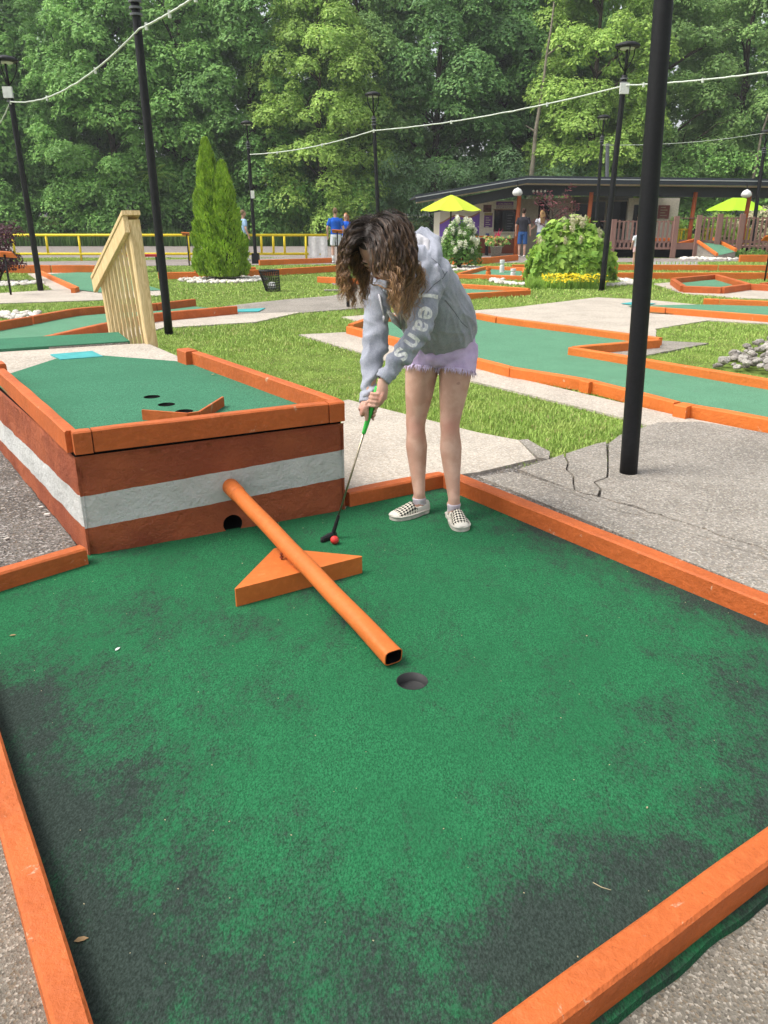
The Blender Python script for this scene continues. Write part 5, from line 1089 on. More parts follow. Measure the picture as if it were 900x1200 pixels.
# orange picnic table and flower planter
pt = root('picnic_table', (4.035, 33.622, 0), 'orange-topped picnic table with dark legs against the stand wall', 'table'); c = (3.979, 34.355, 0); mb = MB(); mb.box((c[0] - .55, c[1] - .35, .70), (c[0] + .42, c[1] + .35, .76)); mb.build('top', M['orange_far'], pt)
for s_ in (-.4, .25): mb = MB(); mb.box((c[0] + s_, c[1] - .25, 0), (c[0] + s_ + .07, c[1] + .25, .69)); mb.build('leg', M['black'], pt)
pl = root('planter', (4.286, 31.595, 0), 'grey tub planter with pink spiky leaves and trailing flowers', 'planter'); c = (4.286, 31.595, 0); mb = MB(); mb.lathe(c, [(.001, .0), (.17, .0), (.23, .42), (.25, .43), (.25, .46), (.2, .46), (.19, .40), (.001, .40)], 18); mb.build('pot', M['conc_grey'], pl, smooth=True)
cs = [(c[0] + RS.uniform(-.45, .45), c[1] + RS.uniform(-.2, .2), .5 + RS.uniform(-.02, .28)) for _ in range(28)]; C, D = clump_cloud(np.array(cs), [.13] * 28, 1500, .8, .3); v, t_ = leaves(C, D, .07); link_mesh('foliage', npmesh('foliage', v, None, t_), LM['mid'], pl)
n = 26; xs = np.full(n, c[0]) + RS.uniform(-.05, .05, n); ys = np.full(n, c[1]); v, q4, t3 = blades(xs, ys, np.full(n, .42), RS.uniform(.35, .72, n), .06, .3); M['pink'] = leafmat('pink_spike', (.5, .02, .09), (.7, .06, .16)); link_mesh('spikes', npmesh('spikes', v, q4, t3), M['pink'], pl)
P_ = np.array([(a + RS.uniform(-.1, .1), b - .12, d + .05) for a, b, d in cs]); v, t_ = leaves(P_, np.tile([0, -1, .3], (len(P_), 1)), .10, .9, .3); link_mesh('blooms', npmesh('blooms', v, None, t_), leafmat('orange_bloom', (.7, .3, .1), (.8, .6, .3)), pl)

# ================================================================== brown deck bridge with railing and ramp green
dk = root('deck', (13, 32, 0), 'brown timber deck with a picket railing in front of the stand', 'deck')
dy = 32.0; zf = (9.891, 32, 0.42)[2]; zr = (9.783, 32, 1.363)[2]; zr2 = (13.025, 32, 1.485)[2]
xA, xB, xC, xD = (8.776, 32, 1.01)[0], (11.15, 32, 1.01)[0], (12.017, 32, 1.01)[0], (16.7, 32, 1.01)[0]
mb = MB(); mb.box((xA, dy, zf - .04), (xD, dy + 1.9, zf + .02)); mb.build('floor', M['deckwood'], dk)
mb = MB(); mb.box((xA, dy - .04, zf - .10), (xC, dy - .002, zf + .14)); mb.build('rim_joist', M['deckwood'], dk)
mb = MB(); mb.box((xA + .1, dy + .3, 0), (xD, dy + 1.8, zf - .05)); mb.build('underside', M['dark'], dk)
for (xa, xb, z1) in ((xA, xB, zr), (xC, xD, zr2)):
    for yy in (dy, dy + 1.85):
        mb = MB(); mb.box((xa, yy - .01, z1 - .06), (xb, yy + .10, z1 - .02)); mb.build('rail', M['deckwood'], dk); mb = MB(); mb.box((xa, yy - .01, zf + .12), (xb, yy + .03, zf + .2)); mb.build('rail', M['deckwood'], dk)
        x = xa + .02; k = 0; base_me = None
        while x < xb - .05 and yy == dy:
            mb = MB(); w2 = .075; h0 = zf - .02 if z1 == zr else zf - .3; mb.prism([(x, yy - .04), (x + w2, yy - .04), (x + w2, yy - .012), (x, yy - .012)], h0, z1 + .03 * math.sin(k * 2.3)); mb.build('picket', M['deckwood'], dk); x += .17; k += 1
for x_, zt2 in ((xA, zr + .05), (xB, zr + .16), (xC, zr + .2), ((12.796, 31.9, 1.011)[0], zr2 + .12), ((13.645, 31.9, 1.011)[0], zr2 + .12)):
    mb = MB(); mb.box((x_ - .09, dy - .16, 0), (x_ + .09, dy - .045, zt2)); mb.build('post', M['deckwood'], dk)
rg = root('ramp_green', (18, 31, 0), 'sloping green carpet ramp with orange edges coming down from the deck opening', 'ramp')
ra, rb, rc, rd = (12.041, 31.9, 0.579), (12.933, 32.6, 0.621), (13.146, 30.9, 0.277), (12.346, 30.6, 0.139)
mb = MB(); top = [ra, rb, rc, rd]; mb.prism([p[:2] for p in top], [0, 0, 0, 0], [max(.05, p[2]) for p in top]); mb.build('ramp_body', M['conc_grey'], rg)
mb = MB(); mb.add([(p[0], p[1], max(.05, p[2]) + .01) for p in top], [(0, 3, 2, 1)]); mb.build('carpet', M['carpet_far'], rg)
board((ra[0], ra[1], ra[2]), (rd[0], rd[1], max(.05, rd[2])), rg, w=.1, h=.1, m=M['orange_far']); board((rb[0], rb[1], rb[2]), (rc[0], rc[1], max(.05, rc[2])), rg, w=.1, h=.12, m=M['orange_far'])
board((11.513, 32.4, 0.437), (12.367, 32.7, 0.618), rg, w=.1, h=.12, m=M['orange_far']); board((9.723, 32.6, 0.558), (11.396, 32.6, 0.589), rg, w=.1, h=.14, m=M['orange_far'])
board((12.615, 29.239, 0), (15.466, 29.239, 0), rg, w=.12, h=.24, m=M['orange_far'])
# yellow stools seen through the deck opening
for (u_, p, lab) in ((0, (12.378, 34.4, 0.536), 'yellow stool behind the deck opening beside a post'), (1, (13.701, 35.2, 0.615), 'yellow stool behind the deck, right of the opening'), (2, (15.451, 35.4, 0.61), 'yellow chair seen through the pickets at the right')):
    so = root('stool', (p[0], p[1], 0), lab, 'stool'); mb = MB(); mb.box((p[0] - .2, p[1] - .2, .98), (p[0] + .2, p[1] + .2, 1.04)); mb.build('seat', M['yellow'], so)
    for sx in (-.16, .16):
        for sy in (-.16, .16): mb = MB(); mb.tube([(p[0] + sx, p[1] + sy, 0), (p[0] + sx * .8, p[1] + sy * .8, .98)], .035, 6); mb.build('leg', M['yellow'], so)
wt_ = root('white_trellis', (9.045, 26.288, 0), 'low white slatted edging lying on the grass before the orange boards', 'edging'); c = (9.236, 26.288, 0); mb = MB()
for i in range(14): mb.box((c[0] - .85 + i * .12, c[1] - .02, 0), (c[0] - .78 + i * .12, c[1] + .02, .16))
mb.box((c[0] - .86, c[1] + .021, .05), (c[0] + .86, c[1] + .04, .08)); mb.build('slats', M['white'], wt_)

# ================================================================== figures
def ell(pts, rx, ry, ax, seg=16, m=None):
    """closed elliptical loft: rx along ax, ry across"""
    m = m or MB(); pts = [Vector(p) for p in pts]; n = len(pts); vs = []
    for i, p in enumerate(pts):
        t = (pts[min(i + 1, n - 1)] - pts[max(i - 1, 0)]).normalized(); a = Vector(ax[i] if isinstance(ax, list) else ax); a = (a - t * a.dot(t)).normalized(); b = t.cross(a)
        for k in range(seg):
            th = 2 * math.pi * k / seg; vs.append(p + a * math.cos(th) * (rx[i]) + b * math.sin(th) * (ry[i]))
    # rounded ends
    fs = [(i * seg + k, i * seg + (k + 1) % seg, (i + 1) * seg + (k + 1) % seg, (i + 1) * seg + k) for i in range(n - 1) for k in range(seg)] + [tuple(range(seg))[::-1], tuple((n - 1) * seg + k for k in range(seg))]
    m.add(vs, fs); return m
def ball_(m, c, r, mtx=None, seg=16):
    """ellipsoid; r = (rx,ry,rz); mtx = 3x3 whose columns are its axes"""
    c = Vector(c); mtx = mtx or Matrix.Identity(3); vs = [c + mtx @ Vector((0, 0, r[2]))]; rows = seg // 2
    for i in range(1, rows):
        ph = math.pi * i / rows
        for k in range(seg): th = 2 * math.pi * k / seg; vs.append(c + mtx @ Vector((r[0] * math.sin(ph) * math.cos(th), r[1] * math.sin(ph) * math.sin(th), r[2] * math.cos(ph))))
    vs.append(c + mtx @ Vector((0, 0, -r[2]))); L = len(vs) - 1
    fs = [(0, 1 + k, 1 + (k + 1) % seg) for k in range(seg)] + [(1 + (i - 1) * seg + k, 1 + i * seg + k, 1 + i * seg + (k + 1) % seg, 1 + (i - 1) * seg + (k + 1) % seg) for i in range(1, rows - 1) for k in range(seg)] + [(1 + (rows - 2) * seg + (k + 1) % seg, 1 + (rows - 2) * seg + k, L) for k in range(seg)]
    m.add(vs, fs); return m
def fuse(m, voxel, smooth=6):
    """one continuous skin around everything collected in m"""
    me = m.mesh('tmp'); o = bpy.data.objects.new('tmp', me); COL.objects.link(o)
    md = o.modifiers.new('r', 'REMESH'); md.mode = 'VOXEL'; md.voxel_size = voxel
    if smooth: s = o.modifiers.new('s', 'SMOOTH'); s.factor = .5; s.iterations = smooth
    dg = bpy.context.evaluated_depsgraph_get(); r = bpy.data.meshes.new_from_object(o.evaluated_get(dg)); bpy.data.objects.remove(o); bpy.data.meshes.remove(me); return r
t = NT('skin'); n1 = t.noise(9, 5); col = t.mix(t.ramp(n1, .4, .62), (.47, .27, .195), (.56, .35, .265)); col = t.mix(t.math('MULTIPLY', t.attr('blush'), .55), col, (.46, .19, .14)); col = t.mix(t.math('MULTIPLY', t.ramp(t.noise(45, 4), .55, .75), .25), col, (.42, .22, .18)); col = t.mix(t.math('MULTIPLY', t.ramp(t.noise(26, 2, .5), .735, .76), .45), col, (.24, .12, .09)); t.bump(t.noise(60, 5, .65), .18, .004)
M['skin'] = t.done(col, .5, .35); M['skin'].node_tree.nodes["Principled BSDF"].inputs['Subsurface Weight'].default_value = .12; M['skin'].node_tree.nodes["Principled BSDF"].inputs['Subsurface Radius'].default_value = (.01, .004, .002)
def small_person(base, H, yaw, label, shirt, legs_m, hair_m, hair_len=0, arm_l=None, arm_r=None, shoes='white', bottoms=.27, turn=0, socks=False):
    """standing figure seen from afar, facing +Y before yaw; arm_* = (elbow, wrist) offsets"""
    o = root('person', base, label, 'person'); o.rotation_euler = (0, 0, yaw); B = Vector((0, 0, 0)); k = H / 1.75; V = lambda x, y, z: Vector((x * k, y * k, z * k))
    ORG[o.name] = Vector((0, 0, 0))
    m = MB()
    for s in (-1, 1):
        m.tube([V(.10 * s, 0, .06), V(.10 * s, -.01, .3), V(.10 * s, .01, .5), V(.095 * s, 0, .72), V(.085 * s, 0, .9)], [.036 * k, .052 * k, .053 * k, .072 * k, .085 * k], 12)
        ball_(m, V(.10 * s, .05, .035), (.04 * k, .12 * k, .035 * k))
        el, wr = (arm_l, arm_r)[s > 0] or ((.27, -.03, 1.12), (.27, .06, .88))
        el = V(el[0] * s, el[1], el[2]); wr = V(wr[0] * s, wr[1], wr[2]); m.tube([V(.17 * s, 0, 1.42), el, wr], [.05 * k, .042 * k, .028 * k], 10)
        hd = wr + (wr - el).normalized() * .06 * k; ball_(m, hd, (.03 * k, .035 * k, .055 * k))
        for f_ in range(4): m.tube([hd + V(-.02 + f_ * .013, .02, -.02), hd + V(-.022 + f_ * .015, .035, -.08)], [.010 * k, .008 * k], 6)
        m.tube([hd + V(-.03 * s, .02, .02), hd + V(-.035 * s, .06, -.03)], [.012 * k, .009 * k], 6)
    ell([V(0, 0, .86), V(0, 0, 1.0), V(0, 0, 1.15), V(0, 0, 1.32), V(0, 0, 1.44)], [.15 * k, .15 * k, .14 * k, .18 * k, .13 * k], [.1 * k, .1 * k, .09 * k, .105 * k, .07 * k], (1, 0, 0), m=m)
    m.tube([V(0, -.01, 1.42), V(0, 0, 1.56)], .055 * k, 10); ball_(m, V(0, .01, 1.64), (.075 * k, .095 * k, .115 * k)); m.tube([V(0, .09, 1.65), V(0, .12, 1.615)], [.012 * k, .018 * k], 6)
    for s in (-1, 1): ball_(m, V(.076 * s, 0, 1.635), (.012 * k, .02 * k, .03 * k), seg=8)
    link_mesh('body', fuse(m, .016, 2), M['skin'], o, smooth=True)
    m = MB(); ell([V(0, 0, .92), V(0, 0, 1.05), V(0, 0, 1.2), V(0, 0, 1.34), V(0, 0, 1.46)], [.175 * k, .17 * k, .17 * k, .20 * k, .11 * k], [.125 * k, .12 * k, .115 * k, .125 * k, .07 * k], (1, 0, 0), m=m)
    for s in (-1, 1):
        el, wr = (arm_l, arm_r)[s > 0] or ((.27, -.03, 1.12), (.27, .06, .88)); a = V(.16 * s, 0, 1.42); b = V(el[0] * s, el[1], el[2]); m.tube([a, a.lerp(b, .75)], [.07 * k, .068 * k], 10)
    link_mesh('shirt', fuse(m, .018, 2), shirt, o, smooth=True)
    m = MB(); ell([V(0, 0, .82), V(0, 0, .97)], [.165 * k, .165 * k], [.115 * k, .12 * k], (1, 0, 0), m=m)
    for s in (-1, 1): m.tube([V(.09 * s, 0, .9), V(.105 * s, 0, .9 - bottoms)], [.09 * k, .088 * k if bottoms < .6 else .055 * k], 12)
    link_mesh('shorts' if bottoms < .6 else 'trousers', fuse(m, .018, 2), legs_m, o, smooth=True)
    m = MB(); ball_(m, V(0, -.012, 1.665), (.084 * k, .098 * k, .108 * k))
    if hair_len: 
        for x in (-.06, -.03, 0, .03, .06): m.tube([V(x, -.06, 1.68), V(x * 1.3, -.10, 1.5), V(x * 1.2, -.11, 1.66 - hair_len)], [.04 * k, .04 * k, .015 * k], 8)
    me = fuse(m, .014, 1)
    # keep the face free
    bm_ = bmesh.new(); bm_.from_mesh(me); bmesh.ops.delete(bm_, geom=[v for v in bm_.verts if v.co.y > .035 * k and v.co.z < 1.70 * k], context='VERTS'); bm_.to_mesh(me); bm_.free()
    link_mesh('hair', me, hair_m, o, smooth=True)
    for s in (-1, 1):
        m = MB(); ball_(m, V(.10 * s, .055, .045), (.05 * k, .135 * k, .05 * k)); me = fuse(m, .016, 1)
        if socks: pass
        link_mesh('shoe', me, M[shoes], o, smooth=True)
        if socks: m = MB(); m.tube([V(.10 * s, 0, .07), V(.10 * s, -.005, .27)], [.042 * k, .052 * k], 10); m.build('sock', M['white'], o, smooth=True)
    return o
def fab(name, c): return plain(name, c, .85, .1, .25, 6, .3)
M['f_blue'] = fab('royal_blue_cotton', (.02, .12, .60)); M['f_white'] = fab('white_cotton', (.72, .74, .80)); M['f_sky'] = fab('pale_blue_cotton', (.35, .52, .72)); M['f_char'] = fab('charcoal_cotton', (.035, .035, .045)); M['denim'] = fab('blue_denim', (.035, .10, .28)); M['f_pink'] = fab('pale_pink_cotton', (.75, .5, .5)); M['f_dark'] = fab('dark_trousers', (.03, .04, .07))
M['h_blond'] = fab('dark_blond_hair', (.22, .15, .09)); M['h_red'] = fab('strawberry_hair', (.45, .19, .08)); M['h_brown'] = fab('brown_hair', (.05, .028, .018)); M['h_gold'] = fab('golden_hair', (.48, .30, .13))
small_person((-1.653, 28.442, 0), 1.78, 0, 'man in a bright blue t-shirt and white shorts seen from behind', M['f_blue'], M['f_white'], M['h_blond'], socks=True, bottoms=.33)
small_person((-1.385, 30.373, 0), 1.62, R(165), 'woman with reddish hair in a blue top facing the man in blue', M['f_blue'], M['f_white'], M['h_red'], .35, arm_l=((.2, .12, 1.12), (.05, .28, 1.15)))
small_person((-5.004, 29.795, 0), 1.72, R(-60), 'person in a pale blue shirt half hidden behind the conical evergreen', M['f_sky'], M['f_dark'], M['h_blond'], bottoms=.78)
small_person((5.429, 32.578, 0), 1.80, R(-18), 'man in a charcoal t-shirt and denim shorts at the stand counter', M['f_char'], M['denim'], M['h_brown'], bottoms=.42)
small_person((6.2, 32.918, 0), 1.74, R(12), 'woman with long golden hair, white top and denim shorts at the stand', M['f_white'], M['denim'], M['h_gold'], .42, arm_l=((.27, .05, 1.14), (.30, .26, 1.05)), bottoms=.16)
small_person((8.168, 26.739, 0), 1.15, R(10), 'child in pale pink shorts mostly hidden behind the thick black pole', M['f_white'], M['f_pink'], M['h_brown'], bottoms=.25)
small_person((10.512, 34.6, 0.057), 1.55, 0, 'dark-haired person behind the deck railing left of the thick black pole', M['f_char'], M['f_dark'], M['h_brown'], bottoms=.7)
sv = small_person((5.065, 36.95, 0.209), 1.5, R(180), 'person serving inside the concession window', M['f_char'], M['f_dark'], M['h_brown'], bottoms=.7)

# ================================================================== the player
gz = .031
player = root('person', (.30, 4.02, gz), 'young woman in a grey hoodie and lilac shorts bending over her putter', 'person')
V = Vector
def TY(p): return V(p)
HCc = V((-0.022, 3.58, 1.406)); HU = V((-.38, -.70, .60)).normalized(); HF = V((-.26, -.58, -.77)); HF = (HF - HU * HF.dot(HU)).normalized(); HS = HU.cross(HF)
HM = Matrix((HS, HF, HU)).transposed()      # columns: side, face, up
hp = lambda s, f, u: HCc + HS * s + HF * f + HU * u
# joints
fA, fB = V((0.309, 4.13, 0.827)), None
toeR, heelR = V((0.041, 3.904, 0.031)), V((0.24, 4.046, 0.031)); toeL, heelL = V((0.4, 3.746, 0.031)), V((0.363, 4.007, 0.031))
dR = (toeR - heelR).normalized(); toeR = heelR + dR * .25; dL = (toeL - heelL).normalized(); dL = (dL + V((.1, -.45, 0))).normalized(); heelL = toeL - dL * .235
ankR = heelR + dR * .06 + V((0, 0, .085)); ankL = heelL + dL * .06 + V((0, 0, .085))
kneeR, kneeL = V((0.169, 4.1, 0.504)), V((0.346, 4.03, 0.522)); hipR, hipL = V((0.211, 4.16, 0.893)), V((0.388, 4.14, 0.91))
def leg(m, ank, knee, hip, d):
    kf = V((d.x, d.y, 0)) ; bk = -(kf * .6 + V((0, -.4, 0)) * .8); bk.z = 0
    L = lambda a, b, f: a.lerp(b, f)
    pts = [ank + V((0, 0, -.05)), ank + V((0, 0, .03)), L(ank, knee, .25), L(ank, knee, .48) + V((0, .012, 0)), L(ank, knee, .70) + V((0, .014, 0)), L(ank, knee, .90), knee, L(knee, hip, .14), L(knee, hip, .38), L(knee, hip, .66), L(knee, hip, .92)]
    rad = [.033, .0325, .0385, .0505, .0600, .0515, .0535, .0590, .0750, .088, .096]
    ell(pts, [r * .97 for r in rad], [r * 1.04 for r in rad], (1, 0, 0), 36, m)
    ball_(m, knee + V((-.003, -.021, .0)), (.032, .036, .044)); ball_(m, knee + V((-.002, -.018, -.045)), (.022, .030, .026)); ball_(m, ank + V((.027, 0, -.005)), (.012, .014, .016), seg=10); ball_(m, ank + V((-.027, 0, -.002)), (.012, .014, .016), seg=10)
    h_ = ank - V((0, 0, .05)); m.tube([h_ + V((0, 0, -.01)), h_ + d * .07 + V((0, 0, -.02)), h_ + d * .15 + V((0, 0, -.028))], [.026, .03, .02], 12)
# arms: her left is at the right of the picture
shL, elL, wrL = V((0.218, 3.8, 1.284)), V((0.158, 3.68, 1.039)), V((-0.004, 3.6, 0.845)); shR, elR, wrR = V((-0.033, 3.92, 1.248)), V((-0.041, 3.8, 0.995)), V((-0.08, 3.64, 0.728))
gT, gB = V((-0.036, 3.6, 0.782)), V((-0.257, 3.654, 0.05)); g = (gB - gT).normalized(); e1 = (V((0, -1, 0)) - g * g.dot(V((0, -1, 0)))).normalized(); e2 = e1.cross(g); e2 = e2 if e2.x > 0 else -e2
gp = lambda along, th, r: gT + g * along + (e2 * math.cos(R(th)) - e1 * math.sin(R(th))) * r   # th=0 right, 90 behind, 180 left, 270 towards camera
m = MB(); leg(m, ankR, kneeR, hipR, dR); leg(m, ankL, kneeL, hipL, dL)
ell([V((0.301, 4.15, 0.828)), V((0.299, 4.15, 0.913)), V((0.285, 4.1, 1.007)), V((0.211, 4, 1.165)), V((0.121, 3.88, 1.286)), V((0.079, 3.82, 1.344))], [.15, .165, .13, .15, .15, .08], [.11, .115, .09, .10, .09, .06], (.86, -.5, 0), 22, m)
m.tube([V((0.087, 3.82, 1.336)), V((0.039, 3.74, 1.367)), HCc + HU * -.07], [.056, .052, .05], 14)
for a, b, c, s in ((shL, elL, wrL, 1), (shR, elR, wrR, -1)): m.tube([a, a.lerp(b, .4), b, b.lerp(c, .35), b.lerp(c, .8), c], [.052, .044, .037, .037, .028, .025], 14)
# head
ball_(m, hp(0, -.012, .03), (.074, .094, .092), HM, 24); ball_(m, hp(0, .022, -.03), (.058, .068, .085), HM, 20); ball_(m, hp(0, .062, -.092), (.026, .02, .02), HM, 12)
m.tube([hp(0, .088, .018), hp(0, .098, -.005), hp(0, .108, -.028)], [.008, .010, .0125], 10)
for s in (-1, 1):
    ball_(m, hp(.011 * s, .096, -.032), (.008, .010, .007), HM, 8); ball_(m, hp(.031 * s, .074, .012), (.016, .013, .011), HM, 12); ball_(m, hp(.032 * s, .078, .033), (.021, .010, .007), HM, 10); ball_(m, hp(.036 * s, .062, -.03), (.022, .018, .02), HM, 12)
    ball_(m, hp(.074 * s, -.01, -.01), (.009, .02, .032), HM, 12)
ball_(m, hp(0, .087, -.053), (.021, .010, .0055), HM, 10); ball_(m, hp(0, .084, -.066), (.018, .010, .006), HM, 10)
# hands: her right is the lower one, palm on the left of the grip, fingers coming round behind; her left is above
RA = .092; 
def oriented(c, x, y, z): return Matrix((x.normalized(), y.normalized(), z.normalized())).transposed()
pr_c = gp(RA, 190, .034); m.tube([wrR, wrR.lerp(pr_c, .55), pr_c + g * .012], [.024, .027, .026], 12); ball_(m, pr_c, (.016, .030, .040), oriented(None, e2, e1, g), 14)
for i in range(4):
    al = RA - .030 + .020 * i; rr_ = .0225 if i else .023; fr = (.0088, .0086, .0082, .0074)[i]
    m.tube([gp(al, 196, .036), gp(al, 150, .030), gp(al + .002, 100, rr_), gp(al + .004, 40, rr_), gp(al + .006, -10, rr_ + .001), gp(al + .006, -48 + 6 * i, rr_ - .001)], [fr * 1.15, fr * 1.1, fr, fr, fr * .95, fr * .8], 10)
m.tube([gp(RA - .02, 215, .036), gp(RA + .004, 232, .030), gp(RA + .026, 244, .024), gp(RA + .046, 252, .0205)], [.013, .0115, .0095, .008], 10)
LA = .014
pl_c = gp(LA - .004, -28, .034); m.tube([wrL, wrL.lerp(pl_c, .6), pl_c + g * .010], [.024, .028, .027], 12); ball_(m, pl_c, (.018, .032, .042), oriented(None, e2, e1, g), 14)
for i in range(4):
    al = LA - .026 + .0195 * i; fr = (.0086, .0088, .0086, .0076)[i]
    m.tube([gp(al, -30, .038), gp(al + .008, -70, .034), gp(al + .015, -112, .0255), gp(al + .020, -160, .0225), gp(al + .023, -205, .0215), gp(al + .024, -240, .0205)], [fr * 1.15, fr * 1.1, fr, fr, fr * .92, fr * .8], 10)
m.tube([gp(LA - .02, 20, .036), gp(LA + .004, 28, .030), gp(LA + .03, 10, .025), gp(LA + .050, -4, .022)], [.013, .0115, .0095, .008], 10)
body = fuse(m, .0042, 3)
BL = [(kneeR + V((0, -.05, 0)), .05), (kneeL + V((0, -.05, 0)), .05), (gp(RA, 200, .05), .035), (gp(LA, -60, .05), .035), (hp(0, .1, -.03), .03), (hp(.04, .07, -.03), .03), (hp(-.04, .07, -.03), .03), (ankR, .03), (ankL, .03)]
at_ = body.attributes.new('blush', 'FLOAT', 'POINT'); at_.data.foreach_set('value', [min(1, sum(math.exp(-((v.co - q).length / r_) ** 2) for q, r_ in BL)) for v in body.vertices])
link_mesh('body', body, M['skin'], player, smooth=True)
# lips, brows, lashes
t = NT('lips'); M['lips'] = t.done((.42, .13, .11), .4, .4)
m = MB(); ball_(m, hp(0, .0965, -.0535), (.020, .0045, .0045), HM, 12); ball_(m, hp(0, .0935, -.0655), (.017, .0045, .0045), HM, 12); m.build('lips', M['lips'], player, smooth=True)
M['browhair'] = plain('brow_hair', (.02, .012, .008), .6)
for s in (-1, 1):
    m = MB(); m.tube([hp(.014 * s, .090, .036), hp(.03 * s, .088, .042), hp(.048 * s, .076, .038)], [.0025, .003, .0012], 6); m.build('eyebrow', M['browhair'], player, smooth=True)
    m = MB(); m.tube([hp(.018 * s, .0855, .004), hp(.031 * s, .0875, .0005), hp(.044 * s, .079, .004)], [.001, .0018, .001], 6); m.build('eyelashes', M['browhair'], player, smooth=True)

# ---------------- shorts with frayed hems
t = NT('lilac_denim'); wv_ = t.noise(220, 2); col = t.mix(t.ramp(t.noise(14, 5), .3, .7), (.44, .31, .54), (.58, .44, .68)); col = t.mix(t.math('MULTIPLY', wv_, .3), col, (.8, .74, .86)); t.bump(wv_, .3, .002); M['lilac'] = t.done(col, .85, .1)
m = MB(); ball_(m, V((0.288, 4.1, 0.85)), (.07, .09, .045)); ball_(m, V((0.272, 4.06, 0.87)), (.06, .05, .045))
ell([V((0.301, 4.15, 0.837)), V((0.304, 4.15, 0.89)), V((0.302, 4.14, 0.958)), V((0.294, 4.11, 1.006))], [.155, .178, .175, .16], [.12, .135, .13, .12], (.9, -.42, 0), 24, m)
for h_, k_ in ((hipR, kneeR), (hipL, kneeL)): hk = .31 if h_ is hipL else .215; m.tube([h_.lerp(k_, -.05), h_.lerp(k_, .12), h_.lerp(k_, hk)], [.102, .108, .1045], 20)
sh = fuse(m, .006, 3)
for v_ in sh.vertices:
    n_ = noise.noise(V((v_.co.x * 14, v_.co.y * 14, v_.co.z * 26))); v_.co += v_.normal * n_ * .004
shorts = link_mesh('shorts', sh, M['lilac'], player, smooth=True)
fr_ = MB()
for h_, k_ in ((hipR, kneeR), (hipL, kneeL)):
    ax = (k_ - h_).normalized(); c_ = h_.lerp(k_, (.305 if h_ is hipL else .212)); a_ = V((1, 0, 0)); a_ = (a_ - ax * a_.dot(ax)).normalized(); b_ = ax.cross(a_)
    for k in range(260):
        th = rnd.uniform(0, 6.283); r_ = .1035 + rnd.uniform(-.004, .004); p = c_ + (a_ * math.cos(th) + b_ * math.sin(th)) * r_ - ax * .004; o_ = (a_ * math.cos(th) + b_ * math.sin(th)); L_ = rnd.uniform(.012, .042)
        w_ = (-a_ * math.sin(th) + b_ * math.cos(th)); tip = p + ax * L_ + o_ * rnd.uniform(-.004, .014) + w_ * rnd.uniform(-.014, .014); s_ = rnd.uniform(.0012, .0032)
        mid = p.lerp(tip, .5) + w_ * rnd.uniform(-.005, .005) + o_ * .002; fr_.add([p - w_ * s_, p + w_ * s_, mid + w_ * s_ * .9, mid - w_ * s_ * .9, tip], [(0, 1, 2, 3), (3, 2, 4)])
t = NT('frayed_threads'); M['fray'] = t.done((.66, .55, .74), .9, .1); o_ = fr_.build('frayed_hem', M['fray'], player); o_['kind'] = 'stuff'

# ---------------- hoodie
t = NT('grey_marl'); n1 = t.noise(7, 5, .6); n2 = t.noise(260, 3, .7); n3 = t.noise(90, 3, .7, src=t.map((1, 1, .3)))
col = t.mix(t.ramp(n1, .3, .7), (.25, .265, .315), (.35, .365, .42)); col = t.mix(t.math('MULTIPLY', t.ramp(n2, .4, .7), .45), col, (.50, .51, .57)); col = t.mix(t.math('MULTIPLY', t.ramp(n3, .45, .7), .25), col, (.20, .21, .26))
b1 = t.bump(n2, .25, .002); t.bump(t.noise(24, 4, .6), .3, .006, b1); M['hood'] = t.done(col, .92, .08); t.b.inputs['Sheen Weight'].default_value = .15
AXT = [(.9, -.42, .22)] * 3 + [(.9, -.42, .12)] + [(.9, -.42, .1)] * 4
m = MB()
tor = [V((0.315, 4.13, 0.933)), V((0.305, 4.12, 0.961)), V((0.278, 4.07, 1.028)), V((0.241, 4, 1.116)), V((0.194, 3.93, 1.212)), V((0.15, 3.88, 1.286)), V((0.103, 3.83, 1.343)), V((0.071, 3.79, 1.379))]
ell(tor, [.164, .176, .194, .195, .190, .175, .125, .07], [.120, .130, .150, .150, .140, .120, .09, .06], AXT, 28, m)
for (a, b, c, r0) in ((shL, elL, wrL, .074), (shR, elR, wrR, .069)):
    a2 = a + (V((0.15, 3.88, 1.255)) - a) * .35
    m.tube([a2, a, a.lerp(b, .35), a.lerp(b, .75), b, b.lerp(c, .3), b.lerp(c, .62), b.lerp(c, .84), b.lerp(c, .93)], [.085, r0, r0 * .93, r0 * .84, r0 * .80, r0 * .76, r0 * .62, r0 * .52, .036], 18)
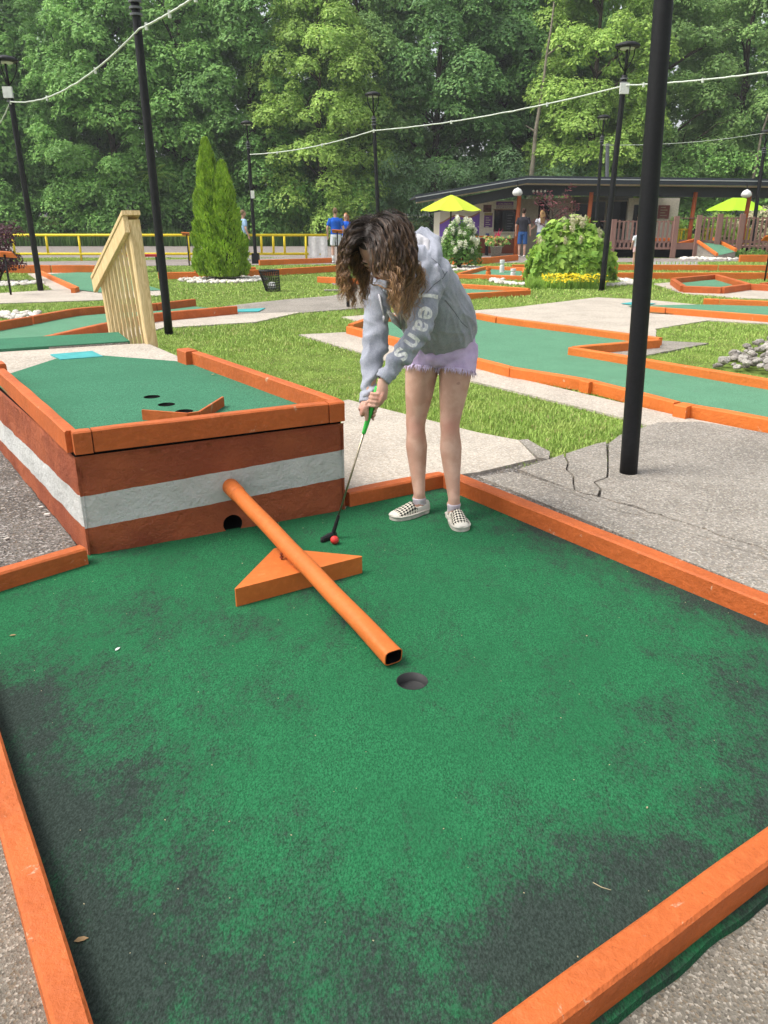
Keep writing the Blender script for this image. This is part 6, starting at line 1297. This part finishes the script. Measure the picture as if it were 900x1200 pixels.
# hood lying round the neck
hoodp = [V((0.113, 3.93, 1.404)), V((0.146, 3.95, 1.457)), V((0.197, 3.93, 1.468)), V((0.233, 3.9, 1.435)), V((0.234, 3.84, 1.381)), V((0.196, 3.77, 1.328)), V((0.139, 3.7, 1.284)), V((0.092, 3.66, 1.25))]
m.tube(hoodp, [.022, .028, .032, .036, .038, .036, .030, .022], 14); ball_(m, V((0.189, 3.88, 1.371)), (.07, .07, .05))
hb = fuse(m, .0055, 4)
def seg_par(p, a, b):
    d = b - a; t_ = max(0, min(1, (p - a).dot(d) / d.length_squared)); return t_, (p - a - d * t_).length
hb.calc_loop_triangles() if hasattr(hb, 'calc_loop_triangles') else None
nrm = [v.normal.copy() for v in hb.vertices]
for v_, n_ in zip(hb.vertices, nrm):
    p = v_.co; disp = 0
    for (a, b, c) in ((shL, elL, wrL), (shR, elR, wrR)):
        t1, d1 = seg_par(p, a, b); t2, d2 = seg_par(p, b, c)
        if min(d1, d2) < .09:
            tt = t1 if d1 < d2 else 1 + t2; near = 1 - min(1, max(0, (min(d1, d2) - .07) / .02)); side_ = n_.x * 2 + n_.y
            k_ = .30 + .9 * math.exp(-((tt - 1.0) / .25) ** 2) + 1.2 * math.exp(-((tt - 1.75) / .25) ** 2)
            disp += near * k_ * .011 * math.sin(tt * 21 + side_ * 1.3 + 3 * noise.noise(p * 7)) * (.4 + .6 * noise.noise(p * 11 + V((3, 0, 0))))
    ac = p.x * .88 + p.z * .42; ln = p.z * .9 - p.x * .42; w1 = .05 * noise.noise(p * 6); r1 = 1 - abs(noise.noise(V(((ac + w1) * 15, p.y * 3, ln * 3.2)))) * 2.2; r2 = 1 - abs(noise.noise(V(((ac + w1) * 27, p.y * 4, ln * 6 + 9)))) * 2.2
    disp += .012 * (max(0, r1) ** 2 - .35) + .006 * (max(0, r2) ** 2 - .35) + .006 * noise.noise(p * 4)
    if p.z < 1.02 and p.x > .12: disp += .006 * math.sin((p.z * 1.0 + p.x * .45) * 95 + 4 * noise.noise(p * 6)) * noise.noise(p * 5 + V((9, 1, 0)))
    v_.co = p + n_ * disp
hoodie = link_mesh('hoodie', hb, M['hood'], player, smooth=True)
loc_off = ORG[player.name]
bvh = BVHTree.FromPolygons([v.co + loc_off for v in hb.vertices], [p.vertices[:] for p in hb.polygons])
def snap(p, lift=.001):
    q, n_, i_, d_ = bvh.find_nearest(V(p)); return q + n_ * lift
def seam(ps, r=.0016, nm='seam', m='seamc', lift=.0002):
    ps = [V(p) for p in ps]; P = []
    for i in range(len(ps) - 1):
        for k in range(8): P.append(ps[i].lerp(ps[i + 1], k / 8))
    P.append(ps[-1]); P2 = []
    for p in P:
        o = V((0, 0, 1.55)); d = (p - o).normalized(); h_ = bvh.ray_cast(o, d); 
        if h_[0] is None: return
        P2.append(h_[0] - d * lift)
    mb = MB(); mb.tube(P2, r, 6); mb.build(nm, M[m], player, smooth=True)
M['seamc'] = plain('seam_thread', (.10, .105, .13), .9)
seam([(0.2, 3.8, 1.211), (0.231, 3.8, 1.246), (0.274, 3.8, 1.277), (0.293, 3.8, 1.307)]); seam([(0.296, 3.9, 1.167), (0.343, 3.9, 1.111), (0.378, 3.9, 1.062), (0.408, 3.9, 1.037)], .0013)
seam([(0.222, 3.9, 1.363), (0.263, 3.9, 1.332), (0.289, 3.9, 1.285)], .0012)
# ribbed cuffs and hem band
for (b, c) in ((elL, wrL), (elR, wrR)):
    ax = (c - b).normalized(); p0, p1 = b.lerp(c, .86), b.lerp(c, 1.02); m = MB(); a_ = V((1, 0, 0)); a_ = (a_ - ax * a_.dot(ax)).normalized(); b_ = ax.cross(a_); vs = []; SG = 72; prof_ = [(0, .036), (.15, .0385), (.5, .0365), (.85, .0375), (1, .0355), (1, .029)]
    for f, r_ in prof_:
        for k in range(SG):
            th = 2 * math.pi * k / SG; rr_ = r_ + (.0011 if k % 3 else -.0008); vs.append(p0.lerp(p1, f) + (a_ * math.cos(th) + b_ * math.sin(th)) * rr_)
    m.add(vs, [(i * SG + k, i * SG + (k + 1) % SG, (i + 1) * SG + (k + 1) % SG, (i + 1) * SG + k) for i in range(len(prof_) - 1) for k in range(SG)]); m.build('cuff', M['hood'], player, smooth=True)
# white fleece lining showing in the hood, drawstrings
M['fleece'] = plain('white_fleece', (.52, .51, .53), .95, .05, .15, 60, .5)
m = MB(); ball_(m, V((0.159, 3.865, 1.417)), (.035, .04, .045)); m.tube([V((0.12, 3.9, 1.439)), V((0.161, 3.91, 1.454)), V((0.198, 3.86, 1.433)), V((0.196, 3.8, 1.382)), V((0.155, 3.74, 1.333))], [.015, .019, .020, .018, .012], 12); link_mesh('hood_lining', fuse(m, .006, 4), M['fleece'], player, smooth=True)
for ps in ([(-0.023, 3.7, 1.213), (-0.012, 3.68, 1.166), (0, 3.66, 1.122)], [(0.113, 3.7, 1.213), (0.108, 3.66, 1.175), (0.104, 3.64, 1.14)]):
    P = [V(p) for p in ps]; Q = []
    for p in P:
        o = V((0, 0, 1.55)); d = (p - o).normalized(); h_ = bvh.ray_cast(o, d); Q.append((h_[0] - d * .007) if h_[0] is not None and h_[0].y > p.y - .15 else p)
    m = MB(); m.tube(Q, .0048, 8); m.tube([Q[-1], Q[-1] + V((0, -.002, -.03))], [.0065, .006], 8); m.build('drawstring', M['fleece'], player, smooth=True)
# printed lettering: word down the sleeve, part of a word on the chest
t = NT('cracked_print'); M['print'] = t.done(t.mix(t.ramp(t.noise(60, 4), .40, .5), (.55, .56, .56), (.74, .74, .70)), .7, .2)
def print_text(txt, origin, along, up_, size, nm, bold=.012, gap=1.0, name_='print'):
    """lettering laid on the cloth: flat letters dropped onto the hoodie along its inward normal"""
    cu = bpy.data.curves.new(nm, 'FONT'); cu.body = txt; cu.size = 1; cu.offset = bold; cu.space_character = gap; tmp = bpy.data.objects.new(nm, cu); COL.objects.link(tmp)
    dg = bpy.context.evaluated_depsgraph_get(); me = bpy.data.meshes.new_from_object(tmp.evaluated_get(dg)); bpy.data.objects.remove(tmp)
    bm_ = bmesh.new(); bm_.from_mesh(me); bmesh.ops.triangulate(bm_, faces=bm_.faces[:])
    for _ in range(3): bmesh.ops.subdivide_edges(bm_, edges=[e for e in bm_.edges if e.calc_length() > .07], cuts=1); bmesh.ops.triangulate(bm_, faces=bm_.faces[:])
    al = along.normalized(); u_ = (up_ - al * up_.dot(al)).normalized(); nr_ = al.cross(u_)
    if nr_.y > 0: nr_ = -nr_
    ok = True
    for v_ in bm_.verts:
        p = origin + al * v_.co.x * size + u_ * v_.co.y * size; h_ = bvh.ray_cast(p + nr_ * .25, -nr_)
        v_.co = (h_[0] + nr_ * .0016) if h_[0] is not None else p
    bm_.to_mesh(me); bm_.free(); me.materials.clear(); return link_mesh(nm, me, M['print'], player)
J0 = V((0.191, 3.72, 1.256)); J1 = V((0.023, 3.6, 0.908)); jm = V((0.133, 3.66, 1.061))
# word follows the bent sleeve: each letter placed on the arm line
path = [V((0.203, 3.72, 1.215)), V((0.2, 3.7, 1.148)), V((0.184, 3.68, 1.089)), V((0.153, 3.66, 1.034)), V((0.114, 3.64, 0.983)), V((0.067, 3.62, 0.932)), V((0.039, 3.6, 0.892))]
def letter_at(ch, i, f0, size, ctr):
    a = path[i].lerp(path[i + 1], f0); d = (path[min(i + 1, len(path) - 1)] - path[max(i - 0, 0)]).normalized(); view = (a - V((0, 0, 1.55))).normalized(); up_ = d.cross(view); up_ = up_ if up_.x > 0 else -up_
    o = a + up_ * ctr; print_text(ch, o, d, up_, size, 'printed_letter', .022)
sz = .120
for ch, i, f0, ct in (('J', 0, 0, -.040), ('e', 1, -.05, -.034), ('a', 2, .08, -.034), ('n', 3, .15, -.036), ('s', 4, .40, -.034)): letter_at(ch, i, f0, sz * (1.0 if ch == 'J' else 1.05), ct)
print_text('NY', V((-0.012, 3.75, 1.096)), V((.25, -.05, -.06)), V((.06, .05, .25)), .085, 'chest_print', .02)

# ---------------- socks and checked slip-on shoes
t = NT('checked_canvas'); at_ = t.attr('shoe_uv', 'Vector'); ck = t.n.new("ShaderNodeTexChecker"); ck.inputs['Scale'].default_value = 78; t.link(t.map((1, 1, 1), (0, 0, R(45)), src=at_), ck.inputs[0]); sp = t.n.new("ShaderNodeSeparateXYZ"); t.link(at_, sp.inputs[0])
ck.inputs[1].default_value = (.62, .58, .48, 1); ck.inputs[2].default_value = (.015, .014, .015, 1)
msk = t.math('MULTIPLY', t.math('GREATER_THAN', sp.outputs[0], .10), t.math('LESS_THAN', sp.outputs[0], .222)); col = t.mix(msk, (.60, .57, .50), ck.outputs[0]); col = t.mix(t.math('MULTIPLY', t.ramp(t.noise(30, 4), .5, .75), .3), col, (.3, .27, .22)); t.bump(t.noise(300, 2), .2, .002); M['checked'] = t.done(col, .8, .15)
M['sockm'] = plain('pinkish_sock', (.56, .50, .54), .9, .1, .25, 40, .3); M['rubber'] = plain('scuffed_rubber', (.56, .53, .46), .7, .2, .35, 30, .2)
def shoe(heel, d, label=None):
    L = .25; sd = V((-d.y, d.x, 0)); st_ = [(0, .020, .062), (.03, .031, .070), (.08, .0345, .066), (.10, .035, .064), (.115, .0355, .078), (.14, .038, .070), (.17, .043, .058), (.20, .045, .048), (.225, .041, .040), (.242, .030, .033), (.25, .012, .028)]
    toe_in = lambda x: .006 * math.sin(x / L * math.pi); vs = []; uv = []; SG = 20
    for (x, w_, h_) in st_:
        for k in range(SG + 1):
            th = math.pi * k / SG; y = w_ * math.cos(th); z = .014 + (h_ - .014) * (math.sin(th) ** .62); vs.append(heel + d * x + sd * (y + toe_in(x)) + V((0, 0, z))); uv.append((x + .0001, (th - math.pi / 2) * .046, 0))
    # opening for the ankle: leave out the top faces between the heel and the instep
    fs = []
    for i in range(len(st_) - 1):
        for k in range(SG):
            if .02 < st_[i][0] < .11 and 4 <= k < SG - 4: continue
            fs.append((i * (SG + 1) + k, i * (SG + 1) + k + 1, (i + 1) * (SG + 1) + k + 1, (i + 1) * (SG + 1) + k))
    me = bpy.data.meshes.new('upper'); me.from_pydata(vs, [], fs); a_ = me.attributes.new('shoe_uv', 'FLOAT_VECTOR', 'POINT'); a_.data.foreach_set('vector', np.array(uv, np.float32).ravel()); me.update()
    up_ = link_mesh('shoe', me, M['checked'], player, smooth=True)
    md = up_.modifiers.new('t', 'SOLIDIFY'); md.thickness = .003; md.offset = -1
    out = []; N_ = 40
    for i in range(N_ + 1): x = L * i / N_; out.append(x)
    def hw(x):
        f = x / L; return (.036 + .0135 * math.sin(max(0, f - .25) / .75 * math.pi * .9) if f > .25 else .036) * min(1, (math.sin(min(1, f * 7 + .22) * math.pi / 2))) * min(1, math.sqrt(max(0, 1 - ((f - .82) / .182) ** 2)) if f > .82 else 1)
    poly = [(heel + d * x + sd * (hw(x) + .002 + toe_in(x))) for x in out] + [(heel + d * x + sd * (-hw(x) - .002 + toe_in(x))) for x in out[::-1]]
    m = MB(); m.prism([(p.x, p.y) for p in poly], heel.z, heel.z + .024); m.build('sole', M['rubber'], up_)
    m = MB(); m.tube([V((p.x, p.y, heel.z + .021)) for p in poly] + [V((poly[0].x, poly[0].y, heel.z + .021))], .0035, 6, caps=False); m.build('sole_edge', M['rubber'], up_, smooth=True)
    c = heel + d * .06; m = MB(); m.tube([c + V((0, 0, .02)), c + V((0, 0, .05)), c + V((0, 0, .075)), c + V((0, 0, .084)), c + V((0, 0, .089))], [.030, .033, .0355, .0365, .035], 20); m.build('sock', M['sockm'], up_, smooth=True)
    m = MB(); q = [(.108 - .045 * (1 - math.cos(a)) , .0345 * math.sin(a)) for a in [math.pi * k / 12 - math.pi / 2 for k in range(13)]]
shoe(heelR, dR); shoe(heelL, dL)

# ---------------- hair
t = NT('curly_hair'); ht = t.attr('hair_t'); hr = t.attr('hair_r'); f = t.math('ADD', ht, t.math('MULTIPLY', t.math('SUBTRACT', hr, .5), .55))
col = t.mix(t.ramp(f, .15, .55), (.030, .019, .014), (.135, .078, .045)); col = t.mix(t.ramp(f, .55, 1.0), col, (.46, .26, .12)); t.done(col, .40, .5)
M['hair'] = t.m
HR = np.random.RandomState(4)
def hair_lock(rootd, L, curl, w_, seed):
    d = V(rootd).normalized(); p = HCc + HM @ V((d.x * .078, d.y * .098 - .012, d.z * .096 + .03)); sg = 1 if d.x + HR.normal(0, .04) > 0 else -1
    outw = (HM @ V((d.x, d.y, d.z))).normalized(); dirn = (outw * 1.0 + HS * sg * .8).normalized(); N = 40; st = L / N; P = []; vol = HR.uniform(.35, 1.0)
    ph = HR.uniform(0, 6.28); fq = HR.uniform(85, 135)
    for i in range(N + 1):
        P.append(p.copy()); tt = i / N
        rel = HM.transposed() @ (p - HCc); R_ = (.086 + .050 * vol, .103 + .038 * vol, .104 + .026 * vol); e = math.sqrt((rel.x / R_[0]) ** 2 + (rel.y / R_[1]) ** 2 + (rel.z / R_[2]) ** 2)
        grav = V((0, 0, -1)); k_ = .12 + .09 * tt; dirn = (dirn * (1 - k_) + grav * k_).normalized()
        if e < 1: nr_ = HM @ V((rel.x / R_[0] ** 2, rel.y / R_[1] ** 2, rel.z / R_[2] ** 2)).normalized(); s_ = dirn.dot(nr_); dirn = (dirn - nr_ * min(0, s_) * .95 + nr_ * (.30 * (1 - e))).normalized()
        if rel.z < .095 and rel.y > -.02:          # keep the face clear
            lm = (.104 if sg > 0 else .050) + .026 * vol
            if rel.x * sg < lm: dirn = (dirn + HS * sg * 1.5).normalized()
        if rel.x * sg > .115 and rel.z < .03: dirn = (dirn - HS * sg * .14).normalized()
        p = p + dirn * st
    out = []; 
    for i, q in enumerate(P):
        tt = i / N; tn = (P[min(i + 1, N)] - P[max(i - 1, 0)]).normalized(); a = tn.cross(V((.3, .2, 1))).normalized(); b = tn.cross(a); c_ = curl * (max(0, tt - .12) ** .8); an = ph + fq * tt * L; out.append(q + a * math.cos(an) * c_ + b * math.sin(an) * c_)
    return out
def hair_mesh(locks, sides=4):
    Vv, F4, T_, R2 = [], [], [], []; o_ = 0
    for P, w_ in locks:
        P = np.array([p[:] for p in P]); n = len(P); tn = np.gradient(P, axis=0); tn /= np.linalg.norm(tn, axis=1)[:, None] + 1e-9; a = np.cross(tn, [.31, .2, .93]); a /= np.linalg.norm(a, axis=1)[:, None] + 1e-9; b = np.cross(tn, a)
        tt = np.linspace(0, 1, n); w2 = w_ * (1 - .25 * tt) * np.where(tt > .85, (1 - tt) / .15 * .9 + .1, 1); ring = []
        for k in range(sides): th = 2 * math.pi * k / sides; ring.append(P + a * (math.cos(th) * w2)[:, None] + b * (math.sin(th) * w2 * .55)[:, None])
        vv = np.stack(ring, 1).reshape(-1, 3); Vv.append(vv); i = np.arange(n - 1)[:, None] * sides
        for k in range(sides): F4.append(np.concatenate([i + k, i + (k + 1) % sides, i + sides + (k + 1) % sides, i + sides + k], 1) + o_)
        T_.append(np.repeat(tt, sides)); R2.append(np.full(n * sides, HR.uniform(0, 1))); o_ += len(vv)
    me = npmesh('hair', np.concatenate(Vv), np.concatenate(F4)); 
    for nm, dt in (('hair_t', T_), ('hair_r', R2)): at2 = me.attributes.new(nm, 'FLOAT', 'POINT'); at2.data.foreach_set('value', np.concatenate(dt).astype(np.float32))
    return me
locks = []
guides = 0
while guides < 230:
    d = HR.normal(0, 1, 3); d /= np.linalg.norm(d)
    if d[1] > .40 and d[2] < .84 or d[2] < -.35 or (d[1] > .25 and d[2] < .1): continue
    guides += 1; L = HR.uniform(.30, .40) * (1.18 if d[0] > 0 else .90); P0 = hair_lock(d, L, HR.uniform(.007, .0145), 0, 0); n_ = len(P0)
    hue = HR.uniform(0, 1)
    for c in range(11):
        off = V(HR.normal(0, 1, 3)) * .0042; a_ = HR.uniform(.6, 1.5); fz = V(HR.normal(0, 1, 3)); end = int(n_ * HR.uniform(.82, 1.0)); P2 = []
        for i, q in enumerate(P0[:end]):
            tt = i / (n_ - 1); tight = 1.5 - 1.0 * math.sin(min(1, tt * 1.15) * math.pi); P2.append(q + off * tight * a_ + fz * .0022 * math.sin(i * .55 + c) * tt)
        locks.append((P2, HR.uniform(.0010, .0021)))
for _ in range(260):
    d = HR.normal(0, 1, 3); d /= np.linalg.norm(d)
    if d[1] > .40 and d[2] < .84 or d[2] < -.35: continue
    locks.append((hair_lock(d, HR.uniform(.22, .36), HR.uniform(.01, .024), 0, 0), HR.uniform(.0004, .0008)))
hair = link_mesh('hair', hair_mesh(locks), M['hair'], player, smooth=True)
m = MB(); ball_(m, hp(0, -.016, .034), (.081, .100, .098), HM, 28); me = m.mesh('scalp'); bm_ = bmesh.new(); bm_.from_mesh(me)
bmesh.ops.delete(bm_, geom=[v for v in bm_.verts if (HM.transposed() @ (v.co - HCc)).y > .045 and (HM.transposed() @ (v.co - HCc)).z < .085 or (HM.transposed() @ (v.co - HCc)).z < -.03], context='VERTS'); bm_.to_mesh(me); bm_.free()
link_mesh('scalp_hair', me, plain('dark_hair_base', (.018, .011, .008), .6), player, smooth=True)

# ================================================================== putter
putter = root('putter', tuple(gB), 'putter with a bright green grip and black head held by the player', 'putter')
m = MB(); m.tube([gT - g * .03, gT - g * .025, gT + g * .02, gT + g * .16, gT + g * .205, gT + g * .21], [.008, .0135, .0135, .0115, .0095, .0085], 14); m.build('grip', plain('green_rubber', (.05, .50, .07), .5, .4, .15, 80, .2), putter, smooth=True)
hs0 = V((-0.23, 3.669, 0.15)); m = MB(); m.tube([gT + g * .2, gB - g * .055], [.0055, .0045], 12); mt_ = plain('steel_shaft', (.36, .31, .22), .28, .5, .2, 40, .1, .9); m.build('shaft', mt_, putter, smooth=True)
M['putter_blk'] = plain('black_rubber_head', (.02, .02, .022), .5)
m = MB(); m.tube([gB - g * .11, gB - g * .05, gB - g * .005, gB + g * .012], [.008, .0095, .0105, .010], 12); hl = V((-0.311, 3.567, 0.045)); hr_ = V((-0.244, 3.644, 0.045)); hd_ = (hr_ - hl).normalized(); hn_ = V((-hd_.y, hd_.x, 0))
cen = V((gB.x, gB.y, .045)) - hd_ * .03
prof_ = [(-.055, .004, .012), (-.048, .011, .024), (-.02, .012, .027), (.0, .014, .030), (.02, .013, .030), (.04, .010, .028), (.052, .008, .022)]
vs = []
for x, w_, h_ in prof_:
    for (yy, zz_) in ((-w_, 0), (w_, 0), (w_, h_ * .8), (w_ * .4, h_), (-w_ * .6, h_), (-w_, h_ * .7)): c_ = cen + hd_ * x + hn_ * yy; vs.append(V((c_.x, c_.y, .033 + zz_)))
m.add(vs, [(i * 6 + k, i * 6 + (k + 1) % 6, i * 6 + 6 + (k + 1) % 6, i * 6 + 6 + k) for i in range(len(prof_) - 1) for k in range(6)] + [tuple(range(6))[::-1], tuple(range(36, 42))]); m.build('head', M['putter_blk'], putter)

# ================================================================== small litter
M['dry'] = leafmat('dry_leaf', (.42, .26, .12), (.6, .42, .22)); M['straw'] = plain('straw', (.42, .36, .22), .8)
def fallen(c, size, rot, label, name='fallen_leaf', m='dry'):
    o = root(name, c, label, name.replace('_', ' ')); mb = MB(); c_, s_ = math.cos(rot), math.sin(rot); pts = [(-1, 0), (-.4, .42), (.35, .38), (1, 0), (.35, -.38), (-.4, -.42)]
    vs = [(c[0] + size * (x * c_ - y * s_), c[1] + size * (x * s_ + y * c_), c[2] + .002 + size * .35 * abs(y)) for x, y in pts] + [(c[0], c[1], c[2] + .002)]
    mb.add(vs, [(6, i, (i + 1) % 6) for i in range(6)]); mb.build('blade', M[m], o); return o
fallen((-0.678, 1.306, 0.031), .016, .3, 'pale dry leaf lying by the left border board in the near left corner')
fallen((-0.996, 2.566, 0.031), .014, 1.2, 'small white chip on the carpet left of the pipe', 'paper_chip', 'white')
fallen((0.418, 4.438, 0.031), .02, .5, 'small tan leaf on the carpet between the shoes and the corner')
fallen((-1.151, 5.282, 0.545), .018, 1.0, 'tiny dry leaf on the raised tee carpet near its right rim')
fallen((-1.434, 2.668, 0.031), .012, .4, 'small pale leaf scrap at the left edge of the carpet')
o = root('twig', (0.526, 1.454, 0.031), 'curved pale twig on the carpet near the lower right border', 'twig'); a = Vector((0.508, 1.467, 0.033)); b = Vector((0.546, 1.444, 0.033)); mb = MB(); mb.tube([a, a.lerp(b, .5) + Vector((-.002, -.004, .001)), b], [.0009, .0011, .0006], 5); mb.build('stem', M['straw'], o)
mb = MB(); k = 0
while k < 150:
    x, y = rnd.uniform(-2.4, 2), rnd.uniform(.95, 4.6)
    if not in_poly(np.array([x]), np.array([y]), carpet_poly)[0]: continue
    k += 1; s_ = rnd.uniform(.0007, .0019) * (1 if rnd.random() < .93 else 1.7); mt = Matrix.Translation((x, y, .032)) @ Matrix.Rotation(rnd.uniform(0, 3), 4, 'Z'); mb.box((-s_, -s_ * .6, 0), (s_, s_ * .6, s_ * .7), mt)
o = mb.build('crumbs', M['straw'], None, loc=(0, 2.5, 0)); tag(o, 'pale crumbs and grit scattered over the near carpet', 'grit', kind='stuff')
mb = MB()
for _ in range(60):
    x = rnd.uniform(-2.6, -1.45); y = 3.45 - (x + 1.4) * .5 + rnd.uniform(-.5, 1.4); s_ = rnd.uniform(.003, .012) if rnd.random() < .85 else rnd.uniform(.012, .022); mt = Matrix.Translation((x, y, .016)) @ Matrix.Rotation(rnd.uniform(0, 3), 4, 'Z'); mb.box((-s_, -s_ * .6, 0), (s_, s_ * .6, s_ * .6), mt)
o = mb.build('pebbles', M['rock'], None, loc=(-2, 4, 0)); tag(o, 'loose pale pebbles on the broken asphalt beside the tee box', 'pebbles', kind='stuff')
# tufts of moss and weeds where boards and wall meet the ground
# ================================================================== haze
hz = NT('haze_air'); hz.n.remove(hz.b); pv = hz.n.new("ShaderNodeVolumePrincipled"); pv.inputs['Density'].default_value = .0008; pv.inputs['Color'].default_value = (.93, .97, 1.0, 1); pv.inputs['Anisotropy'].default_value = .2
hz.link(pv.outputs[0], hz.n["Material Output"].inputs['Volume'])
mb = MB(); mb.box((-152, -62, -1.1), (152, 162, 27)); o = mb.build('haze', hz.m, None, loc=(0, 0, 0)); o['kind'] = 'stuff'; o['label'] = 'thin summer haze in the air'
